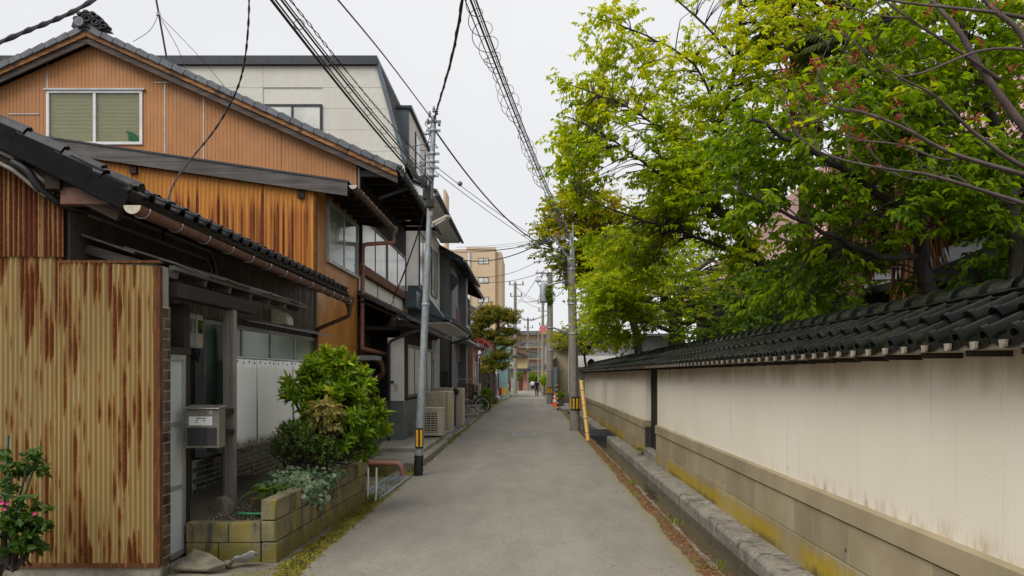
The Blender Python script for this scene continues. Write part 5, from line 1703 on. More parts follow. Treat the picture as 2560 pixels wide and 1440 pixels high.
# beige gate wall and posts before houses 4
t = thing('beige_gate_wall', 'low beige rendered gate wall with dark slot and hanging lamp', 'gate wall', (-2.4, 24, 0))
b = MB(); b.box(-2.95, -2.36, 21.9, 22.1, .0, 1.24); b.build('front_pier', M['beige_wall'], t, bevel=.02)
b = MB(); b.box(-2.62, -2.42, 22.102, 22.5, .0, 1.16); b.build('meter_slot', M['black'], t)
b = MB(); b.box(-2.62, -2.30, 22.52, 24.1, .0, 1.22); b.build('middle_pier', M['beige_wall'], t, bevel=.02)
b = MB(); b.box(-2.33, -2.285, 22.62, 22.68, .35, 1.06); b.build('door_handle', M['bamboo'], t)
b = MB(); b.box(-2.6, -2.40, 24.12, 25.9, .02, 1.05); b.build('gate_leaf', M['black'], t)
b = MB(); b.box(-2.70, -2.20, 26.0, 26.9, .0, 1.26); b.build('far_pier', M['beige_wall'], t, bevel=.02)
b = MB(); b.lathe((-2.42, 25.93, 1.05), [(.06, 0), (.10, .05), (.10, .15), (.06, .22)], 10); b.build('lamp', M['black'], t, smooth=True)
b = MB(); b.box(-3.4, -2.72, 26.1, 26.3, .0, 1.28); b.build('back_wall', M['beige_wall'], t, bevel=.02)
# air conditioner on the step
t = thing('air_conditioner', 'cream outdoor air conditioner unit beside the metal pole', 'air conditioner', (-2.4, 19.3, .2))
xa, xb, ya = -2.60, -2.10, 19.05
b = MB(); b.box(xa, xb, ya, ya + .55, .24, .88); b.build('casing', M['cream_plastic'], t, bevel=.015)
b = MB(); b.box(xa - .01, xb + .01, ya - .012, ya + .56, .882, .905); b.build('top_lid', M['cream_plastic'], t, bevel=.006)
b = MB(); b.box(xa + .03, xb - .12, ya - .004, ya + .002, .32, .82); b.build('grille_back', M['black'], t)
for i in range(9):
    z = .335 + i * .056
    b = MB(); b.box(xa + .025, xb - .115, ya - .012, ya - .004, z, z + .022); b.build('grille_bar', M['cream_plastic'], t)
for i in range(3):
    x = xa + .12 + i * .10
    b = MB(); b.box(x, x + .012, ya - .013, ya - .003, .325, .82); b.build('grille_bar', M['cream_plastic'], t)
for x in (xa + .06, xb - .1):
    b = MB(); b.box(x, x + .05, ya + .02, ya + .5, .2, .24); b.build('foot', M['black'], t)

# ------------------------------------------------------------------ house 5: grey rendered house
h5 = thing('grey_house', 'charcoal grey rendered house with slim red-brown louvre', 'house', (-6, 39, -.5))
XG, YG = -3.5, 34.65
b = MB(); b.prism([(-12, -.8), (XG, -.8), (XG, 6.9), (-7.5, 9.1), (-12, 6.8)], 'y', YG, 44.0); b.build('wall', M['grey_house'], h5)
b = MB(); b.prism([(-7.5, 9.32), (-2.86, 6.72), (-2.86, 6.60), (-7.5, 9.18)], 'y', YG - .5, 44.4); b.build('roof', M['dark_trim'], h5)
b = MB(); b.prism([(-7.5, 9.17), (-2.9, 6.6), (-2.9, 6.45), (-7.5, 9.0)], 'y', YG - .42, YG - .36); b.build('bargeboard', M['dark_trim'], h5)
gutter(h5, -2.82, 6.62, YG - .5, 44.3, .07, 'alu_brown', 1.2)
EG = Face('E', XG)
b = MB(); EG.box(b, YG + .02, YG + 1.9, .0, 6.4, .0, .10); b.build('corner_fin', M['grey_house'], h5)
b = MB(); EG.box(b, YG + 2.0, YG + 4.4, 1.0, 6.1, .0, .01); b.build('recess', M['slate_blue'], h5)
b = MB(); EG.box(b, YG + 4.6, YG + 5.6, -.6, 6.5, .0, .35); b.build('fin', M['grey_house'], h5)
for i in range(22):
    z = 2.35 + i * .115
    b = MB(); EG.box(b, YG + 2.05, YG + 4.35, z, z + .06, .02, .10); b.build('louvre_slat', M['louver'], h5)
b = MB(); EG.box(b, YG + 6.0, YG + 7.6, -.3, 2.2, .0, .06); b.build('door', M['slate_blue'], h5)
b = MB(); b.box(XG, -2.75, YG + 1.0, 43.8, 3.22, 3.30); b.build('entrance_canopy', M['galv'], h5)
b = MB(); b.box(-3.95, -3.55, YG - .14, YG - .003, 1.25, 1.85); b.build('meter_box', M['dark_trim'], h5, bevel=.02)
pipe(h5, [(-3.75, YG - .05, 1.25), (-3.72, YG - .05, 1.0), (-3.45, YG - .05, 1.02), (-3.42, YG - .05, 3.2)], .03, 'black', 'conduit')
b = MB(); b.prism([(-3.42, 6.1), (-3.38, 6.1), (-3.05, 5.75), (-3.38, 5.35), (-3.42, 5.35)], 'y', YG - .1, YG + .0); b.build('side_fin', M['dark_trim'], h5)

# ------------------------------------------------------------------ house 6: dark timber house with pink front
h6 = thing('timber_eave_house', 'low timber house with deep dark eaves and pink pillar', 'house', (-6, 49, -.5))
b = MB(); b.prism([(-12, -.8), (-3.95, -.8), (-3.95, 6.6), (-8, 8.6), (-12, 6.6)], 'y', 44.5, 52.4); b.build('wall', M['dark_wood_z'], h6)
b = MB(); b.prism([(-8, 8.9), (-3.15, 6.95), (-3.15, 6.80), (-8, 8.72)], 'y', 43.9, 53.4); b.build('roof', M['dark_tile'], h6)
for i in range(8):
    y = 44.1 + i * 1.25
    b = MB(); b.bar((-3.2, y, 6.75), (-4.6, y, 7.30), .12, .14); b.build('rafter', M['dark_wood_x'], h6)
gutter(h6, -3.08, 6.78, 43.9, 53.4, .08, 'alu', 1.5)
pipe(h6, [(-3.08, 53.2, 6.7), (-3.2, 53.1, 6.4), (-3.95, 52.2, 5.6), (-3.95, 52.2, -.5)], .05, 'alu')
b = MB(); b.prism([(-3.95, 4.05), (-2.95, 3.52), (-2.95, 3.40), (-3.95, 3.6)], 'y', 44.3, 52.4); b.build('pent_roof', M['dark_tile'], h6)
gutter(h6, -2.88, 3.44, 44.3, 56, .08, 'alu', 1.5)
b = MB(); b.box(-3.6, -3.2, 44.5, 45.1, -.5, 3.3); b.build('pillar', M['pink_wall'], h6)
b = MB(); b.box(-3.94, -3.4, 45.1, 52.3, -.5, 3.4); b.build('front_wall', M['pink_wall'], h6)
for y in (46.2, 48.4, 50.4):
    window(Face('E', -3.40), y, y + 1.8, .3, 2.5, h6, M['alu'], M['glass_curtain'], 2, 1, .07, .05)
window(Face('E', -3.95), 46, 52, 4.6, 5.9, h6, M['alu_brown'], M['glass_dark'], 6, 1, .07, .05)
pipe(h6, [(-2.88, 50, 3.36), (-2.95, 50, 3.1), (-3.36, 50.2, 2.85), (-3.36, 50.2, -.3)], .045, 'black')
pipe(h6, [(-2.88, 52.2, 3.36), (-2.95, 52.2, 3.1), (-3.3, 52.25, 2.9), (-3.3, 52.25, -.4)], .045, 'gutter')
# lattice screen with rail, small air conditioner, block wall, wooden gate
t = thing('lattice_screen', 'square brown lattice screen with rail beside the bicycle', 'fence', (-2.8, 34, 0))
for i in range(9):
    x = -3.10 + i * .088
    b = MB(); b.box(x, x + .038, 34.0, 34.04, .28, 1.32); b.build('upright', M['lattice'], t)
for i in range(11):
    z = .30 + i * .098
    b = MB(); b.box(-3.10, -2.36, 33.965, 33.998, z, z + .04); b.build('slat', M['lattice'], t)
b = MB(); b.box(-3.14, -2.32, 33.97, 34.04, 1.50, 1.54); b.box(-2.36, -2.32, 33.98, 34.03, .0, 1.5); b.box(-3.14, -3.10, 33.98, 34.03, .0, 1.5); b.build('rail', M['alu'], t)
b = MB(); b.box(-3.2, -2.5, 32.2, 33.9, -.1, .42); b.box(-3.1, -2.6, 31.6, 32.198, -.1, .22); tag(b.build('stone_steps', M['slab'], bevel=.02), 'short concrete steps in front of the lattice screen', 'steps')
t = thing('small_air_conditioner', 'small cream air conditioner high on the pink house wall by the lattice', 'air conditioner', (-2.85, 44, .2))
b = MB(); b.box(-3.18, -2.72, 43.6, 44.2, .55, 1.2); b.build('casing', M['cream_plastic'], t, bevel=.02)
b = MB(); b.box(-3.14, -2.86, 43.59, 43.598, .62, 1.12); b.build('grille', M['dark_trim'], t)
b = MB(); b.box(-3.15, -2.75, 43.7, 44.1, -.2, .549); b.build('stand', M['dark_trim'], t)
t = thing('block_wall', 'dark concrete block garden wall under the pine', 'wall', (-3, 58, -.4))
for r_ in range(9):
    for k in range(16):
        y = 56.6 + k * .8 + (.4 if r_ % 2 else 0)
        b = MB(); b.box(-3.05, -2.85, y, y + .78, -.45 + r_*.25, -.21 + r_*.25); b.build('block', M['dark_block'], t)
for k in range(3):
    b = MB(); x = -3.9 + k*.29; b.box(x, x + .28, 56.58, 56.78, -.45, 1.8); b.build('return_block', M['dark_block'], t)
b = MB(); b.box(-3.06, -2.75, 63.5, 66.0, -.6, 1.3); tag(b.build('wooden_gate', M['plank_brown']), 'brown wooden gate beyond the dark block wall', 'gate')
b = MB(); b.box(-2.7, -2.1, 50.5, 52.5, -.4, .25); tag(b.build('stone_trough', M['dark_block'], bevel=.03), 'dark stone trough at the foot of the block wall', 'trough')
# ------------------------------------------------------------------ poles
def band(parent, c, r, h, n=8, stripes=6):
    b = MB(); b.lathe(c, [(r + .004, 0), (r + .004, h)], 14); k = b.build('warning_band', M['black'], parent, smooth=True, angle=.8)
    for i in range(stripes):
        a = -PI/2 + (i - (stripes-1)/2) * .62
        x, y = c[0] + (r + .006)*math.cos(a), c[1] + (r + .006)*math.sin(a)
        s = MB(); tx, ty = -math.sin(a), math.cos(a)
        w = r*.15
        s.add([(x - tx*w, y - ty*w, c[2] + h*.12), (x + tx*w, y + ty*w, c[2] + h*.12), (x + tx*w, y + ty*w, c[2] + h*.88), (x - tx*w, y - ty*w, c[2] + h*.88),
               (x - tx*w - math.cos(a)*.006, y - ty*w - math.sin(a)*.006, c[2] + h*.12), (x + tx*w - math.cos(a)*.006, y + ty*w - math.sin(a)*.006, c[2] + h*.12),
               (x + tx*w - math.cos(a)*.006, y + ty*w - math.sin(a)*.006, c[2] + h*.88), (x - tx*w - math.cos(a)*.006, y - ty*w - math.sin(a)*.006, c[2] + h*.88)],
              [(0,1,2,3),(7,6,5,4),(0,4,5,1),(1,5,6,2),(2,6,7,3),(3,7,4,0)])
        s.build('stripe', M['yellow'], k)

# slim metal pole on the left
LP = thing('metal_pole', 'slim leaning grey metal utility pole in the left gutter', 'utility pole', (-1.88, 13.4, 0))
l0, l1 = Vector((-1.885, 13.4, -.05)), P(1085, 290, 13.4)
def lp(t): return l0.lerp(l1, t)
b = MB(); b.tube([lp(0), lp(.3), lp(.301), lp(.62), lp(.621), lp(1)], [.072, .070, .062, .058, .050, .042], 14); b.build('shaft', M['galv'], LP, smooth=True, angle=.7)
b = MB(); b.tube([lp(0), lp(.065)], [.078, .078], 14); b.build('foot_sleeve', M['black'], LP, smooth=True, angle=.7)
c = lp(.09)
for i, dx in enumerate((-.032, .032)):
    pass
pl_ = MB(); q0 = lp(.085); q1 = lp(.135); pl_.box(q0.x - .055, q0.x + .075, q0.y - .085, q0.y - .073, q0.z, q0.z + .34)
wb = pl_.build('warning_plate', M['black'], LP)
for dx in (-.03, .038):
    b = MB(); b.box(q0.x + dx - .014, q0.x + dx + .024, q0.y - .09, q0.y - .0855, q0.z + .03, q0.z + .31); b.build('stripe', M['yellow'], wb)
for t_ in (.10, .128):
    b = MB(); c = lp(t_); b.lathe(c, [(.075, -.01), (.078, 0), (.075, .01)], 12); b.build('clamp', M['alu'], LP)
for t_ in (.48, .835, .857, .874, .896, .96, .985):
    b = MB(); c = lp(t_); b.lathe(c, [(.066 - .02*t_ + .008, -.025), (.075 - .02*t_ + .008, 0), (.066 - .02*t_ + .008, .025)], 10); b.build('clamp', M['galv'], LP)
    if t_ > .83:
        b = MB(); b.box(c.x - .12, c.x + .12, c.y - .02, c.y + .02, c.z - .018, c.z + .018); b.build('clamp_arm', M['galv'], LP)
for (t_, dx, w, h) in ((.815, -.10, .10, .20), (.785, -.05, .12, .24), (.755, .02, .12, .14)):
    c = lp(t_); b = MB(); b.box(c.x + dx - w/2, c.x + dx + w/2, c.y - .16, c.y - .055, c.z - h/2, c.z + h/2); b.build('junction_box', M['black'], LP, bevel=.01)
for i in range(26):   # climbing bolts
    pass
for t_ in (.24, .31, .38, .46, .54):
    c = lp(t_); b = MB(); b.tube([(c.x - .11, c.y, c.z), (c.x + .11, c.y, c.z)], .008, 5); 
# insulators at the top
c = lp(1)
for (dx, dz) in ((-.07, .02), (.05, .06), (.0, .10), (-.10, -.10), (.09, -.13)):
    b = MB(); b.lathe((c.x + dx, c.y - .02, c.z + dz), [(.012, -.05), (.03, -.03), (.015, -.01), (.03, .01), (.015, .03), (.02, .05)], 8); b.build('insulator', M['wire_grey'], LP, smooth=True)
rg = random.Random(3)
for i in range(9):
    a0 = rg.uniform(0, 6); c2 = lp(rg.choice((.99, .97, .95, .86, .84)))
    pts = [c2 + Vector((rg.uniform(-.06, .06) - .05, rg.uniform(-.05, .05), 0))]
    for k in range(5): pts.append(pts[-1] + Vector((rg.uniform(-.13, .10), rg.uniform(-.08, .08), rg.uniform(-.16, .06))))
    b = MB(); b.tube(smooth_path(pts, 4), .007, 5, False); b.build('loose_wire', M['cable_blue'] if i % 3 == 0 else M['cable'], LP, smooth=True)
# street lamp fixed to it
c = lp(.695)
t = thing('street_lamp', 'small flat LED street lamp on the slim metal pole', 'street lamp', c)
lm = MB(); q = P(1122, 545, 13.2); p = c + Vector((.05, -.02, .0))
lm.bar(p, p.lerp(q, .5), .05, .04)
lm.build('arm', M['galv'], t)
b = MB(); b.bar(p.lerp(q, .12) + Vector((0, 0, .03)), q + Vector((0, 0, .03)), .12, .05); b.build('head', M['cream_plastic'], t, bevel=.015)
b = MB(); b.bar(p.lerp(q, .3) + Vector((0, 0, -.02)), q.lerp(p, .1) + Vector((0, 0, -.005)), .10, .02); b.build('lens', M['glass_frost'], t)
b = MB(); b.lathe(p + Vector((-.02, 0, .16)), [(.03, 0), (.035, .05), (.03, .10), (.01, .12)], 10); b.build('photocell', M['cream_plastic'], t, smooth=True)

# first concrete pole on the right
def conc_pole(label, x, Y, top, r0, r1, lean=0., zb=None, grp='concrete utility poles', warn=True, mt='pole_conc'):
    z0 = gz(Y) if zb is None else zb
    t = thing('utility_pole', label, 'utility pole', (x, Y, z0), grp)
    b = MB(); b.tube([(x, Y, z0 - .1), (x + lean*.5, Y, z0 + (top-z0)*.5), (x + lean, Y, top)], [r0, (r0+r1)/2, r1], 14); b.build('shaft', M[mt], t, smooth=True, angle=.8)
    if warn: band(t, (x + .02*lean, Y, z0 + .62), r0, .42)
    return t
RPX, RPY = 1.37, 24.2
RP = conc_pole('nearest concrete pole at the canal bridge with yellow black band', RPX, RPY, 5.3, .165, .115, -.12)
b = MB(); b.tube([(RPX - .09, RPY, 4.6), (RPX - .13, RPY, 6.0)], [.06, .05], 10); b.build('top_pipe', M['galv'], RP, smooth=True)
b = MB(); b.tube([(RPX + .06, RPY - .13, .5), (RPX - .03, RPY - .10, 4.9), (RPX - .08, RPY - .1, 6.3)], .02, 6); b.build('riser', M['wire_grey'], RP, smooth=True)
for z in (4.9, 5.2, 4.0, 3.85, 2.95):
    b = MB(); k = z / 5.3; b.lathe((RPX - .12*k, RPY, z), [(.165 - .05*k + .012, -.03), (.165 - .05*k + .02, 0), (.165 - .05*k + .012, .03)], 12); b.build('clamp', M['galv'], RP)
for (z, dx, dz) in ((5.1, -.55, .75), (4.6, -.75, -.2), (2.95, -.6, .18)):
    b = MB(); b.tube([(RPX - .1, RPY, z), (RPX - .1 + dx, RPY - .1, z + dz)], .03, 6); b.build('arm', M['galv'], RP)
rg = random.Random(11)
for i in range(10):
    pts = [Vector((RPX - .15, RPY, rg.choice((5.3, 5.0, 4.7))))]
    for k in range(5): pts.append(pts[-1] + Vector((rg.uniform(-.25, .12), rg.uniform(-.1, .1), rg.uniform(-.2, .22))))
    b = MB(); b.tube(smooth_path(pts, 4), .010, 5, False); b.build('loose_wire', M['cable_blue'] if i % 2 else M['cable'], RP, smooth=True)
PP = conc_pole('second concrete pole with grey transformer near the hydrant sign', 1.23, 49.0, 8.0, .22, .17, .0)
b = MB(); b.lathe((.84, 48.8, 6.15), [(.20, 0), (.24, .04), (.24, 1.05), (.20, 1.12), (.06, 1.16)], 14); b.build('transformer', M['galv'], PP, smooth=True, angle=.7)
for z in (7.9, 7.4): 
    b = MB(); b.box(.35, 2.0, 48.9, 49.0, z, z + .09); b.build('crossarm', M['galv'], PP)
b = MB(); b.box(.80, 1.3, 48.7, 48.8, 6.9, 7.0); b.build('hanger', M['galv'], PP)
for (x, z) in ((.45, 7.99), (.8, 7.99), (1.7, 7.99), (.5, 7.49), (.75, 7.3), (.95, 7.3)):
    b = MB(); b.lathe((x, 48.9, z), [(.02, 0), (.06, .04), (.03, .08), (.06, .13), (.03, .2)], 8); b.build('insulator', M['white_pvc'], PP, smooth=True)
rg = random.Random(5)
for i in range(12):
    pts = [Vector((rg.uniform(.4, 1.3), 48.85, rg.uniform(7.0, 7.9)))]
    for k in range(4): pts.append(pts[-1] + Vector((rg.uniform(-.25, .25), 0, rg.uniform(-.45, .2))))
    b = MB(); b.tube(smooth_path(pts, 3), .016, 5, False); b.build('jumper_wire', M['cable'], PP, smooth=True)
for k, z in enumerate((4.6, 3.2, 2.0)):
    b = MB(); b.lathe((1.23, 49, z), [(.225, -.03), (.235, 0), (.225, .03)], 12); b.build('clamp', M['galv'], PP)
F1 = conc_pole('far left concrete pole with crossarms beside the pine', P(1288, 0, 97).x, 97, 12.9, .26, .17, warn=False)
F2 = conc_pole('slender far pole before the balcony building', P(1320, 0, 140).x, 135, 11.4, .22, .16, warn=True)
F3 = conc_pole('far pole rising behind the hydrant sign', P(1357, 0, 112).x, 112, 12.2, .25, .17, warn=False)
F4 = conc_pole('thin far pole between the two right-hand poles', P(1346, 0, 104).x, 104, 7.0, .12, .1, warn=False)
for (pt, x, Y, zs) in ((F1, P(1288, 0, 97).x, 97, (12.6, 11.2, 7.9)), (F2, P(1320, 0, 140).x, 135, (10.9, 9.6, 6.8)), (F3, P(1357, 0, 112).x, 112, (11.8, 10.6, 8.6))):
    for k, z in enumerate(zs):
        w = (1.1, .9, .7)[k]
        b = MB(); b.box(x - w*.7, x + w, Y - .06, Y + .06, z, z + .12); b.build('crossarm', M['galv'], pt)
        for dx in (-w*.6, 0, w*.85):
            b = MB(); b.lathe((x + dx, Y, z + .12), [(.04, 0), (.10, .08), (.05, .16), (.10, .24), (.05, .36)], 7); b.build('insulator', M['dark_trim'], pt)
    b = MB(); b.lathe((x - .05, Y - .28, zs[2] - 1.0), [(.25, 0), (.27, .7), (.2, .8)], 10); b.build('switch_box', M['galv'], pt, smooth=True)

# hydrant sign
hx = P(1358, 824, 57)
t = thing('hydrant_sign', 'round red fire hydrant sign with white characters on a grey post', 'sign', (1.22, 57, gz(57)))
b = MB(); b.tube([(1.22, 57, gz(57) - .1), (1.22, 57, hx.z + .3)], .05, 10); b.tube([(1.22, 57, hx.z), (hx.x, 57, hx.z)], .03, 8); b.build('post', M['galv'], t)
b = MB(); b.lathe((hx.x, 56.93, hx.z), [(.305, -.012), (.31, 0), (.305, .012)], 32, 'y'); dsc = b.build('disc', M['red_sign'], t, smooth=True, angle=.5)
b = MB(); b.tube([(hx.x + .295*math.cos(2*PI*i/32), 56.915, hx.z + .295*math.sin(2*PI*i/32)) for i in range(33)], .010, 5, False); b.build("rim", M["sign_white"], t)
def text_mesh(txt, size, mt, parent, c, name='lettering'):
    cu = bpy.data.curves.new(name, 'FONT'); cu.body = txt; cu.size = size; cu.align_x = 'CENTER'; cu.align_y = 'CENTER'; cu.extrude = .002
    o = bpy.data.objects.new('tmp', cu); C.objects.link(o)
    dg = bpy.context.evaluated_depsgraph_get()
    me = bpy.data.meshes.new_from_object(o.evaluated_get(dg))
    bpy.data.objects.remove(o)
    me.materials.clear(); me.materials.append(mt)
    q = link(name, me, parent)
    q.location = Vector(c) - org(parent); q.rotation_euler = (R(90), 0, 0)
    ORG[q.name] = Vector(c)
    return q
text_mesh('消火栓', .205, M['sign_white'], t, (hx.x, 56.908, hx.z - .01))
b = MB(); b.box(hx.x - .13, hx.x + .13, 56.906, 56.912, hx.z + .15, hx.z + .19); b.build('upper_print', M['sign_white'], t)
b = MB(); b.box(hx.x - .11, hx.x + .11, 56.906, 56.912, hx.z - .20, hx.z - .16); b.build('lower_print', M['sign_white'], t)

# bamboo pole, striped pole, cone, pots
t = thing('bamboo_pole', 'yellow bamboo pole standing at the canal edge', 'pole', (1.49, 20.4, 0))
bp0, bp1 = Vector((1.49, 20.4, .0)), P(1453, 952, 21.0)
nodes = [0, .13, .36, .58, .83, 1]
pts, rs = [], []
for i in range(len(nodes) - 1):
    for k in (0.02, .5, .98):
        tt = nodes[i] + (nodes[i+1] - nodes[i]) * k
        pts.append(bp0.lerp(bp1, tt)); rs.append(.055 if k != .5 else .052)
b = MB(); b.tube(pts, rs, 12); b.build('culm', M['bamboo'], t, smooth=True, angle=.8)
for tt in nodes[1:-1]:
    b = MB(); p = bp0.lerp(bp1, tt); d = (bp1 - bp0).normalized()
    b.tube([p - d*.008, p, p + d*.008], [.056, .060, .056], 12); b.build('joint_ring', M['plank_brown'], t, smooth=True)
t = thing('striped_pole', 'thin yellow and black striped barrier pole at the canal', 'pole', (1.25, 37.5, 0))
sp0, sp1 = P(1395, 1026, 37.6), P(1391, 960, 37.6)
for i in range(12):
    p, q = sp0.lerp(sp1, i/12), sp0.lerp(sp1, (i+1)/12)
    b = MB(); b.tube([p, q], .045, 8); b.build('band', M['bamboo'] if i % 2 else M['black'], t, smooth=True, angle=.8)
cp = P(1387, 1000, 40)
t = thing('traffic_cone', 'orange and white traffic cone behind the striped pole', 'traffic cone', cp)
zb = .125 + gz(39)
b = MB(); b.box(cp.x - .17, cp.x + .17, 39.85, 40.2, zb, zb + .03); b.lathe((cp.x, 40.02, zb + .03), [(.13, 0), (.03, .64), (.02, .66)], 14); b.build('body', M['cone'], t, smooth=True, angle=.6)
for (h0, h1) in ((.20, .32), (.42, .52)):
    b = MB(); f = lambda h: .13 + (.03 - .13)*h/.64 + .003
    b.lathe((cp.x, 40.02, zb + .03), [(f(h0), h0), (f(h1), h1)], 14); b.build('sleeve', M['sign_white'], t, smooth=True, angle=.6)

# manhole
mc = P(1309, 1087, 22.6)
t = thing('manhole_cover', 'round grey manhole cover in the middle of the road', 'manhole', (mc.x, 22.6, .03))
b = MB(); b.lathe((mc.x, 22.6, .026), [(.34, 0), (.34, .006), (.30, .006)], 32); b.build('ring', M['galv'], t)
b = MB(); b.lathe((mc.x, 22.6, .026), [(.29, 0), (.29, .0075), (.27, .009)], 32); b.build('lid', M['galv'], t)
for i in range(6):
    b = MB(); y = 22.42 + i*.07; w = math.sqrt(max(.01, .26**2 - (y - 22.6)**2)); b.box(mc.x - w, mc.x + w, y, y + .03, .034, .0395); b.build('rib', M['wire_grey'], t)

# bicycle, seen from the side, rear wheel towards the road
bx, by, bz = P(1207, 1015, 33.2).x, 32.7, .14
t = thing('bicycle', 'black bicycle parked by the lattice with its rear wheel outward', 'bicycle', (bx - .5, by, .13))
WR = .31
def wheel(cx):
    tb = MB(); tb.tube([(cx + WR*math.cos(2*PI*i/28), by, bz + WR + .0 + WR*math.sin(2*PI*i/28)) for i in range(29)], .017, 8, False)
    w_ = tb.build('wheel', M['black'], t, smooth=True)
    rb = MB(); rb.tube([(cx + (WR-.03)*math.cos(2*PI*i/28), by, bz + WR + (WR-.03)*math.sin(2*PI*i/28)) for i in range(29)], .012, 6, False); rb.build('rim', M['white_pvc'], w_, smooth=True)
    sk = MB()
    for i in range(14):
        a = 2*PI*i/14; sk.tube([(cx, by, bz + WR), (cx + (WR-.03)*math.cos(a), by, bz + WR + (WR-.03)*math.sin(a))], .0022, 3, False)
    sk.build('spokes', M['alu'], w_)
    hb = MB(); hb.lathe((cx, by, bz + WR), [(.03, -.05), (.02, 0), (.03, .05)], 8, 'y'); hb.build('hub', M['alu'], w_)
wheel(bx); wheel(bx - 1.08)
hz = bz + WR
fr = MB()
bbk, seat, head = (bx - .42, by, hz - .04), (bx - .30, by, hz + .42), (bx - .92, by, hz + .45)
for p, q in ((bbk, seat), (bbk, head), (seat, (bx, by, hz)), (bbk, (bx, by, hz)), (head, (bx - 1.08, by, hz)), (head, (bx - .88, by, hz + .62)), ((bx - .38, by, hz + .15), (bx - .95, by, hz + .36))):
    fr.tube([p, q], .016, 7)
fr.build('frame', M['alu'], t, smooth=True)
sd = MB(); sd.tube([(bx - .18, by, hz + .50), (bx - .28, by, hz + .50), (bx - .42, by, hz + .49)], [.075, .065, .02], 8); sd.tube([seat, (bx - .28, by, hz + .5)], .012, 6); sd.build('saddle', M['black'], t, smooth=True)
fm = MB(); fm.tube([(bx + (WR+.035)*math.cos(a), by, hz + (WR+.035)*math.sin(a)) for a in [R(-20 + i*12) for i in range(16)]], .022, 6); fm.build('mudguard', M['black'], t, smooth=True)
hbm = MB(); hbm.tube(smooth_path([(bx - .80, by - .28, hz + .68), (bx - .90, by - .15, hz + .66), (bx - .88, by, hz + .62), (bx - .90, by + .15, hz + .66), (bx - .80, by + .28, hz + .68)]), .012, 6); hbm.build('handlebar', M['alu'], t, smooth=True)
st_ = MB(); st_.tube([(bx, by + .05, hz), (bx - .12, by + .1, bz - .01)], .008, 5); st_.build('kickstand', M['alu'], t)
ch = MB(); ch.bar((bbk[0], by - .03, hz - .02), (bx, by - .03, hz), .02, .09); ch.build('chain_guard', M['alu'], t)

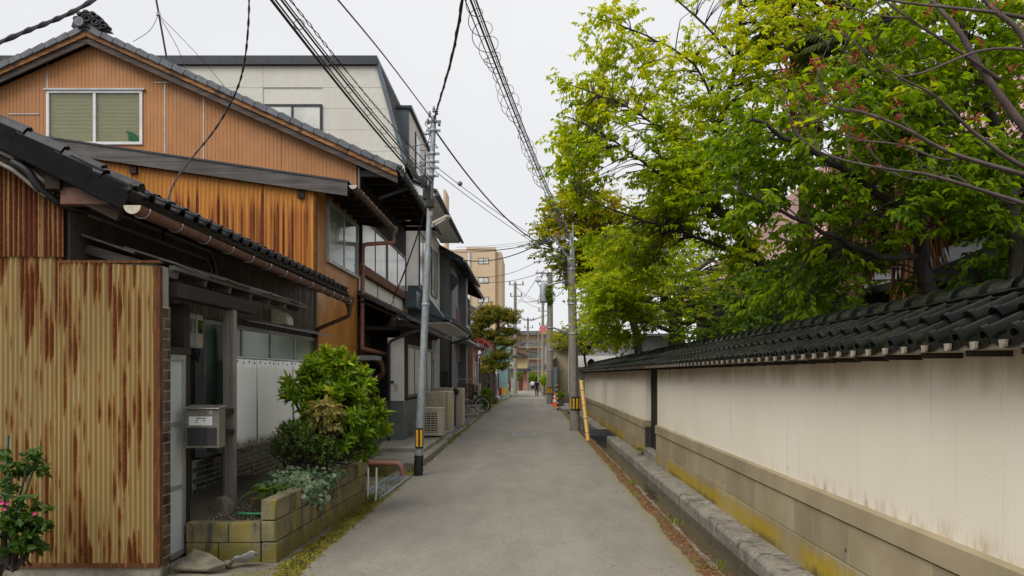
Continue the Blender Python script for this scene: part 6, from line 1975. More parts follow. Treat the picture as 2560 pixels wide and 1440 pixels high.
# ------------------------------------------------------------------ people
def person(label, x, Y, h, coat, legs, shoes, pose=0., skirt=None):
    z0 = gz(Y) + .02
    t = thing('person', label, 'person', (x, Y, z0))
    s = h / 1.70
    V = [(0, 0, .95), (0, .01, 1.12), (0, .02, 1.32), (0, .01, 1.45), (0, -.01, 1.52),
         (-.18, .02, 1.40), (-.25, .03, 1.15), (-.24, -.06, .92), (.18, .02, 1.40), (.25, .0, 1.15), (.24, -.10, .93),
         (-.09, 0, .90), (-.10, .04 + pose*.05, .50), (-.10, .12*pose, .10), (.09, 0, .90), (.10, -.10*pose, .50), (.10, .16*pose - .12, .10),
         (-.10, .12*pose - .10, .04), (.10, .16*pose - .24, .04)]
    Ed = [(0, 1), (1, 2), (2, 3), (3, 4), (3, 5), (5, 6), (6, 7), (3, 8), (8, 9), (9, 10), (0, 11), (11, 12), (12, 13), (0, 14), (14, 15), (15, 16), (13, 17), (16, 18)]
    rad = [.155, .15, .175, .085, .06, .08, .06, .042, .08, .06, .042, .10, .075, .05, .10, .075, .05, .045, .045]
    me = bpy.data.meshes.new('body')
    me.from_pydata([(-v[0]*s, -v[1]*s, v[2]*s) for v in V], Ed, [])
    o = link('body', me, t); ORG[o.name] = Vector((x, Y, z0))
    sk = o.modifiers.new('skin', 'SKIN'); 
    for i, sv in enumerate(me.skin_vertices[0].data):
        sv.radius = (rad[i]*s, rad[i]*s*(.78 if i < 3 else 1)); sv.use_root = (i == 0)
    sb = o.modifiers.new('smooth', 'SUBSURF'); sb.levels = 1; sb.render_levels = 2
    nt = NT('outfit')
    z = nt.math('SUBTRACT', nt.xyz()[2], z0)
    col = nt.mix(nt.ramp(z, .93*s, .95*s), legs, coat)
    col = nt.mix(nt.ramp(z, .10*s, .12*s, 1, 0), col, shoes)
    col = nt.mix(nt.ramp(z, 1.47*s, 1.49*s), col, (.50, .31, .22))
    ns_ = nt.ramp(nt.noise(30, None, 3), .3, .7, .8, 1.2)
    me.materials.append(nt.done(nt.bsdf(nt.mix(1., col, nt.vec(ns_, ns_, ns_), 'MULTIPLY'), .9, 0, .2)))
    hd = MB(); c = Vector((x, Y + .0, z0 + 1.60*s))
    def hf(u, v):
        a, e = 2*PI*u, PI*(v - .5)
        r_ = Vector((.078*math.cos(e)*math.cos(a), .098*math.cos(e)*math.sin(a), .118*math.sin(e))) * s
        return c + r_
    hd.grid(hf, 14, 10)
    for sx in (-1, 1): hd.lathe(c + Vector((sx*.078*s, .0, -.01)), [(.02*s, -.02), (.028*s, 0), (.018*s, .02)], 7)
    hd.lathe(c + Vector((0, .10*s, -.02*s)), [(.014*s, -.02), (.018*s, 0), (.008*s, .03)], 6)
    hh = hd.build('head', M['skin'], t, smooth=True)
    hr = MB()
    def rf(u, v):
        a, e = 2*PI*u, PI*(v*.72 - .22)
        k = 1.0 if math.sin(a) < .35 else (1.0 if e > .35 else .86)
        return c + Vector((.088*math.cos(e)*math.cos(a), .106*math.cos(e)*math.sin(a)*k - .006, .128*math.sin(e))) * s
    hr.grid(rf, 16, 8); hr.build('hair', M['hair'], hh, smooth=True)
    for sx, hy in ((-1, -.06), (1, -.10)):
        hm = MB(); w_ = Vector((x - sx*-.24*s, Y + hy*-1*s, z0 + .91*s))
        hm.tube([w_, w_ + Vector((0, .01, -.05*s)), w_ + Vector((0, .02, -.09*s))], [.03*s, .038*s, .03*s], 7)
        for k in range(4):
            p = w_ + Vector((0, .03*s*(k-1.5)*.7, -.09*s)); hm.tube([p, p + Vector((0, .008, -.045*s)), p + Vector((0, .022, -.08*s))], .0095*s, 5)
        p = w_ + Vector((0, .035*s, -.04*s)); hm.tube([p, p + Vector((0, .03*s, -.04*s)), p + Vector((0, .035*s, -.075*s))], .011*s, 5)
        hm.build('hand', M['skin'], t, smooth=True)
    if skirt:
        sm = MB(); sm.lathe((x, Y, z0), [(.17*s, 1.0*s), (.22*s, .85*s), (.29*s, .52*s), (.27*s, .50*s)], 14); sm.build('skirt', M[skirt], t, smooth=True)
    return t
person('person in black jacket and trousers walking away down the street', P(1342, 0, 84).x, 84, 1.72, (.014, .014, .018), (.012, .012, .015), (.45, .22, .12), 1.)
person('far person in white top and dark skirt near the street end', P(1331, 0, 108).x, 108, 1.62, (.62, .62, .66), (.42, .28, .21), (.6, .6, .6), .4, 'black_cloth')

# ------------------------------------------------------------------ cables
def cable(label, pts, r, key='cable', n=8, name='cable', seg=5):
    b = MB(); b.tube(smooth_path(pts, seg) if len(pts) > 2 else pts, r, n, True)
    return tag(b.build(name, M[key], smooth=True), label, 'cable')
def twist(b, path, r, amp, turns, n=5, ph=0, k=6):
    path = smooth_path(path, k) if len(path) < 14 else path
    out = []
    L = len(path)
    for i, p in enumerate(path):
        a = ph + 2*PI*turns*i/(L-1)
        out.append(p + Vector((amp*math.cos(a), 0, amp*math.sin(a))))
    b.tube(out, r, n, False)
ltop = lp(1) + Vector((0, 0, .02))
# heavy twisted service cable, upper left
path = smooth_path([P(-80, 140, 5.0), P(60, 80, 5.3), P(180, 30, 5.6), P(300, -40, 6.0)], 10)
t = thing('twisted_cable', 'heavy twisted cable crossing the upper left corner of the sky', 'cable', path[0])
b = MB(); b.tube(path, .012, 8); b.build('core', M['cable'], t, smooth=True)
for ph in (0, PI):
    b = MB(); twist(b, path, .008, .013, 5, 6, ph); b.build('strand', M['cable'], t, smooth=True)
# lead-in wire dropping to the low house
path = smooth_path([P(622, -60, 8.0), P(622, 40, 8.0), P(612, 150, 8.2), P(590, 230, 8.4), P(540, 320, 8.6), P(480, 395, 8.6), P(440, 450, 8.5), P(418, 510, 8.3), P(408, 600, 8.2)], 6)
t = thing('lead_in_wire', 'thin wavy black wire dropping onto the low black roof', 'cable', path[0])
for ph in (0, PI):
    b = MB(); twist(b, path, .007, .007, 14, 5, ph); b.build('strand', M['cable'], t, smooth=True)
# cables along the street to the metal pole
jbox = lp(.79)
for i, (a, q, r_, lab) in enumerate(((P(690, -10, 6.2), jbox + Vector((-.05, 0, .05)), .012, 'thickest black cable running from upper left to the metal pole'),
                                     (P(700, -10, 6.2), jbox + Vector((-.02, 0, .08)), .007, 'thin black cable hugging the thickest street cable'),
                                     (P(714, -10, 6.4), jbox + Vector((.02, 0, .16)), .009, 'second black street cable carrying small wire loops'),
                                     (P(722, -10, 6.4), jbox + Vector((.04, 0, .20)), .006, 'thin companion of the looped street cable'))):
    path = catenary(a + (a - q)*.35, q, .10, 24)
    b = MB(); b.tube(path, r_, 7, False)
    if i == 2:
        t = thing('cable', lab, 'cable', path[0]); b.build('line', M['cable'], t, smooth=True)
        for k in range(7, 24, 2):
            c = path[k]; e = MB(); e.tube([c + Vector((.045*math.cos(2*PI*j/10), .02, .045*math.sin(2*PI*j/10) - .01)) for j in range(11)], .004, 4, False); e.build('hanger_loop', M['wire_grey'], t, smooth=True)
    else: tag(b.build('cable', M['cable'], smooth=True), lab, 'cable')
path = catenary(P(735, -10, 6.5) + (P(735, -10, 6.5) - lp(.857))*.3, lp(.857), .10, 40)
t = thing('thin_twisted_wire', 'thin twisted wire above the street cables to the metal pole', 'cable', path[0])
for ph in (0, PI):
    b = MB(); twist(b, path, .005, .011, 22, 4, ph); b.build('strand', M['cable'], t, smooth=True)
cable('straight thin line slanting down to the top of the metal pole', [P(820, -30, 7.0), P(965, 145, 9.6), lp(.985)], .008)
path = smooth_path([P(1162, -60, 7.0), P(1150, 40, 7.5), P(1128, 150, 9.0), P(1104, 235, 11), P(1092, 275, 12.6), lp(.99)], 8)
t = thing('drop_cable', 'thick black cable curving down to the metal pole top', 'cable', path[0])
b = MB(); b.tube(path, .014, 7, False); b.build('core', M['cable'], t, smooth=True)
b = MB(); twist(b, path, .010, .012, 9, 5); b.build('strand', M['cable'], t, smooth=True)
# coil-hung bundle crossing to the right pole
rtop = Vector((RPX - .13, RPY, 5.85))
A0 = P(1187, -20, 7.5); path = catenary(A0 + (A0 - rtop)*.25, rtop, .28, 60)
t = thing('coiled_cable_bundle', 'black cable bundle wrapped in wire coils crossing to the right pole', 'cable', path[0])
for (dx, dz, r_) in ((0, 0, .011), (.045, .01, .009), (-.03, -.05, .006), (.05, -.06, .005)):
    b = MB(); b.tube([p + Vector((dx, 0, dz)) for p in path], r_, 6, False); b.build('line', M['cable'], t, smooth=True)
L_ = len(path)
sp = []
N_ = 900
for i in range(N_):
    f = i/(N_-1)*(L_-1); k = min(int(f), L_-2); p = path[k].lerp(path[k+1], f - k)
    a = 2*PI*i/15.0; rr_ = .085 + .035*math.sin(i*.07) + .02*math.sin(i*.031)
    sp.append(p + Vector((rr_*math.cos(a), .0, rr_*math.sin(a) - .02)))
b = MB(); b.tube(sp, .0042, 4, False); b.build('coil', M['wire_grey'], t, smooth=True)
rg = random.Random(9)
for i in range(6):
    k = rg.randrange(14, L_-4); p = path[k]
    pts = [p]
    for q in range(4): pts.append(pts[-1] + Vector((rg.uniform(-.09, .09), rg.uniform(-.05, .05), rg.uniform(-.10, .07))))
    b = MB(); b.tube(smooth_path(pts, 4), .004, 4, False); b.build('loose_end', M['cable'], t, smooth=True)
# pole to pole and house drops
cable('sagging black cable from metal pole top across to the right pole', catenary(lp(.96) + Vector((.03, 0, 0)), rtop + Vector((-.1, 0, -.35)), .55, 14), .014)
cable('upper thin wire from metal pole to the right pole', catenary(lp(.87), rtop + Vector((0, 0, -.5)), .15, 10), .006)
t = cable('thin wire with a small white ball between the two near poles', catenary(lp(.855), rtop + Vector((0, 0, -.8)), .1, 10), .006)
b = MB(); c = P(1150, 459, 15.2); b.lathe(c, [(.01, -.05), (.04, -.03), (.05, 0), (.04, .03), (.01, .05)], 9); tag(b.build('splice_ball', M['wire_grey'], smooth=True), 'small grey splice ball hanging on a thin wire by the metal pole', 'insulator')
cable('wire from the metal pole down to the gabled house porch', catenary(lp(.79), P(982, 745, 17.6), .12, 10), .010)
cable('second wire beside it dropping to the pent roof tiles', catenary(lp(.785), P(962, 795, 17.7), .16, 10), .007)
cable('blue wire from gable corner to the metal pole', catenary(P(962, 366, 17.6), lp(.93), .06, 8), .008, 'cable_blue')
cable('lower blue cable from grey house to the right pole', catenary(P(1112, 637, 34.4), P(1405, 578, 24.2), .55, 16), .018, 'cable_blue')
cable('upper blue cable from grey house over the street', catenary(P(1118, 628, 34.4), P(1420, 590, 24.3), .2, 14), .010, 'cable_blue')
for i, (y0, y1, lab) in enumerate(((618, 598, 'highest pale wire crossing above the apartment block'), (624, 603, 'middle pale wire crossing above the apartment block'), (632, 606, 'lowest pale wire crossing above the apartment block'))):
    cable(lab, catenary(P(1140, y0, 36), P(1430, y1 - 12, 27), .1, 8), .007, 'wire_grey', 5)
far_w = [((1170, 690, 50), (1365, 640, 49), .5, 'dark far wire from the timber eave to the transformer pole'), ((1170, 700, 52), (1365, 676, 49), .4, 'lower far wire from the timber eave to the transformer pole'),
         ((1288, 715, 97), (1357, 757, 112), .3, 'upper far wire between the two distant poles'), ((1290, 718, 97), (1358, 760, 112), .5, 'second far wire between the two distant poles'), ((1292, 735, 97), (1359, 770, 112), .5, 'third far wire between the two distant poles'),
         ((1288, 790, 97), (1375, 785, 49), .4, 'low far wire from left distant pole to the transformer pole'), ((1289, 745, 97), (1375, 735, 49), .5, 'mid far wire from left distant pole to the transformer pole'),
         ((1320, 800, 135), (1357, 785, 112), .4, 'short far wire near the hydrant sign'), ((1288, 770, 97), (1250, 780, 75), .3, 'far wire from the distant pole to the pine'),
         ((1357, 765, 112), (1375, 690, 49), .6, 'steep far wire rising to the transformer pole'), ((1375, 700, 49), (1418, 640, 24.3), .5, 'wire from transformer pole to the nearest concrete pole'),
         ((1375, 720, 49), (1420, 700, 24.3), .5, 'lower wire from transformer pole to the nearest concrete pole'), ((1290, 760, 97), (1345, 690, 60), .3, 'thin far wire climbing to the maple'),
         ((1110, 690, 34), (1185, 700, 50), .2, 'thin wire along the grey house to the timber eave')]
for a, q, sag, lab in far_w:
    cable(lab, catenary(P(*a), P(*q), sag, 8), .006 + .00018*a[2], 'cable', 4)

# ------------------------------------------------------------------ far buildings
def bld(name, label, cat, x0, x1, y0, y1, z0, z1, mt, wins=(), roof=None, side_wins=(), gm='glass_curtain', fm='alu_brown'):
    t = thing(name, label, cat, ((x0+x1)/2, (y0+y1)/2, z0))
    b = MB(); b.box(x0, x1, y0, y1, z0, z1); b.build('wall', M[mt], t)
    for (u0, u1, v0, v1, c) in wins: window(Face('S', y0), u0, u1, v0, v1, t, M[fm], M[gm], c, 1, .09, .06)
    for (side, u0, u1, v0, v1, c) in side_wins: window(Face(side, x1 if side == 'E' else x0), u0, u1, v0, v1, t, M[fm], M[gm], c, 1, .09, .06)
    return t
YA = 130
ap = bld('apartment_block', 'tall beige apartment block behind the timber house', 'building', P(1150, 0, YA).x - 6, P(1238, 0, YA).x, YA, YA + 18, -1, P(0, 624, YA).z, 'apt',
         [(P(1195, 0, YA).x, P(1222, 0, YA).x, P(0, 660 + 48.5*k, YA).z, P(0, 645 + 48.5*k, YA).z, 2) for k in range(5)] + [(P(1157, 0, YA).x, P(1164, 0, YA).x, P(0, 660 + 48.5*k, YA).z, P(0, 652 + 48.5*k, YA).z, 1) for k in range(5)])
b = MB(); b.box(P(1238, 0, YA).x + .003, P(1254, 0, YA).x, YA + .8, YA + 17, -1, P(0, 627, YA).z - .05); b.build('stair_wing', M['apt'], ap)
b = MB(); b.box(P(1166, 0, YA).x, P(1238, 0, YA).x + .1, YA - .15, YA + 18.1, P(0, 624, YA).z + .002, P(0, 621, YA).z + .2); b.build('parapet', M['apt'], ap)
b = MB(); b.tube([(P(1173, 0, YA).x, YA - .15, -1), (P(1173, 0, YA).x, YA - .15, P(0, 630, YA).z)], .2, 8); b.build('rain_pipe', M['white_pvc'], ap)
b = MB(); b.box(P(1095, 0, YA).x, P(1101, 0, YA).x, YA + 8, YA + 14, P(0, 624, YA).z, P(0, 445, YA).z); b.build('roof_tower', M['apt'], ap)
hwx = P(1150, 0, 72).x
t = bld('white_gable_house', 'pale house with orange roof edge partly behind the pine', 'house', -9, -4.4, 72, 84, -1, 6.6, 'pale_wall')
b = MB(); b.prism([(-9, 9.4), (P(1208, 0, 72).x, P(0, 782, 72).z), (P(1208, 0, 72).x, P(0, 787, 72).z), (-9, 9.2)], 'y', 71.6, 84); b.build('roof', M['barge_hi'], t)
b = MB(); b.prism([(-9, 9.75), (P(1206, 0, 72).x, P(0, 777, 72).z), (P(1206, 0, 72).x, P(0, 781, 72).z), (-9, 9.45)], 'y', 71.5, 84); b.build('roof_tiles', M['slate_blue'], t)
bld('teal_house', 'pale teal clad house behind the pine tree', 'house', P(1242, 0, 78).x - 2, P(1268, 0, 78).x, 78, 92, -1.2, P(0, 832, 78).z, 'teal', side_wins=[('E', 80, 83, .8, 2.4, 2), ('E', 86, 89, .8, 2.4, 2)])
bld('small_white_house', 'small white house front just before the teal house', 'house', -4.0, -2.75, 66.5, 71, -1, 2.6, 'pale_wall', side_wins=[('E', 67.4, 69.4, .4, 1.9, 2)], fm='alu_brown', gm='glass_dark')
YY = 118
t = bld('yellow_house', 'ochre yellow two-storey house at the street end', 'house', P(1262, 0, YY).x, P(1318, 0, YY).x, YY, YY + 10, -1.2, P(0, 893, YY).z, 'yellow_wall', [(P(1276, 0, YY).x, P(1293, 0, YY).x, P(0, 917, YY).z, P(0, 903, YY).z, 2)], fm='alu')
b = MB(); b.prism([(P(1255, 0, YY).x, P(0, 868, YY).z), (P(1285, 0, YY).x, P(0, 868, YY).z), (P(1320, 0, YY).x, P(0, 893, YY).z), (P(1255, 0, YY).x, P(0, 893, YY).z)], 'y', YY - .8, YY + 10); b.build('roof', M['seam_roof'], t)
b = MB(); b.prism([(P(1285, 0, YY).x, P(0, 872, YY).z), (P(1322, 0, YY).x, P(0, 889, YY).z), (P(1322, 0, YY).x, P(0, 893, YY).z), (P(1285, 0, YY).x, P(0, 877, YY).z)], 'y', YY - 1.2, YY - .81); b.build('bargeboard', M['gutter'], t)
b = MB(); b.prism([(P(1258, 0, YY).x, P(0, 921, YY).z), (P(1326, 0, YY).x, P(0, 921, YY).z), (P(1330, 0, YY).x, P(0, 929, YY).z), (P(1258, 0, YY).x, P(0, 929, YY).z)], 'y', YY - 1.6, YY - .05); b.build('pent_roof', M['dark_tile'], t)
b = MB(); b.box(P(1297, 0, YY).x, P(1307, 0, YY).x, YY - .2, YY - .01, -1, P(0, 945, YY).z); b.build('door', M['plank_brown'], t)
b = MB(); b.box(P(1290, 0, YY).x, P(1318, 0, YY).x, YY - .15, YY - .005, -1.1, P(0, 931, YY).z); b.build('lower_wall', M['pink_wall'], t)
YE = 150
t = bld('balcony_building', 'peach tiled building with glass balconies closing the street', 'building', P(1268, 0, YE).x, P(1420, 0, YE).x, YE, YE + 14, -2, P(0, 838, YE).z, 'peach_wall')
b = MB(); b.box(P(1268, 0, YE).x, P(1422, 0, YE).x, YE - 1.2, YE + 14, P(0, 838, YE).z + .01, P(0, 828, YE).z); b.build('roof_band', M['aged_conc'], t)
for k, (ya, yb_) in enumerate(((852, 866), (878, 893), (910, 925), (936, 950))):
    for j, (xa, xb) in enumerate(((1284, 1302), (1323, 1345), (1350, 1370))):
        window(Face('S', YE), P(xa, 0, YE).x, P(xb, 0, YE).x, P(0, yb_, YE).z, P(0, ya, YE).z, t, M['white_pvc'], M['glass_curtain'] if (k + j) % 2 else M['glass_grey'], 2, 1, .10, .06)
for (ya, yb_) in ((856, 867), (884, 896), (915, 927)):
    b = MB(); b.box(P(1280, 0, YE).x, P(1350, 0, YE).x, YE - 1.2, YE - 1.14, P(0, yb_, YE).z, P(0, ya, YE).z); b.build('balcony_rail', M['glass_grey'], t)
    b = MB(); b.box(P(1278, 0, YE).x, P(1352, 0, YE).x, YE - 1.25, YE - .02, P(0, yb_ + 3, YE).z, P(0, yb_, YE).z); b.build('balcony_slab', M['peach_wall'], t)
for i in range(4):
    x = P(1358 + i*9, 0, YE - 3).x; b = MB(); b.box(x, x + .25, YE - 3, YE - 2.75, -1, P(0, 850, YE).z); b.build('stair_post', M['slate_blue'], t)
# right side, beyond the wall
t = bld('tan_house', 'tan rendered house with grey tiled eave behind the poles', 'house', 2.05, 6, 62, 72, -1, P(0, 868, 62).z, 'tan_wall')
b = MB(); b.prism([(1.75, P(0, 868, 62).z), (1.75, P(0, 866, 62).z), (4.2, P(0, 838, 62).z), (6.6, P(0, 866, 62).z), (6.6, P(0, 868, 62).z)], 'y', 61.3, 73); b.build('roof', M['dark_tile'], t)
b = MB(); b.prism([(1.3, 2.45), (2.05, 3.1), (2.05, 2.35)], 'y', 60.8, 70); b.build('pent_roof', M['dark_tile'], t)
b = MB(); b.box(1.75, 2.04, 60.0, 61.9, -.6, 2.3); b.build('entrance_screen', M['slate_blue'], t)
b = MB(); b.box(2.0, 2.045, 62.2, 70, -.8, .6); b.build('brick_skirt', M['pink_wall'], t)
t = bld('white_balcony_house', 'white house with broad balcony band above the end of the wall', 'house', 2.9, 9, 50, 60, -1, P(0, 842, 50).z, 'pale_wall', [(3.35, 4.3, 1.7, 2.1, 1)], gm='glass_dark')
b = MB(); b.box(2.55, 6.2, 48.6, 49.98, P(0, 918, 49).z, P(0, 890, 49).z); b.build('balcony', M['white_paint'], t)
window(Face('S', 50), 3.0, 3.6, P(0, 888, 50).z, P(0, 850, 50).z, t, M['alu_brown'], M['glass_dark'], 1, 1, .1, .05)
b = MB(); b.box(2.7, 9.2, 48.9, 60.2, P(0, 842, 50).z + .003, P(0, 838, 50).z + .05); b.build('roof', M['seam_roof'], t)
b = MB(); b.box(2.88, 2.899, 51, 59, -.5, 1.5); b.build('side_panel', M['tan_wall'], t)
# roadside bits far down on the left
for i, (px_, Y, h, c, lab, nm) in enumerate(((1247, 70, 1.0, 'red_plastic', 'red banner stand far down on the left', 'banner'), (1258, 76, 1.0, 'yellow', 'nearer yellow barrier stand far down on the left', 'barrier'), (1266, 80, 1.0, 'yellow', 'farther yellow barrier stand by the teal house', 'barrier'), (1271, 84, 1.7, 'red_plastic', 'tall red board beside the far left pole', 'board'), (1281, 92, 2.0, 'white_paint', 'white post panel behind the far left pole', 'panel'))):
    x = P(px_, 0, Y).x
    b = MB(); zz = gz(Y); b.box(x - .22, x - .17, Y, Y + .05, zz - .1, zz + h); b.box(x + .17, x + .22, Y, Y + .05, zz - .1, zz + h); b.box(x - .25, x + .25, Y - .03, Y - .002, zz + h*.35, zz + h)
    tag(b.build(nm, M[c]), lab, nm)
for i, (px_, Y, lab) in enumerate(((1236, 62, 'bagged rubbish heap on the left verge near the pine'), (1243, 65, 'second white rubbish bag on the left verge'))):
    o = rock(lab, (P(px_, 0, Y).x, Y, gz(Y) + .15), (.28, .25, .22), 20 + i, 'plastic_bag', 'rubbish_bag'); o['category'] = 'bag'
# ------------------------------------------------------------------ vegetation
from mathutils import noise as mnoise
def unit(a): return a / np.maximum(np.linalg.norm(a, axis=-1, keepdims=True), 1e-9)

class Leaves:
    def __init__(s):
        s.p, s.d, s.n, s.s, s.t = [], [], [], [], []
    def add(s, p, d, n, size, tint):
        s.p.append(np.asarray(p, float)); s.d.append(np.asarray(d, float)); s.n.append(np.asarray(n, float)); s.s.append(np.asarray(size, float)); s.t.append(np.asarray(tint, float))
    def build(s, name, mt, parent, w=.5, fold=.12, curl=.15):
        p, d, n = np.vstack(s.p), unit(np.vstack(s.d)), np.vstack(s.n)
        sz, ti = np.concatenate(s.s)[:, None], np.clip(np.concatenate(s.t), 0, 1)
        side = unit(np.cross(d, n)); n = unit(np.cross(side, d))
        og = np.array(org(parent))
        k = len(p)
        hw = sz * w * .5
        V = np.empty((k, 6, 3))
        V[:, 0] = p
        V[:, 1] = p + d*sz*.30 + side*hw*.92 + n*sz*fold
        V[:, 2] = p + d*sz*.66 + side*hw*.78 + n*sz*(fold*.8 - curl*.25)
        V[:, 3] = p + d*sz - n*sz*curl
        V[:, 4] = p + d*sz*.66 - side*hw*.78 + n*sz*(fold*.8 - curl*.25)
        V[:, 5] = p + d*sz*.30 - side*hw*.92 + n*sz*fold
        V = (V - og).reshape(-1, 3)
        b = (np.arange(k)*6)[:, None]
        F = np.concatenate([b + np.array([[0, 3, 2, 1]]), b + np.array([[0, 5, 4, 3]])], 1).reshape(-1)
        me = bpy.data.meshes.new(name)
        me.vertices.add(k*6); me.vertices.foreach_set('co', V.reshape(-1))
        me.loops.add(k*8); me.loops.foreach_set('vertex_index', F.astype(np.int32))
        me.polygons.add(k*2); me.polygons.foreach_set('loop_start', np.arange(0, k*8, 4, dtype=np.int32))
        me.update(calc_edges=True)
        at = me.attributes.new('tint', 'FLOAT', 'POINT'); at.data.foreach_set('value', np.repeat(ti, 6))
        me.materials.append(mt)
        o = link(name, me, parent); ORG[o.name] = Vector(og)
        o['kind'] = 'stuff'
        return o

def in_poly(x, y, poly):
    c = False
    j = len(poly) - 1
    for i in range(len(poly)):
        (xi, yi), (xj, yj) = poly[i], poly[j]
        if (yi > y) != (yj > y) and x < (xj - xi) * (y - yi) / (yj - yi) + xi: c = not c
        j = i
    return c

def spray(L, rg, root, end, n, size, tint, droop=.35, twigs=None, spread=.5, r=.004, flat=.45):
    """leafy spray: a few twigs from root towards end, leaves alternate along them"""
    root, end = np.array(root), np.array(end)
    main = end - root
    ln = np.linalg.norm(main) + 1e-6
    m = 4
    per = max(2, n // m)
    for k in range(m):
        off = rg.normal(0, 1, 3) * np.array([1, 1, flat]) * ln * spread * .5
        s0 = root + main * (0 if k == 0 else rg.uniform(.15, .6))
        e = end + off * (0.4 if k == 0 else 1.0) - main * (0 if k == 0 else rg.uniform(0, .25))
        tv = e - s0
        mid = (s0 + e)/2 + np.array([0, 0, .06*ln])
        if twigs is not None: twigs.tube([s0, mid, e], [r*1.3, r, r*.5], 3, False)
        t = rg.uniform(.18, 1.0, per)[:, None]
        pos = (1-t)**2*s0 + 2*t*(1-t)*mid + t*t*e
        d0 = unit(tv[None, :])
        sd = np.cross(d0, [[0, 0, 1.]]); sd = unit(sd)
        sg = np.where(np.arange(per) % 2 == 0, 1, -1)[:, None]
        d = d0*rg.uniform(.2, .9, (per, 1)) + sd*sg*rg.uniform(.3, 1.0, (per, 1)) + rg.normal(0, .25, (per, 3))
        d[:, 2] -= rg.uniform(droop*.4, droop*1.6, per)
        nn = np.tile([[0, 0, 1.]], (per, 1)) + rg.normal(0, .38, (per, 3))
        L.add(pos, d, nn, size*rg.uniform(.65, 1.15, per), tint + rg.normal(0, .13, per))

def make_tree(name, label, base, limbs, regions, leaf, nleaf, mt, bark, seed, tint0=.45, tint_up=.35, clump_r=.5, droop=.35, gap=.0, gscale=.9, group=None, twig_r=.004, w=.5, edge_tint=0., cat='tree'):
    """limbs: [(pixel polyline [(x,y,Y)..], r0, r1)];  regions: [(polygon in the picture, Ymin, Ymax, clumps)] give the crown's volume"""
    rg = np.random.default_rng(seed)
    t = thing(name, label, cat, base, group)
    tr = MB(); L = Leaves()
    nodes = []
    for pts, r0, r1 in limbs:
        path = smooth_path([P(*q) if len(q) == 3 else Vector(q) for q in pts], 5)
        k = len(path)
        jit = [Vector((rg.normal(0, .4), rg.normal(0, .4), rg.normal(0, .4))) * min(r0, .1) * .5 for _ in path]
        path = [p + (j if 0 < i < k-1 else Vector()) for i, (p, j) in enumerate(zip(path, jit))]
        tr.tube(path, [r0 + (r1 - r0)*(i/(k-1))**.8 for i in range(k)], 9 if r0 > .06 else 6, True)
        for i, p in enumerate(path[1:]): nodes.append((np.array(p), r0 + (r1-r0)*(i/(k-1))))
    NP = np.array([q[0] for q in nodes]); NR = np.array([q[1] for q in nodes])
    tw = MB()
    zs = []
    cl = []
    for poly, y0, y1, n in regions:
        xs_, ys_ = [q[0] for q in poly], [q[1] for q in poly]
        got = tries = 0
        while got < n and tries < n*40:
            tries += 1
            x, y = rg.uniform(min(xs_), max(xs_)), rg.uniform(min(ys_), max(ys_))
            if not in_poly(x, y, poly): continue
            c = P(x, y, rg.uniform(y0, y1))
            if mnoise.noise(c * gscale + Vector((seed*3.1, 0, 0))) < gap - .18: continue
            cl.append(np.array(c)); got += 1
    CA = np.array(cl)
    zlo, zhi = CA[:, 2].min(), CA[:, 2].max()
    used = []
    for c in CA:
        d = NP - c
        dist = np.linalg.norm(d, axis=1) + np.maximum(0, d[:, 2])*.8
        j = int(np.argmin(dist))
        q = NP[j]
        v = c - q
        ln = np.linalg.norm(v)
        if ln > clump_r*.6:
            mid = q + v*.5 + np.array([rg.normal(0, .06), rg.normal(0, .06), .10*ln])
            r0 = min(NR[j]*.6, .004 + .007*ln)
            tw.tube([q, q*.55 + mid*.45 + np.array([0, 0, .04*ln]), mid, c], [r0, r0*.8, r0*.6, twig_r], 4, False)
        out = v / (ln + 1e-6); out = out*np.array([1, 1, .35]); 
        out = out/(np.linalg.norm(out)+1e-6)
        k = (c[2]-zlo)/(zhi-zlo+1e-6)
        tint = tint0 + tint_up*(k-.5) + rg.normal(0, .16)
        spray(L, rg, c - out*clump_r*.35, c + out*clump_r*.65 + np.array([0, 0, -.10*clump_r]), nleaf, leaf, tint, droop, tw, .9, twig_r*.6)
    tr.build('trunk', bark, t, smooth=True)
    b_ = tw.build('twigs', bark, t, fix=False); b_['kind'] = 'stuff'
    L.build('crown', mt, t, w)
    return t

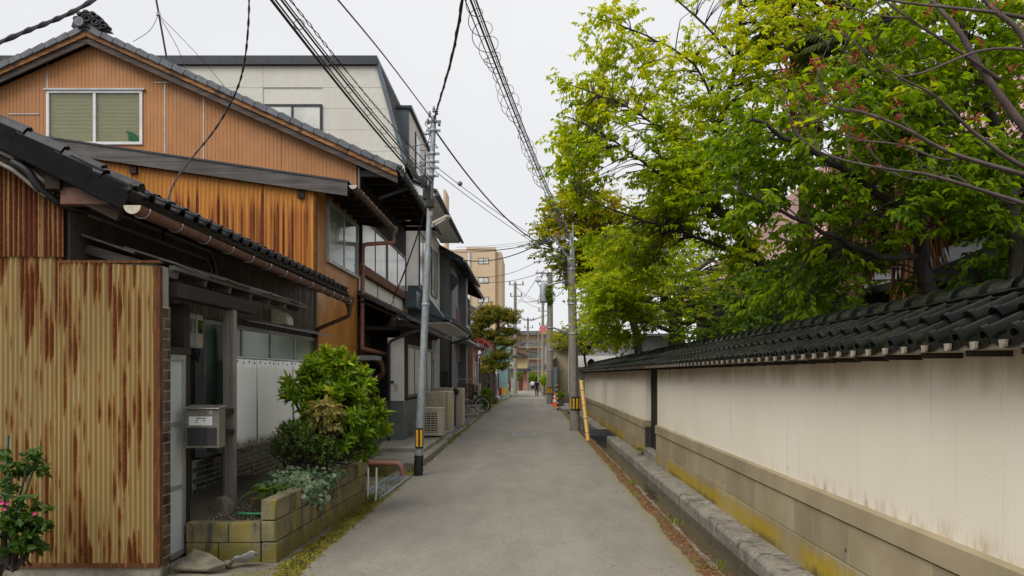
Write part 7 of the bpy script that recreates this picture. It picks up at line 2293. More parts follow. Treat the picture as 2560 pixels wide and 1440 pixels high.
# near cherry tree behind the wall
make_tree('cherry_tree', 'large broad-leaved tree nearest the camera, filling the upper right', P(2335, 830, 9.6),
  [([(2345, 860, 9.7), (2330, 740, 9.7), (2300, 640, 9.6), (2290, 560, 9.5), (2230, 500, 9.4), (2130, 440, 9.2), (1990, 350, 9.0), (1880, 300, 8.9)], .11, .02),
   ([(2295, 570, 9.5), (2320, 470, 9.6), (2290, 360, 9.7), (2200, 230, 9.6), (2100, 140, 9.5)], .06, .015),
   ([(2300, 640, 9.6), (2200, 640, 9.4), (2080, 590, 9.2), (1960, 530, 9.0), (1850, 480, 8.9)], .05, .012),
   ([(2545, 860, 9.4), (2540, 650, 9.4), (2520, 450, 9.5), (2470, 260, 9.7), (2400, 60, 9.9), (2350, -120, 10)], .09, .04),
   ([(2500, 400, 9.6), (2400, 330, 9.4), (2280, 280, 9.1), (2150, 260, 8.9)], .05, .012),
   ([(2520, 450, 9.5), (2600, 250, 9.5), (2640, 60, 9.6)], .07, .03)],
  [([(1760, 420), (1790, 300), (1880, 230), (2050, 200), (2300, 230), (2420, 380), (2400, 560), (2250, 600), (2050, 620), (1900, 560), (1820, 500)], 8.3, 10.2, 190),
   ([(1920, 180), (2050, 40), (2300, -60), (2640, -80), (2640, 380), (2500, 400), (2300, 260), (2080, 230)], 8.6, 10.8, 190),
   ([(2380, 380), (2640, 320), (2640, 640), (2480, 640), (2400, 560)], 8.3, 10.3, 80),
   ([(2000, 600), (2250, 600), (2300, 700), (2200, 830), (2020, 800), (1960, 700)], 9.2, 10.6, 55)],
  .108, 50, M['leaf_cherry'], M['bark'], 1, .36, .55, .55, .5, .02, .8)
# middle cherry reaching out over the street
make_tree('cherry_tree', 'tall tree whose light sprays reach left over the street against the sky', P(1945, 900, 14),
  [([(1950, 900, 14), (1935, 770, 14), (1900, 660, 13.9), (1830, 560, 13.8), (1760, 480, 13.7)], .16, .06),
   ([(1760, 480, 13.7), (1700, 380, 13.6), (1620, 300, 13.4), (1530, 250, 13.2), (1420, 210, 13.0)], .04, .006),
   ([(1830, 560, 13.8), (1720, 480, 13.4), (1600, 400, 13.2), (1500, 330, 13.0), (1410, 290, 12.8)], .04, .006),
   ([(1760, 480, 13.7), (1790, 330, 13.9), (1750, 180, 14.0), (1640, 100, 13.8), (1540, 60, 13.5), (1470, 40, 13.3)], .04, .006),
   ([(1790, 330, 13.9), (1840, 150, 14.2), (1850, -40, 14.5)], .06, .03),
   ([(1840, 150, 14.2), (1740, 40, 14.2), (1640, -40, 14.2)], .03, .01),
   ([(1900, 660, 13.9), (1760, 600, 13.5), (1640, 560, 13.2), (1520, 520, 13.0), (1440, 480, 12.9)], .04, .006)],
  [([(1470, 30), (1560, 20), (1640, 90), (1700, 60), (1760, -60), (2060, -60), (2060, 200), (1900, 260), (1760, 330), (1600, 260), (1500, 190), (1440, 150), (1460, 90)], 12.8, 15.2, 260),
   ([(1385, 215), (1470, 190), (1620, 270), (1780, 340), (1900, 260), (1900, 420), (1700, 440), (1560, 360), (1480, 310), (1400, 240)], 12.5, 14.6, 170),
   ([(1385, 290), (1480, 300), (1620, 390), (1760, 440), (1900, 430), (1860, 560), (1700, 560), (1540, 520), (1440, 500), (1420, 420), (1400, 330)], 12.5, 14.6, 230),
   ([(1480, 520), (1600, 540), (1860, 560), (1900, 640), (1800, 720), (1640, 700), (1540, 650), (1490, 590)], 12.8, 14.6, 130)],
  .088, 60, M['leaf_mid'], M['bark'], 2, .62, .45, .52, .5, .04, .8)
# third tree, thick mossy trunk
make_tree('garden_tree', 'tree with thick mossy trunk standing midway behind the wall', P(1695, 920, 21),
  [([(1700, 960, 21), (1692, 850, 21), (1680, 780, 21), (1650, 700, 20.8), (1600, 650, 20.4), (1520, 620, 20)], .30, .04),
   ([(1680, 780, 21), (1730, 690, 21), (1790, 640, 21.2)], .14, .04),
   ([(1690, 830, 21), (1600, 800, 20.4), (1550, 790, 20), (1510, 770, 19.6)], .07, .015),
   ([(1680, 780, 21), (1580, 740, 20.5), (1520, 710, 20)], .07, .02)],
  [([(1490, 620), (1520, 570), (1600, 560), (1760, 600), (1800, 700), (1700, 740), (1560, 720), (1500, 700)], 18.5, 22.5, 190),
   ([(1495, 690), (1560, 710), (1640, 760), (1650, 860), (1640, 880), (1560, 890), (1505, 880), (1490, 840), (1495, 800), (1480, 770)], 18.5, 22.5, 260),
   ([(1640, 640), (1960, 660), (1980, 790), (1880, 830), (1760, 800), (1660, 760)], 18.5, 23, 130)],
  .098, 62, M['leaf_mid'], M['bark_moss'], 3, .54, .4, .75, .45, .03, .6)
# maple with reddish tips behind the right poles
make_tree('maple_tree', 'rounded maple with orange-tipped leaves behind the nearest concrete pole', P(1600, 930, 33),
  [([(1605, 950, 33), (1590, 840, 33), (1560, 700, 33), (1520, 640, 32.6), (1460, 600, 32), (1410, 570, 31.5)], .22, .04),
   ([(1540, 680, 33), (1560, 580, 33), (1500, 520, 32.6), (1440, 500, 32)], .10, .02),
   ([(1560, 700, 33), (1480, 690, 32.4), (1420, 670, 32)], .08, .02)],
  [([(1352, 570), (1365, 515), (1400, 485), (1460, 462), (1560, 480), (1600, 560), (1520, 600), (1400, 600), (1362, 610)], 30, 34, 260),
   ([(1350, 590), (1400, 600), (1560, 600), (1600, 680), (1500, 730), (1440, 715), (1405, 680), (1365, 640)], 30, 34, 280)],
    .145, 60, M['leaf_maple'], M['bark'], 4, .40, .40, .7, .25, -.1, .5)
make_tree('small_tree', 'low spreading green bough above the tan house pent roof', P(1450, 960, 46),
  [([(1470, 960, 46), (1460, 890, 46), (1430, 850, 46), (1395, 842, 45.5)], .10, .02)],
  [([(1372, 850), (1400, 828), (1445, 826), (1470, 850), (1430, 862)], 44.5, 47, 40), ([(1440, 800), (1520, 790), (1560, 830), (1540, 880), (1460, 880)], 41, 46, 80)],
  .16, 36, M['leaf_maple'], M['bark'], 6, .35, .3, .9, .25, 0, .5)
# dark understorey behind the wall
make_tree('camellia_shrub', 'dark glossy shrub just behind the wall coping on the far right', P(2480, 800, 10.5),
  [([(2480, 850, 10.5), (2470, 740, 10.5), (2440, 690, 10.4)], .04, .01)],
  [([(2380, 700), (2440, 650), (2560, 600), (2600, 680), (2500, 720), (2420, 740)], 9.8, 11.2, 34)], .13, 30, M['leaf_deep'], M['bark'], 7, .5, .2, .45, .4, cat='shrub')
make_tree('understorey_shrub', 'shadowy shrub mass between the two tall trees behind the wall', P(2050, 850, 12),
  [([(2040, 900, 12), (2040, 700, 12), (2000, 620, 12), (1920, 580, 12)], .07, .015), ([(2040, 700, 12), (2090, 640, 12), (2110, 560, 12)], .05, .02)],
  [([(1850, 660), (2050, 640), (2200, 700), (2240, 800), (2050, 860), (1880, 850), (1800, 820)], 11.4, 13.5, 95)], .115, 34, M['leaf_deep'], M['bark'], 8, .55, .25, .5, .45, cat='shrub')
make_tree('hedge_shrub', 'green shrub with pale young leaves above the far coping', P(1760, 880, 17),
  [([(1765, 900, 17), (1760, 820, 17)], .05, .02)], [([(1700, 780), (1900, 740), (1930, 830), (1850, 850), (1720, 850)], 15.8, 18, 60)], .11, 34, M['leaf_cherry'], M['bark'], 9, .35, .3, .6, .4, cat='shrub')

# nearly bare tree with red young shoots leaning in from the right
rt = thing('red_shoot_tree', 'nearly bare tree with red young shoots leaning in from the right edge', 'tree', P(2760, 800, 7.2))
tb = MB(); tbt = MB(); LB = Leaves(); LG = Leaves()
rg = np.random.default_rng(21)
BR = [([(2760, 900, 7.2), (2740, 640, 7.2), (2690, 480, 7.2), (2620, 380, 7.2), (2560, 317, 7.2), (2453, 173, 7.2), (2397, 77, 7.2), (2330, 0, 7.3), (2280, -80, 7.4)], .085, .012),
      ([(2690, 480, 7.2), (2640, 300, 7.1), (2560, 97, 7.0), (2487, 27, 7.0), (2420, -40, 7.0)], .05, .014),
      ([(2640, 420, 7.2), (2560, 417, 7.0), (2437, 333, 6.9), (2337, 240, 6.8), (2240, 187, 6.8), (2133, 100, 6.9)], .03, .004),
      ([(2690, 480, 7.2), (2560, 437, 6.9), (2380, 383, 6.8), (2253, 317, 6.7), (2153, 280, 6.7), (2087, 267, 6.7), (2000, 220, 6.7)], .03, .004),
      ([(2730, 600, 7.2), (2600, 525, 6.9), (2467, 480, 6.8), (2320, 437, 6.7), (2220, 423, 6.6), (2097, 397, 6.6), (2030, 367, 6.6), (1977, 320, 6.6)], .026, .004),
      ([(2420, 395, 6.85), (2350, 397, 6.8), (2253, 363, 6.75), (2137, 347, 6.7), (2053, 310, 6.7), (1980, 257, 6.7)], .014, .003),
      ([(2640, 160, 7.1), (2560, 125, 7.0), (2447, 128, 6.9), (2320, 177, 6.9), (2253, 190, 6.9), (2213, 167, 6.9), (2107, 83, 7.0)], .018, .003),
      ([(2500, 200, 7.2), (2397, 127, 7.1), (2267, 43, 7.1), (2200, -10, 7.1)], .022, .008),
      ([(2640, 60, 7.1), (2500, 33, 7.0), (2387, 20, 7.0), (2220, 0, 7.0), (2160, -30, 7.0)], .022, .008),
      ([(2270, 45, 7.1), (2187, 37, 7.0), (2080, 0, 7.0)], .010, .003),
      ([(2600, 480, 7.0), (2540, 510, 6.9), (2440, 470, 6.8), (2380, 440, 6.8), (2290, 450, 6.8), (2190, 420, 6.7)], .012, .003),
      ([(2153, 280, 6.7), (2090, 270, 6.7), (2055, 215, 6.7), (2040, 150, 6.7)], .008, .003)]
def buds(p, k=3, s=.06):
    p = np.array(p)
    for _ in range(2):
        d = rg.normal(0, 1, (k, 3)); d[:, 2] = np.abs(d[:, 2])*.8
        LB.add(np.tile(p, (k, 1)) + rg.normal(0, .02, (k, 3)), d, rg.normal(0, 1, (k, 3)), s*rg.uniform(.5, 1.1, k), rg.uniform(0, 1, k))
for pts, r0, r1 in BR:
    path = smooth_path([P(*q) for q in pts], 6)
    k = len(path)
    tb.tube(path, [r0 + (r1-r0)*(i/(k-1))**.7 for i in range(k)], 7, True)
    buds(path[-1])
    for i in range(int(k*.35), k-2, 4):
        if rg.random() < .8:
            p = path[i]; dr = (path[i+1]-path[i]).normalized()
            e = p + Vector((dr.x*.25 + rg.normal(0, .10), rg.normal(0, .10), .18 + abs(rg.normal(0, .12))))
            m = (p+e)/2 + Vector((-.03, 0, -.03))
            tbt.tube([p, m, e], [.005, .004, .0025], 4, False); buds(e, 5, .06)
            if rg.random() < .25:
                q = np.array(e); LG.add(np.tile(q, (3, 1)), rg.normal(0, 1, (3, 3))*[1, 1, .3] - [0, 0, .3], np.tile([[0, 0, 1.]], (3, 1)) + rg.normal(0, .3, (3, 3)), np.full(3, .14), rg.uniform(.3, .8, 3))
tb.build('trunk', M['bark_red'], rt, smooth=True)
o = tbt.build('twigs', M['bark_red'], rt, fix=False); o['kind'] = 'stuff'
LB.build('shoots', M['leaf_bud'], rt, .4); LG.build('leaves', M['leaf_cherry'], rt, .55)

# windmill palms among the trees
def palm(label, x, Y, ytop, skirt_px, seed, nf=14):
    rg = np.random.default_rng(seed)
    base = Vector((P(x, 0, Y).x, Y, .25)); top = P(x, ytop, Y)
    t = thing('windmill_palm', label, 'palm', base, 'palms behind the wall')
    b = MB(); b.tube([base, base.lerp(top, .5) + Vector((.05, 0, 0)), top], [.16, .14, .12], 10); b.build('trunk', M['palm_dead'], t, smooth=True)
    L = Leaves(); D = Leaves(); st = MB()
    for i in range(nf):
        a = i*2.4; el = rg.uniform(-.5, .9)
        dr = np.array([math.cos(a)*math.cos(el), math.sin(a)*math.cos(el), math.sin(el)])
        c = np.array(top) + dr*.65
        st.tube([top, Vector(np.array(top)*.5 + c*.5 + [0, 0, .05]), Vector(c)], .012, 4, False)
        nb = 26
        up = unit(np.cross(dr, np.cross([0, 0, 1.], dr)))
        sd = np.cross(dr, up)
        th = np.linspace(-1.9, 1.9, nb)
        d = np.cos(th)[:, None]*dr + np.sin(th)[:, None]*sd - np.array([0, 0, .45])*rg.uniform(.4, 1.2)
        L.add(np.tile(c, (nb, 1)), d, np.tile(up, (nb, 1)), rg.uniform(.45, .6, nb), rg.uniform(.1, .7) + rg.normal(0, .1, nb))
    y0, y1 = skirt_px
    for i in range(420):
        q = P(x, rg.uniform(y0, y1), Y); a = rg.uniform(0, 2*PI); rr = rg.uniform(.12, .34)
        p = np.array(q) + [rr*math.cos(a), rr*math.sin(a), 0]
        D.add([p], [[math.cos(a)*.22 + rg.normal(0, .1), math.sin(a)*.22, -1]], [[math.cos(a), math.sin(a), 0]], [rg.uniform(.25, .6)], [rg.uniform(0, 1)])
    st.build('petioles', M['palm_dead'], t, fix=False)['kind'] = 'stuff'
    L.build('fronds', M['leaf_palm'], t, .055, .02, .3); D.build('dead_skirt', M['needle_dead'], t, .08, .02, .1)
palm('palm with hanging brown dead fronds just above the coping', 2290, 11.6, 430, (430, 740), 31)
palm('darker palm left of the brown-skirted one', 2130, 12.6, 150, (330, 660), 32)
palm('high palm with grey-green drooping fans in the upper right', 2010, 15, 60, (120, 330), 33)
palm('palm with pale drooping fans before the pink tiled roof', 2270, 13.5, 190, (260, 420), 34)

# temple hall with pinkish scalloped roof behind the trees
th = thing('temple_hall', 'large temple hall with pink-brown tiled roof behind the trees', 'temple', (14, 30, .3))
b = MB(); b.box(9.6, 20, 14, 46, .2, 5.2); b.build('wall', M['dark_wood_z'], th)
ex, ez, rx_, rz_ = 8.0, 5.4, 18.0, 14.6
tl = MB()
NR, NC = 44, 170
vs, fs = [], []
sl_ = Vector((rx_-ex, 0, rz_-ez)); ll = sl_.length; sl_.normalize(); nm_ = Vector((-sl_.z, 0, sl_.x))
for r_ in range(NR):
    for e_ in (0, 1):
        for c in range(NC*2+1):
            s_ = (r_ + e_*1.04) * ll/NR
            u = c/2.0
            wv = .05*abs(math.sin(PI*u)) + (.06 if e_ == 0 else .0)
            q = Vector((ex, 12 + 36*u/NC, ez)) + sl_*(s_ - (.10*(1-abs(math.sin(PI*u))) if e_ == 0 else 0)) + nm_*wv
            vs.append(q)
    base_ = r_*2*(NC*2+1)
    for c in range(NC*2):
        fs.append((base_+c, base_+c+1, base_+(NC*2+1)+c+1, base_+(NC*2+1)+c))
tl.add(vs, fs)
tl.build('roof_tiles', M['roof_pink'], th, fix=False)['kind'] = 'stuff'
b = MB(); b.prism([(ex, ez - .25), (ex, ez - .02), (rx_, rz_ - .05), (28, ez), (28, ez - .25)], 'y', 12, 48); b.build('roof_body', M['dark_wood_x'], th)
for i in range(8):
    b = MB(); y = 14 + i*4; b.box(9.3, 9.62, y - .15, y + .15, .2, 5.2); b.build('column', M['plank_brown'], th)
# low store behind the wall with dark boards
st = thing('garden_store', 'low dark garden store with tiled roof deep in the shade', 'shed', (7.5, 15, .3))
b = MB(); b.box(6.0, 9, 11.5, 17, .2, 3.0); b.build('wall', M['dark_wood_z'], st)
b = MB(); b.prism([(5.5, 3.0), (5.5, 3.12), (7.5, 4.0), (9.5, 3.12), (9.5, 3.0)], 'y', 11, 17.5); b.build('roof', M['dark_tile'], st)
b = MB(); b.box(5.9, 6.0, 11.4, 17.1, 2.6, 2.9); b.build('lintel', M['plank_brown'], st)
for i in range(4):
    b = MB(); b.box(5.93, 6.05, 11.6 + i*1.7, 11.75 + i*1.7, .2, 2.6); b.build('post', M['plank_brown'], st)

# pine, red maple and shrubs on the far left
def pad_tree(name, label, base, limbs, pads, mt, bark, seed, size, nper, w, cat='tree', tipup=True, tb=.0):
    rg = np.random.default_rng(seed)
    t = thing(name, label, cat, base)
    b = MB()
    for pts, r0, r1 in limbs:
        path = smooth_path([P(*q) for q in pts], 5); k = len(path)
        b.tube(path, [r0 + (r1-r0)*i/(k-1) for i in range(k)], 8)
    b.build('trunk', bark, t, smooth=True)
    L = Leaves()
    for (x, y, Y, rx, rz, n) in pads:
        c = np.array(P(x, y, Y)); m = Y/FOC
        for i in range(n):
            v = rg.normal(0, .45, 3)*np.array([rx*m, rx*m, rz*m]); 
            q = c + v
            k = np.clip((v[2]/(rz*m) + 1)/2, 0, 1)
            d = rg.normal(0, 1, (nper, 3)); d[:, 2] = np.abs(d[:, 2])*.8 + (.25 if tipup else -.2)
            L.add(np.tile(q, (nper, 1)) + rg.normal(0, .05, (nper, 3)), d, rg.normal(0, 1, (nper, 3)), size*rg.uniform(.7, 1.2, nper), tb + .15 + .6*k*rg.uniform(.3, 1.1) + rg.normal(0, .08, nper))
    L.build('crown', mt, t, w)
    return t
pad_tree('pine_tree', 'clipped pine with orange-tipped needles and leaning red trunk', P(1240, 990, 62),
  [([(1232, 1000, 62), (1232, 930, 62), (1236, 862, 62), (1246, 825, 62), (1240, 790, 62), (1225, 775, 62)], .24, .08), ([(1236, 862, 62), (1215, 845, 62), (1190, 842, 62)], .09, .03), ([(1246, 825, 62), (1268, 805, 62)], .09, .03), ([(1234, 880, 62), (1262, 870, 62), (1270, 855, 62)], .08, .03), ([(1233, 910, 62), (1215, 900, 62)], .07, .03)],
  [(1228, 778, 62, 38, 12, 170), (1262, 790, 62, 36, 16, 170), (1208, 800, 62, 40, 16, 190), (1190, 822, 62, 30, 13, 120), (1181, 846, 62, 26, 14, 110), (1215, 838, 62, 30, 12, 100), (1272, 830, 62, 22, 10, 80), (1276, 802, 61.5, 20, 12, 70),
   (1262, 858, 62, 32, 12, 120), (1225, 905, 62, 30, 16, 130), (1250, 890, 62, 30, 14, 110), (1212, 928, 61.5, 22, 14, 90), (1258, 917, 62, 18, 10, 60), (1240, 850, 62.5, 26, 14, 80)],
  M['leaf_pine'], M['pine_bark'], 41, .28, 10, .13, tb=.18)
pad_tree('red_maple', 'small crimson maple in front of the pine', P(1192, 960, 58), [([(1190, 970, 58), (1192, 900, 58), (1196, 872, 58)], .08, .03)],
  [(1192, 862, 57, 24, 9, 130), (1208, 868, 57, 20, 8, 100), (1182, 866, 57, 16, 7, 50), (1200, 856, 57, 16, 7, 60)], M['leaf_red'], M['bark'], 42, .13, 8, .5, tipup=False, tb=.1)
pad_tree('garden_shrub', 'leafy green shrub behind the bicycle wheel', P(1212, 1030, 36), [([(1212, 1035, 36), (1212, 1000, 36)], .03, .01)], [(1210, 1005, 36, 18, 18, 90), (1218, 985, 37, 12, 14, 50)], M['leaf_fern'], M['bark'], 43, .14, 7, .4, 'shrub')
pad_tree('round_hedge', 'rounded bright hedge bush beside the second pole', P(1362, 985, 75), [([(1362, 988, 75), (1362, 960, 75)], .05, .02)], [(1362, 952, 75, 11, 16, 130)], M['leaf_mid'], M['bark'], 44, .16, 7, .5, 'shrub')
pad_tree('street_end_bush', 'green bush between the far poles at the street end', P(1335, 975, 112), [([(1335, 975, 112), (1335, 955, 112)], .06, .03)], [(1333, 946, 112, 14, 12, 120), (1345, 950, 112, 8, 10, 50)], M['leaf_fern'], M['bark'], 45, .25, 7, .5, 'shrub')
pad_tree('feathery_bush', 'light green feathery bush left of the far poles', P(1293, 970, 100), [([(1293, 975, 100), (1293, 950, 100)], .05, .02)], [(1290, 942, 100, 12, 14, 60), (1300, 936, 100, 12, 8, 40)], M['leaf_fern'], M['bark'], 46, .2, 7, .3, 'shrub')
pad_tree('wall_creeper', 'tufts of ivy growing on the transformer pole', P(1375, 745, 48.7), [([(1376, 760, 48.72), (1374, 720, 48.72)], .02, .01)], [(1372, 735, 48.7, 10, 12, 60), (1376, 718, 48.7, 8, 6, 30), (1377, 752, 48.7, 6, 8, 30)], M['leaf_fern'], M['bark'], 47, .14, 6, .5, 'plant')
# potted plant by the cone
t = thing('potted_plant', 'potted leafy plant on the slab beside the orange cone', 'plant', (1.62, 40, .1))
b = MB(); px_ = P(1402, 0, 40.5).x; zb = .12 + gz(39); b.lathe((px_, 40.5, zb), [(.12, 0), (.16, .26), (.17, .28), (.14, .28)], 12); b.build('pot', M['slate_blue'], t, smooth=True, angle=.6)
L = Leaves(); rg = np.random.default_rng(5)
d = rg.normal(0, 1, (120, 3)); d[:, 2] = np.abs(d[:, 2]) + .3
L.add(np.array([px_, 40.5, zb + .28]) + rg.normal(0, .10, (120, 3))*[1, 1, 1.0] + [0, 0, .2], d, rg.normal(0, 1, (120, 3)), rg.uniform(.12, .22, 120), rg.uniform(.2, .9, 120))
L.build('foliage', M['leaf_fern'], t, .4)

# ------------------------------------------------------------------ planter plants
def whorl_shrub(name, label, c, rad, tips, per, size, mt, seed, w=.32, up=.5, tint=.45, droop=.1, fold=.1, stems=8, extra=()):
    rg = np.random.default_rng(seed)
    c = np.array(c); rad = np.array(rad)
    t = thing(name, label, 'shrub', (c[0], c[1], c[2] - rad[2]))
    L = Leaves(); b = MB()
    c0 = c; rad0 = rad
    todo = [(c, rad)]*tips
    for (ec, er, en) in extra: todo += [(np.array(ec), np.array(er))]*en
    for i, (c, rad) in enumerate(todo):
        v = rg.normal(0, 1, 3); v /= np.linalg.norm(v)
        if v[2] < -.55: v[2] = -v[2]
        rr = rg.uniform(.45, 1.0)**.5
        lump = 1 + .22*mnoise.noise(Vector(v*2.2) + Vector((seed, 0, 0)))
        q = c + v*rad*rr*lump
        sd = unit((v*np.array([1, 1, .4]) + np.array([0, 0, up]))[None, :])[0]
        if i < stems*3 or i % 9 == 0:
            root = np.array([c0[0], c0[1], c0[2] - rad0[2]]) + rg.normal(0, .06, 3)*[1, 1, 0]
            b.tube([root, (root + q)/2 + rg.normal(0, .05, 3), q], [.012, .009, .005], 4, False)
        k = per
        a = np.arange(k)*2.4 + rg.uniform(0, 6)
        ux = unit(np.cross(sd, [0.3, .2, 1.])[None, :])[0]; uy = np.cross(sd, ux)
        el = rg.uniform(.25, 1.15, k)
        d = sd[None, :]*np.cos(el)[:, None] + (ux*np.cos(a)[:, None] + uy*np.sin(a)[:, None])*np.sin(el)[:, None]
        d[:, 2] -= droop
        p = q[None, :] - sd[None, :]*(np.arange(k)*.012)[:, None]
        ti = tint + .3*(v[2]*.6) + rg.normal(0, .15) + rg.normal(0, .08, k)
        L.add(p, d, np.tile(sd, (k, 1)) + rg.normal(0, .15, (k, 3)), size*rg.uniform(.6, 1.15, k), ti)
    if b.v: b.build('stem', M['bark'], t, fix=False)['kind'] = 'stuff'
    L.build('foliage', mt, t, w, fold, .12)
    return t
au = whorl_shrub('aucuba_shrub', 'large bright aucuba with yellow-speckled leaves in the block planter', P(835, 1050, 9.6), (.50, .46, .50), 230, 9, .13, M['leaf_aucuba'], 51, .34, .6, .5,
                 extra=[(P(790, 950, 9.5), (.20, .2, .30), 60), (P(850, 930, 9.7), (.22, .2, .26), 55), (P(905, 965, 9.8), (.17, .2, .22), 40), (P(938, 1065, 9.9), (.16, .2, .30), 48), (P(735, 990, 9.4), (.12, .14, .12), 14), (P(718, 960, 9.4), (.07, .07, .08), 5), (P(905, 1120, 10.0), (.20, .22, .22), 40), (P(815, 890, 9.6), (.06, .06, .10), 6)])
whorl_shrub('azalea_bush', 'small dark-leaved bush before the white cloth', P(735, 1110, 8.9), (.28, .26, .27), 260, 8, .042, M['leaf_azalea'], 53, .45, .6, .5)
whorl_shrub('azalea_bush', 'trailing low part of dark bush beside the ivy', P(800, 1130, 9.0), (.26, .2, .2), 150, 8, .045, M['leaf_azalea'], 54, .45, .5, .6)
whorl_shrub('yellowed_plant', 'yellowish drooping plant tangled in the front of the aucuba', P(815, 1050, 9.15), (.22, .12, .22), 40, 6, .11, leafmat('leaf_yellowed', (.10, .13, .02), (.26, .24, .06), (.45, .33, .12), .2), 55, .5, .0, .5, .5)
# ivy spilling over the blocks
t = thing('variegated_ivy', 'pale variegated ivy spilling over the planter wall', 'ivy', (-2.35, 8.7, .3))
L = Leaves(); rg = np.random.default_rng(56); b = MB()
for i in range(900):
    u = rg.uniform(.75, 2.2)
    base_ = pa + pd*u
    s = rg.random()
    if s < .62: q = np.array(base_) + [-rg.uniform(-.06, .42), rg.normal(0, .05), .50 + rg.uniform(.02, .20)*(1 - abs(u-1.5)*.5)]
    else:
        dr = rg.random()**1.6*.30*max(.1, 1 - abs(u - 1.25)/.8); q = np.array(base_ + pn*.09) + [0, 0, .57 - dr]
    d = rg.normal(0, 1, (1, 3)) + [[.5, -.3, -.5]]
    L.add([q], d, [[.5, -.5, .7]] + rg.normal(0, .3, (1, 3)), [rg.uniform(.04, .075)], [rg.beta(1.1, 1.3)])
for i in range(12):
    u = rg.uniform(.8, 2.1); p = pa + pd*u
    b.tube(smooth_path([p + Vector((-.2, 0, .5)), p + Vector((0, 0, .60)), p + pn*.085 + Vector((0, 0, .5)), p + pn*.09 + Vector((0, .05, .5 - rg.uniform(.05, .25)))], 3), .004, 4, False)
b.build('stem', M['bark'], t, fix=False)['kind'] = 'stuff'
L.build('foliage', M['leaf_ivy'], t, .9, .05, .1)
# ferns
def fern(label, c, n, ln, seed):
    rg = np.random.default_rng(seed)
    t = thing('fern', label, 'fern', c); L = Leaves(); b = MB()
    for i in range(n):
        a = rg.uniform(0, 2*PI); el = rg.uniform(.5, 1.1); l_ = ln*rg.uniform(.6, 1.1)
        h = np.array([math.cos(a), math.sin(a), 0])
        pts = [np.array(c) + h*l_*math.cos(el)*s + np.array([0, 0, l_*(math.sin(el)*s - .75*s*s)]) for s in np.linspace(0, 1, 9)]
        b.tube(pts, .003, 3, False)
        sd = np.cross(h, [0, 0, 1.])
        for j in range(2, 9):
            for sg in (-1, 1):
                for ff in (0, .5):
                    p = pts[j]*(1-ff) + pts[j-1]*ff
                    L.add([p], [sd*sg + h*.35 + [0, 0, -.15]], [[0, 0, 1.] + rg.normal(0, .1, 3)], [l_*.30*(1 - (j-2)/8.5)*rg.uniform(.8, 1.1)], [rg.uniform(.2, .9)])
    b.build('rachis', M['hose'], t, fix=False)['kind'] = 'stuff'
    L.build('fronds', M['leaf_fern'], t, .28, .02, .1)
fern('fern at the near end of the block planter', P(672, 1232, 8.0), 22, .34, 61)
fern('second fern beside the ivy in the planter', P(730, 1222, 8.2), 16, .26, 62)
fern('small fern sprouting at the wall gateway sill', (2.28, 16.4, .15), 12, .30, 63)
# rose at the far left with its stake and blossoms
rp = P(30, 1300, 6.15)
rs = whorl_shrub('rose_bush', 'young rose bush with pink flowers before the rusty wall', P(22, 1350, 6.15), (.27, .16, .22), 60, 7, .085, M['leaf_rose'], 71, .55, .3, .5, .25)
Lx = Leaves(); rg = np.random.default_rng(72)
for (cx, cy, sx, sy, n) in ((70, 1165, 45, 22, 20), (90, 1140, 22, 14, 9), (30, 1200, 30, 30, 12), (60, 1270, 55, 30, 22), (100, 1310, 25, 12, 8), (15, 1150, 12, 20, 5)):
    for i in range(n):
        q = np.array(P(cx + rg.normal(0, sx*.6), cy + rg.normal(0, sy*.6), 6.15 + rg.normal(0, .06))); k = 5
        d = rg.normal(0, 1, (k, 3))*[1, .6, .5] - [0, 0, .2]
        Lx.add(np.tile(q, (k, 1)), d, np.tile([[0, -.5, .8]], (k, 1)) + rg.normal(0, .3, (k, 3)), .075*rg.uniform(.6, 1.1, k), rg.uniform(.2, .8, k))
Lx.build('upper_foliage', M['leaf_rose'], rs, .55)
b = MB()
for (a_, q_) in (((25, 1420), (70, 1165)), ((25, 1420), (95, 1140)), ((20, 1420), (100, 1310)), ((20, 1420), (30, 1190))):
    b.tube(smooth_path([P(*a_, 6.2), P((a_[0]+q_[0])/2 - 10, (a_[1]+q_[1])/2, 6.12), P(*q_, 6.15)], 4), [.008]*9, 5, False)
b.build('cane', M['stake_green'], rs, fix=False)['kind'] = 'stuff'
for (x, y, r_) in ((6, 1256, .016), (14, 1272, .013), (20, 1258, .012), (88, 1283, .013)):
    c = P(x, y, 5.98); b = MB()
    for k in range(7):
        a = k*.9; b.add([c, c + Vector((r_*math.cos(a), -.008, r_*math.sin(a))), c + Vector((r_*1.1*math.cos(a+.5), -.014, r_*1.1*math.sin(a+.5))), c + Vector((r_*math.cos(a+1.0), -.008, r_*math.sin(a+1.0)))], [(0, 1, 2, 3)])
    b.build('flower', M['petal'], rs, fix=False)
b = MB(); b.tube([P(2, 1440, 6.3), P(20, 1088, 6.3)], .012, 7); tag(b.build('garden_stake', M['stake_green'], smooth=True), 'dark green garden stake behind the rose bush', 'stake')

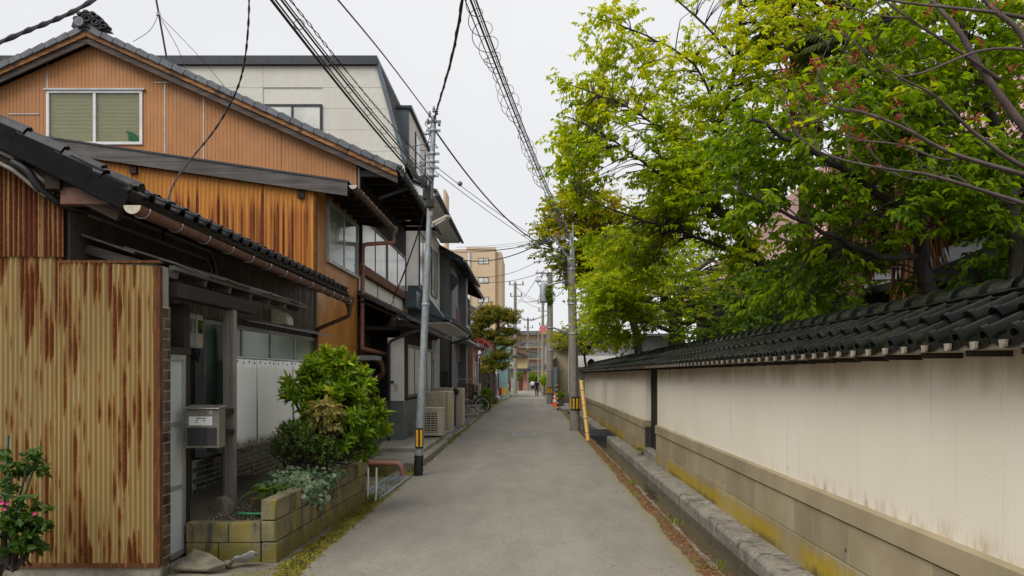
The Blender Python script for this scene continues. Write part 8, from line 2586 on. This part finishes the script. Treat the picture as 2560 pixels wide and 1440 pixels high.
# loose litter, tufts of grass
L = Leaves(); rg = np.random.default_rng(81)
n = 7000
yy_ = 3.5 + 26*rg.random(n)**1.7
xx_ = np.array([edge_r(v) for v in yy_]) + rg.normal(.07, .06, n)
ok = xx_ < 1.66
yy_, xx_ = yy_[ok], xx_[ok]; n = len(yy_)
L.add(np.stack([xx_, yy_, .035 + rg.random(n)*.02], 1), np.concatenate([rg.normal(0, 1, (n, 2)), rg.normal(0, .12, (n, 1))], 1), np.tile([[0, 0, 1.]], (n, 1)) + rg.normal(0, .4, (n, 3)), rg.uniform(.02, .055, n), rg.random(n))
t = thing('fallen_needles', 'fallen brown needles and bits along the canal edge', 'litter', (1.5, 10, 0)); kind(t, 'stuff')
L.build('needles', M['needle_dead'], t, .16, .0, .05)
L = Leaves()
n = 160
yy_ = 4 + 24*rg.random(n)**1.5; xx_ = rg.choice([-1, 1], n)*rg.beta(4, 1.3, n)*1.7 - .28
L.add(np.stack([xx_, yy_, np.full(n, .034)], 1), np.concatenate([rg.normal(0, 1, (n, 2)), rg.normal(0, .1, (n, 1))], 1), np.tile([[0, 0, 1.]], (n, 1)), rg.uniform(.015, .035, n), rg.random(n))
t = thing('road_leaf_bits', 'tiny scattered leaf bits on the asphalt', 'litter', (0, 10, 0.03)); kind(t, 'stuff')
L.build('bits', M['needle_dead'], t, .5, .0, .05)
L = Leaves()
def tuft(x, y, z, n, h):
    d = rg.normal(0, .45, (n, 3)); d[:, 2] = 1
    L.add(np.array([x, y, z]) + rg.normal(0, .025, (n, 3))*[1, 1, 0], d, rg.normal(0, 1, (n, 3)), h*rg.uniform(.5, 1.2, n), rg.random(n))
for i in range(70):
    y = 6 + 24*rg.random()**1.4
    if rg.random() < .6: tuft(edge_l(y) - rg.uniform(.02, .20), y, .01, 7, .05)
    else: tuft(rg.uniform(1.56, 1.66), y, .005, 6, .05)
for (x, y, h, k) in ((-2.12, 10.7, .16, 26), (-2.05, 14.3, .14, 20), (-2.06, 16.8, .15, 24), (1.62, 9.0, .13, 18), (1.62, 6.9, .12, 14), (-2.2, 12.0, .12, 14), (-2.35, 13.0, .10, 14), (1.63, 12.1, .12, 12)):
    for _ in range(2): tuft(x + rg.normal(0, .05), y + rg.normal(0, .08), .005, k//2, h*.8)
t = thing('verge_grass', 'sparse grass tufts along both road edges', 'grass', (0, 10, 0)); kind(t, 'stuff')
L.build('blades', M['leaf_fern'], t, .12, .0, .25)

# moss cushions and grit along the left edge
L = Leaves(); n = 9000
yy_ = 4.5 + 26*rg.random(n)**1.6
xx_ = np.array([edge_l(v) for v in yy_]) + rg.normal(-.06, .07, n)
kp = np.array([mnoise.noise(Vector((a*4, b*1.6, 2))) for a, b in zip(xx_, yy_)]) > -.12
xx_, yy_ = xx_[kp], yy_[kp]; n = len(xx_)
L.add(np.stack([xx_, yy_, .006 + rg.random(n)*.016], 1), np.concatenate([rg.normal(0, 1, (n, 2)), np.abs(rg.normal(0, .7, (n, 1)))], 1), np.tile([[0, 0, 1.]], (n, 1)) + rg.normal(0, .5, (n, 3)), rg.uniform(.012, .036, n), rg.random(n))
t = thing('moss_cushions', 'small moss cushions and grit along the left asphalt edge', 'moss', (-2, 10, 0)); kind(t, 'stuff')
L.build('cushions', leafmat('moss_bits', (.10, .075, .03), (.16, .15, .02), (.30, .25, .04), .1, .9), t, .6, .1, .1)
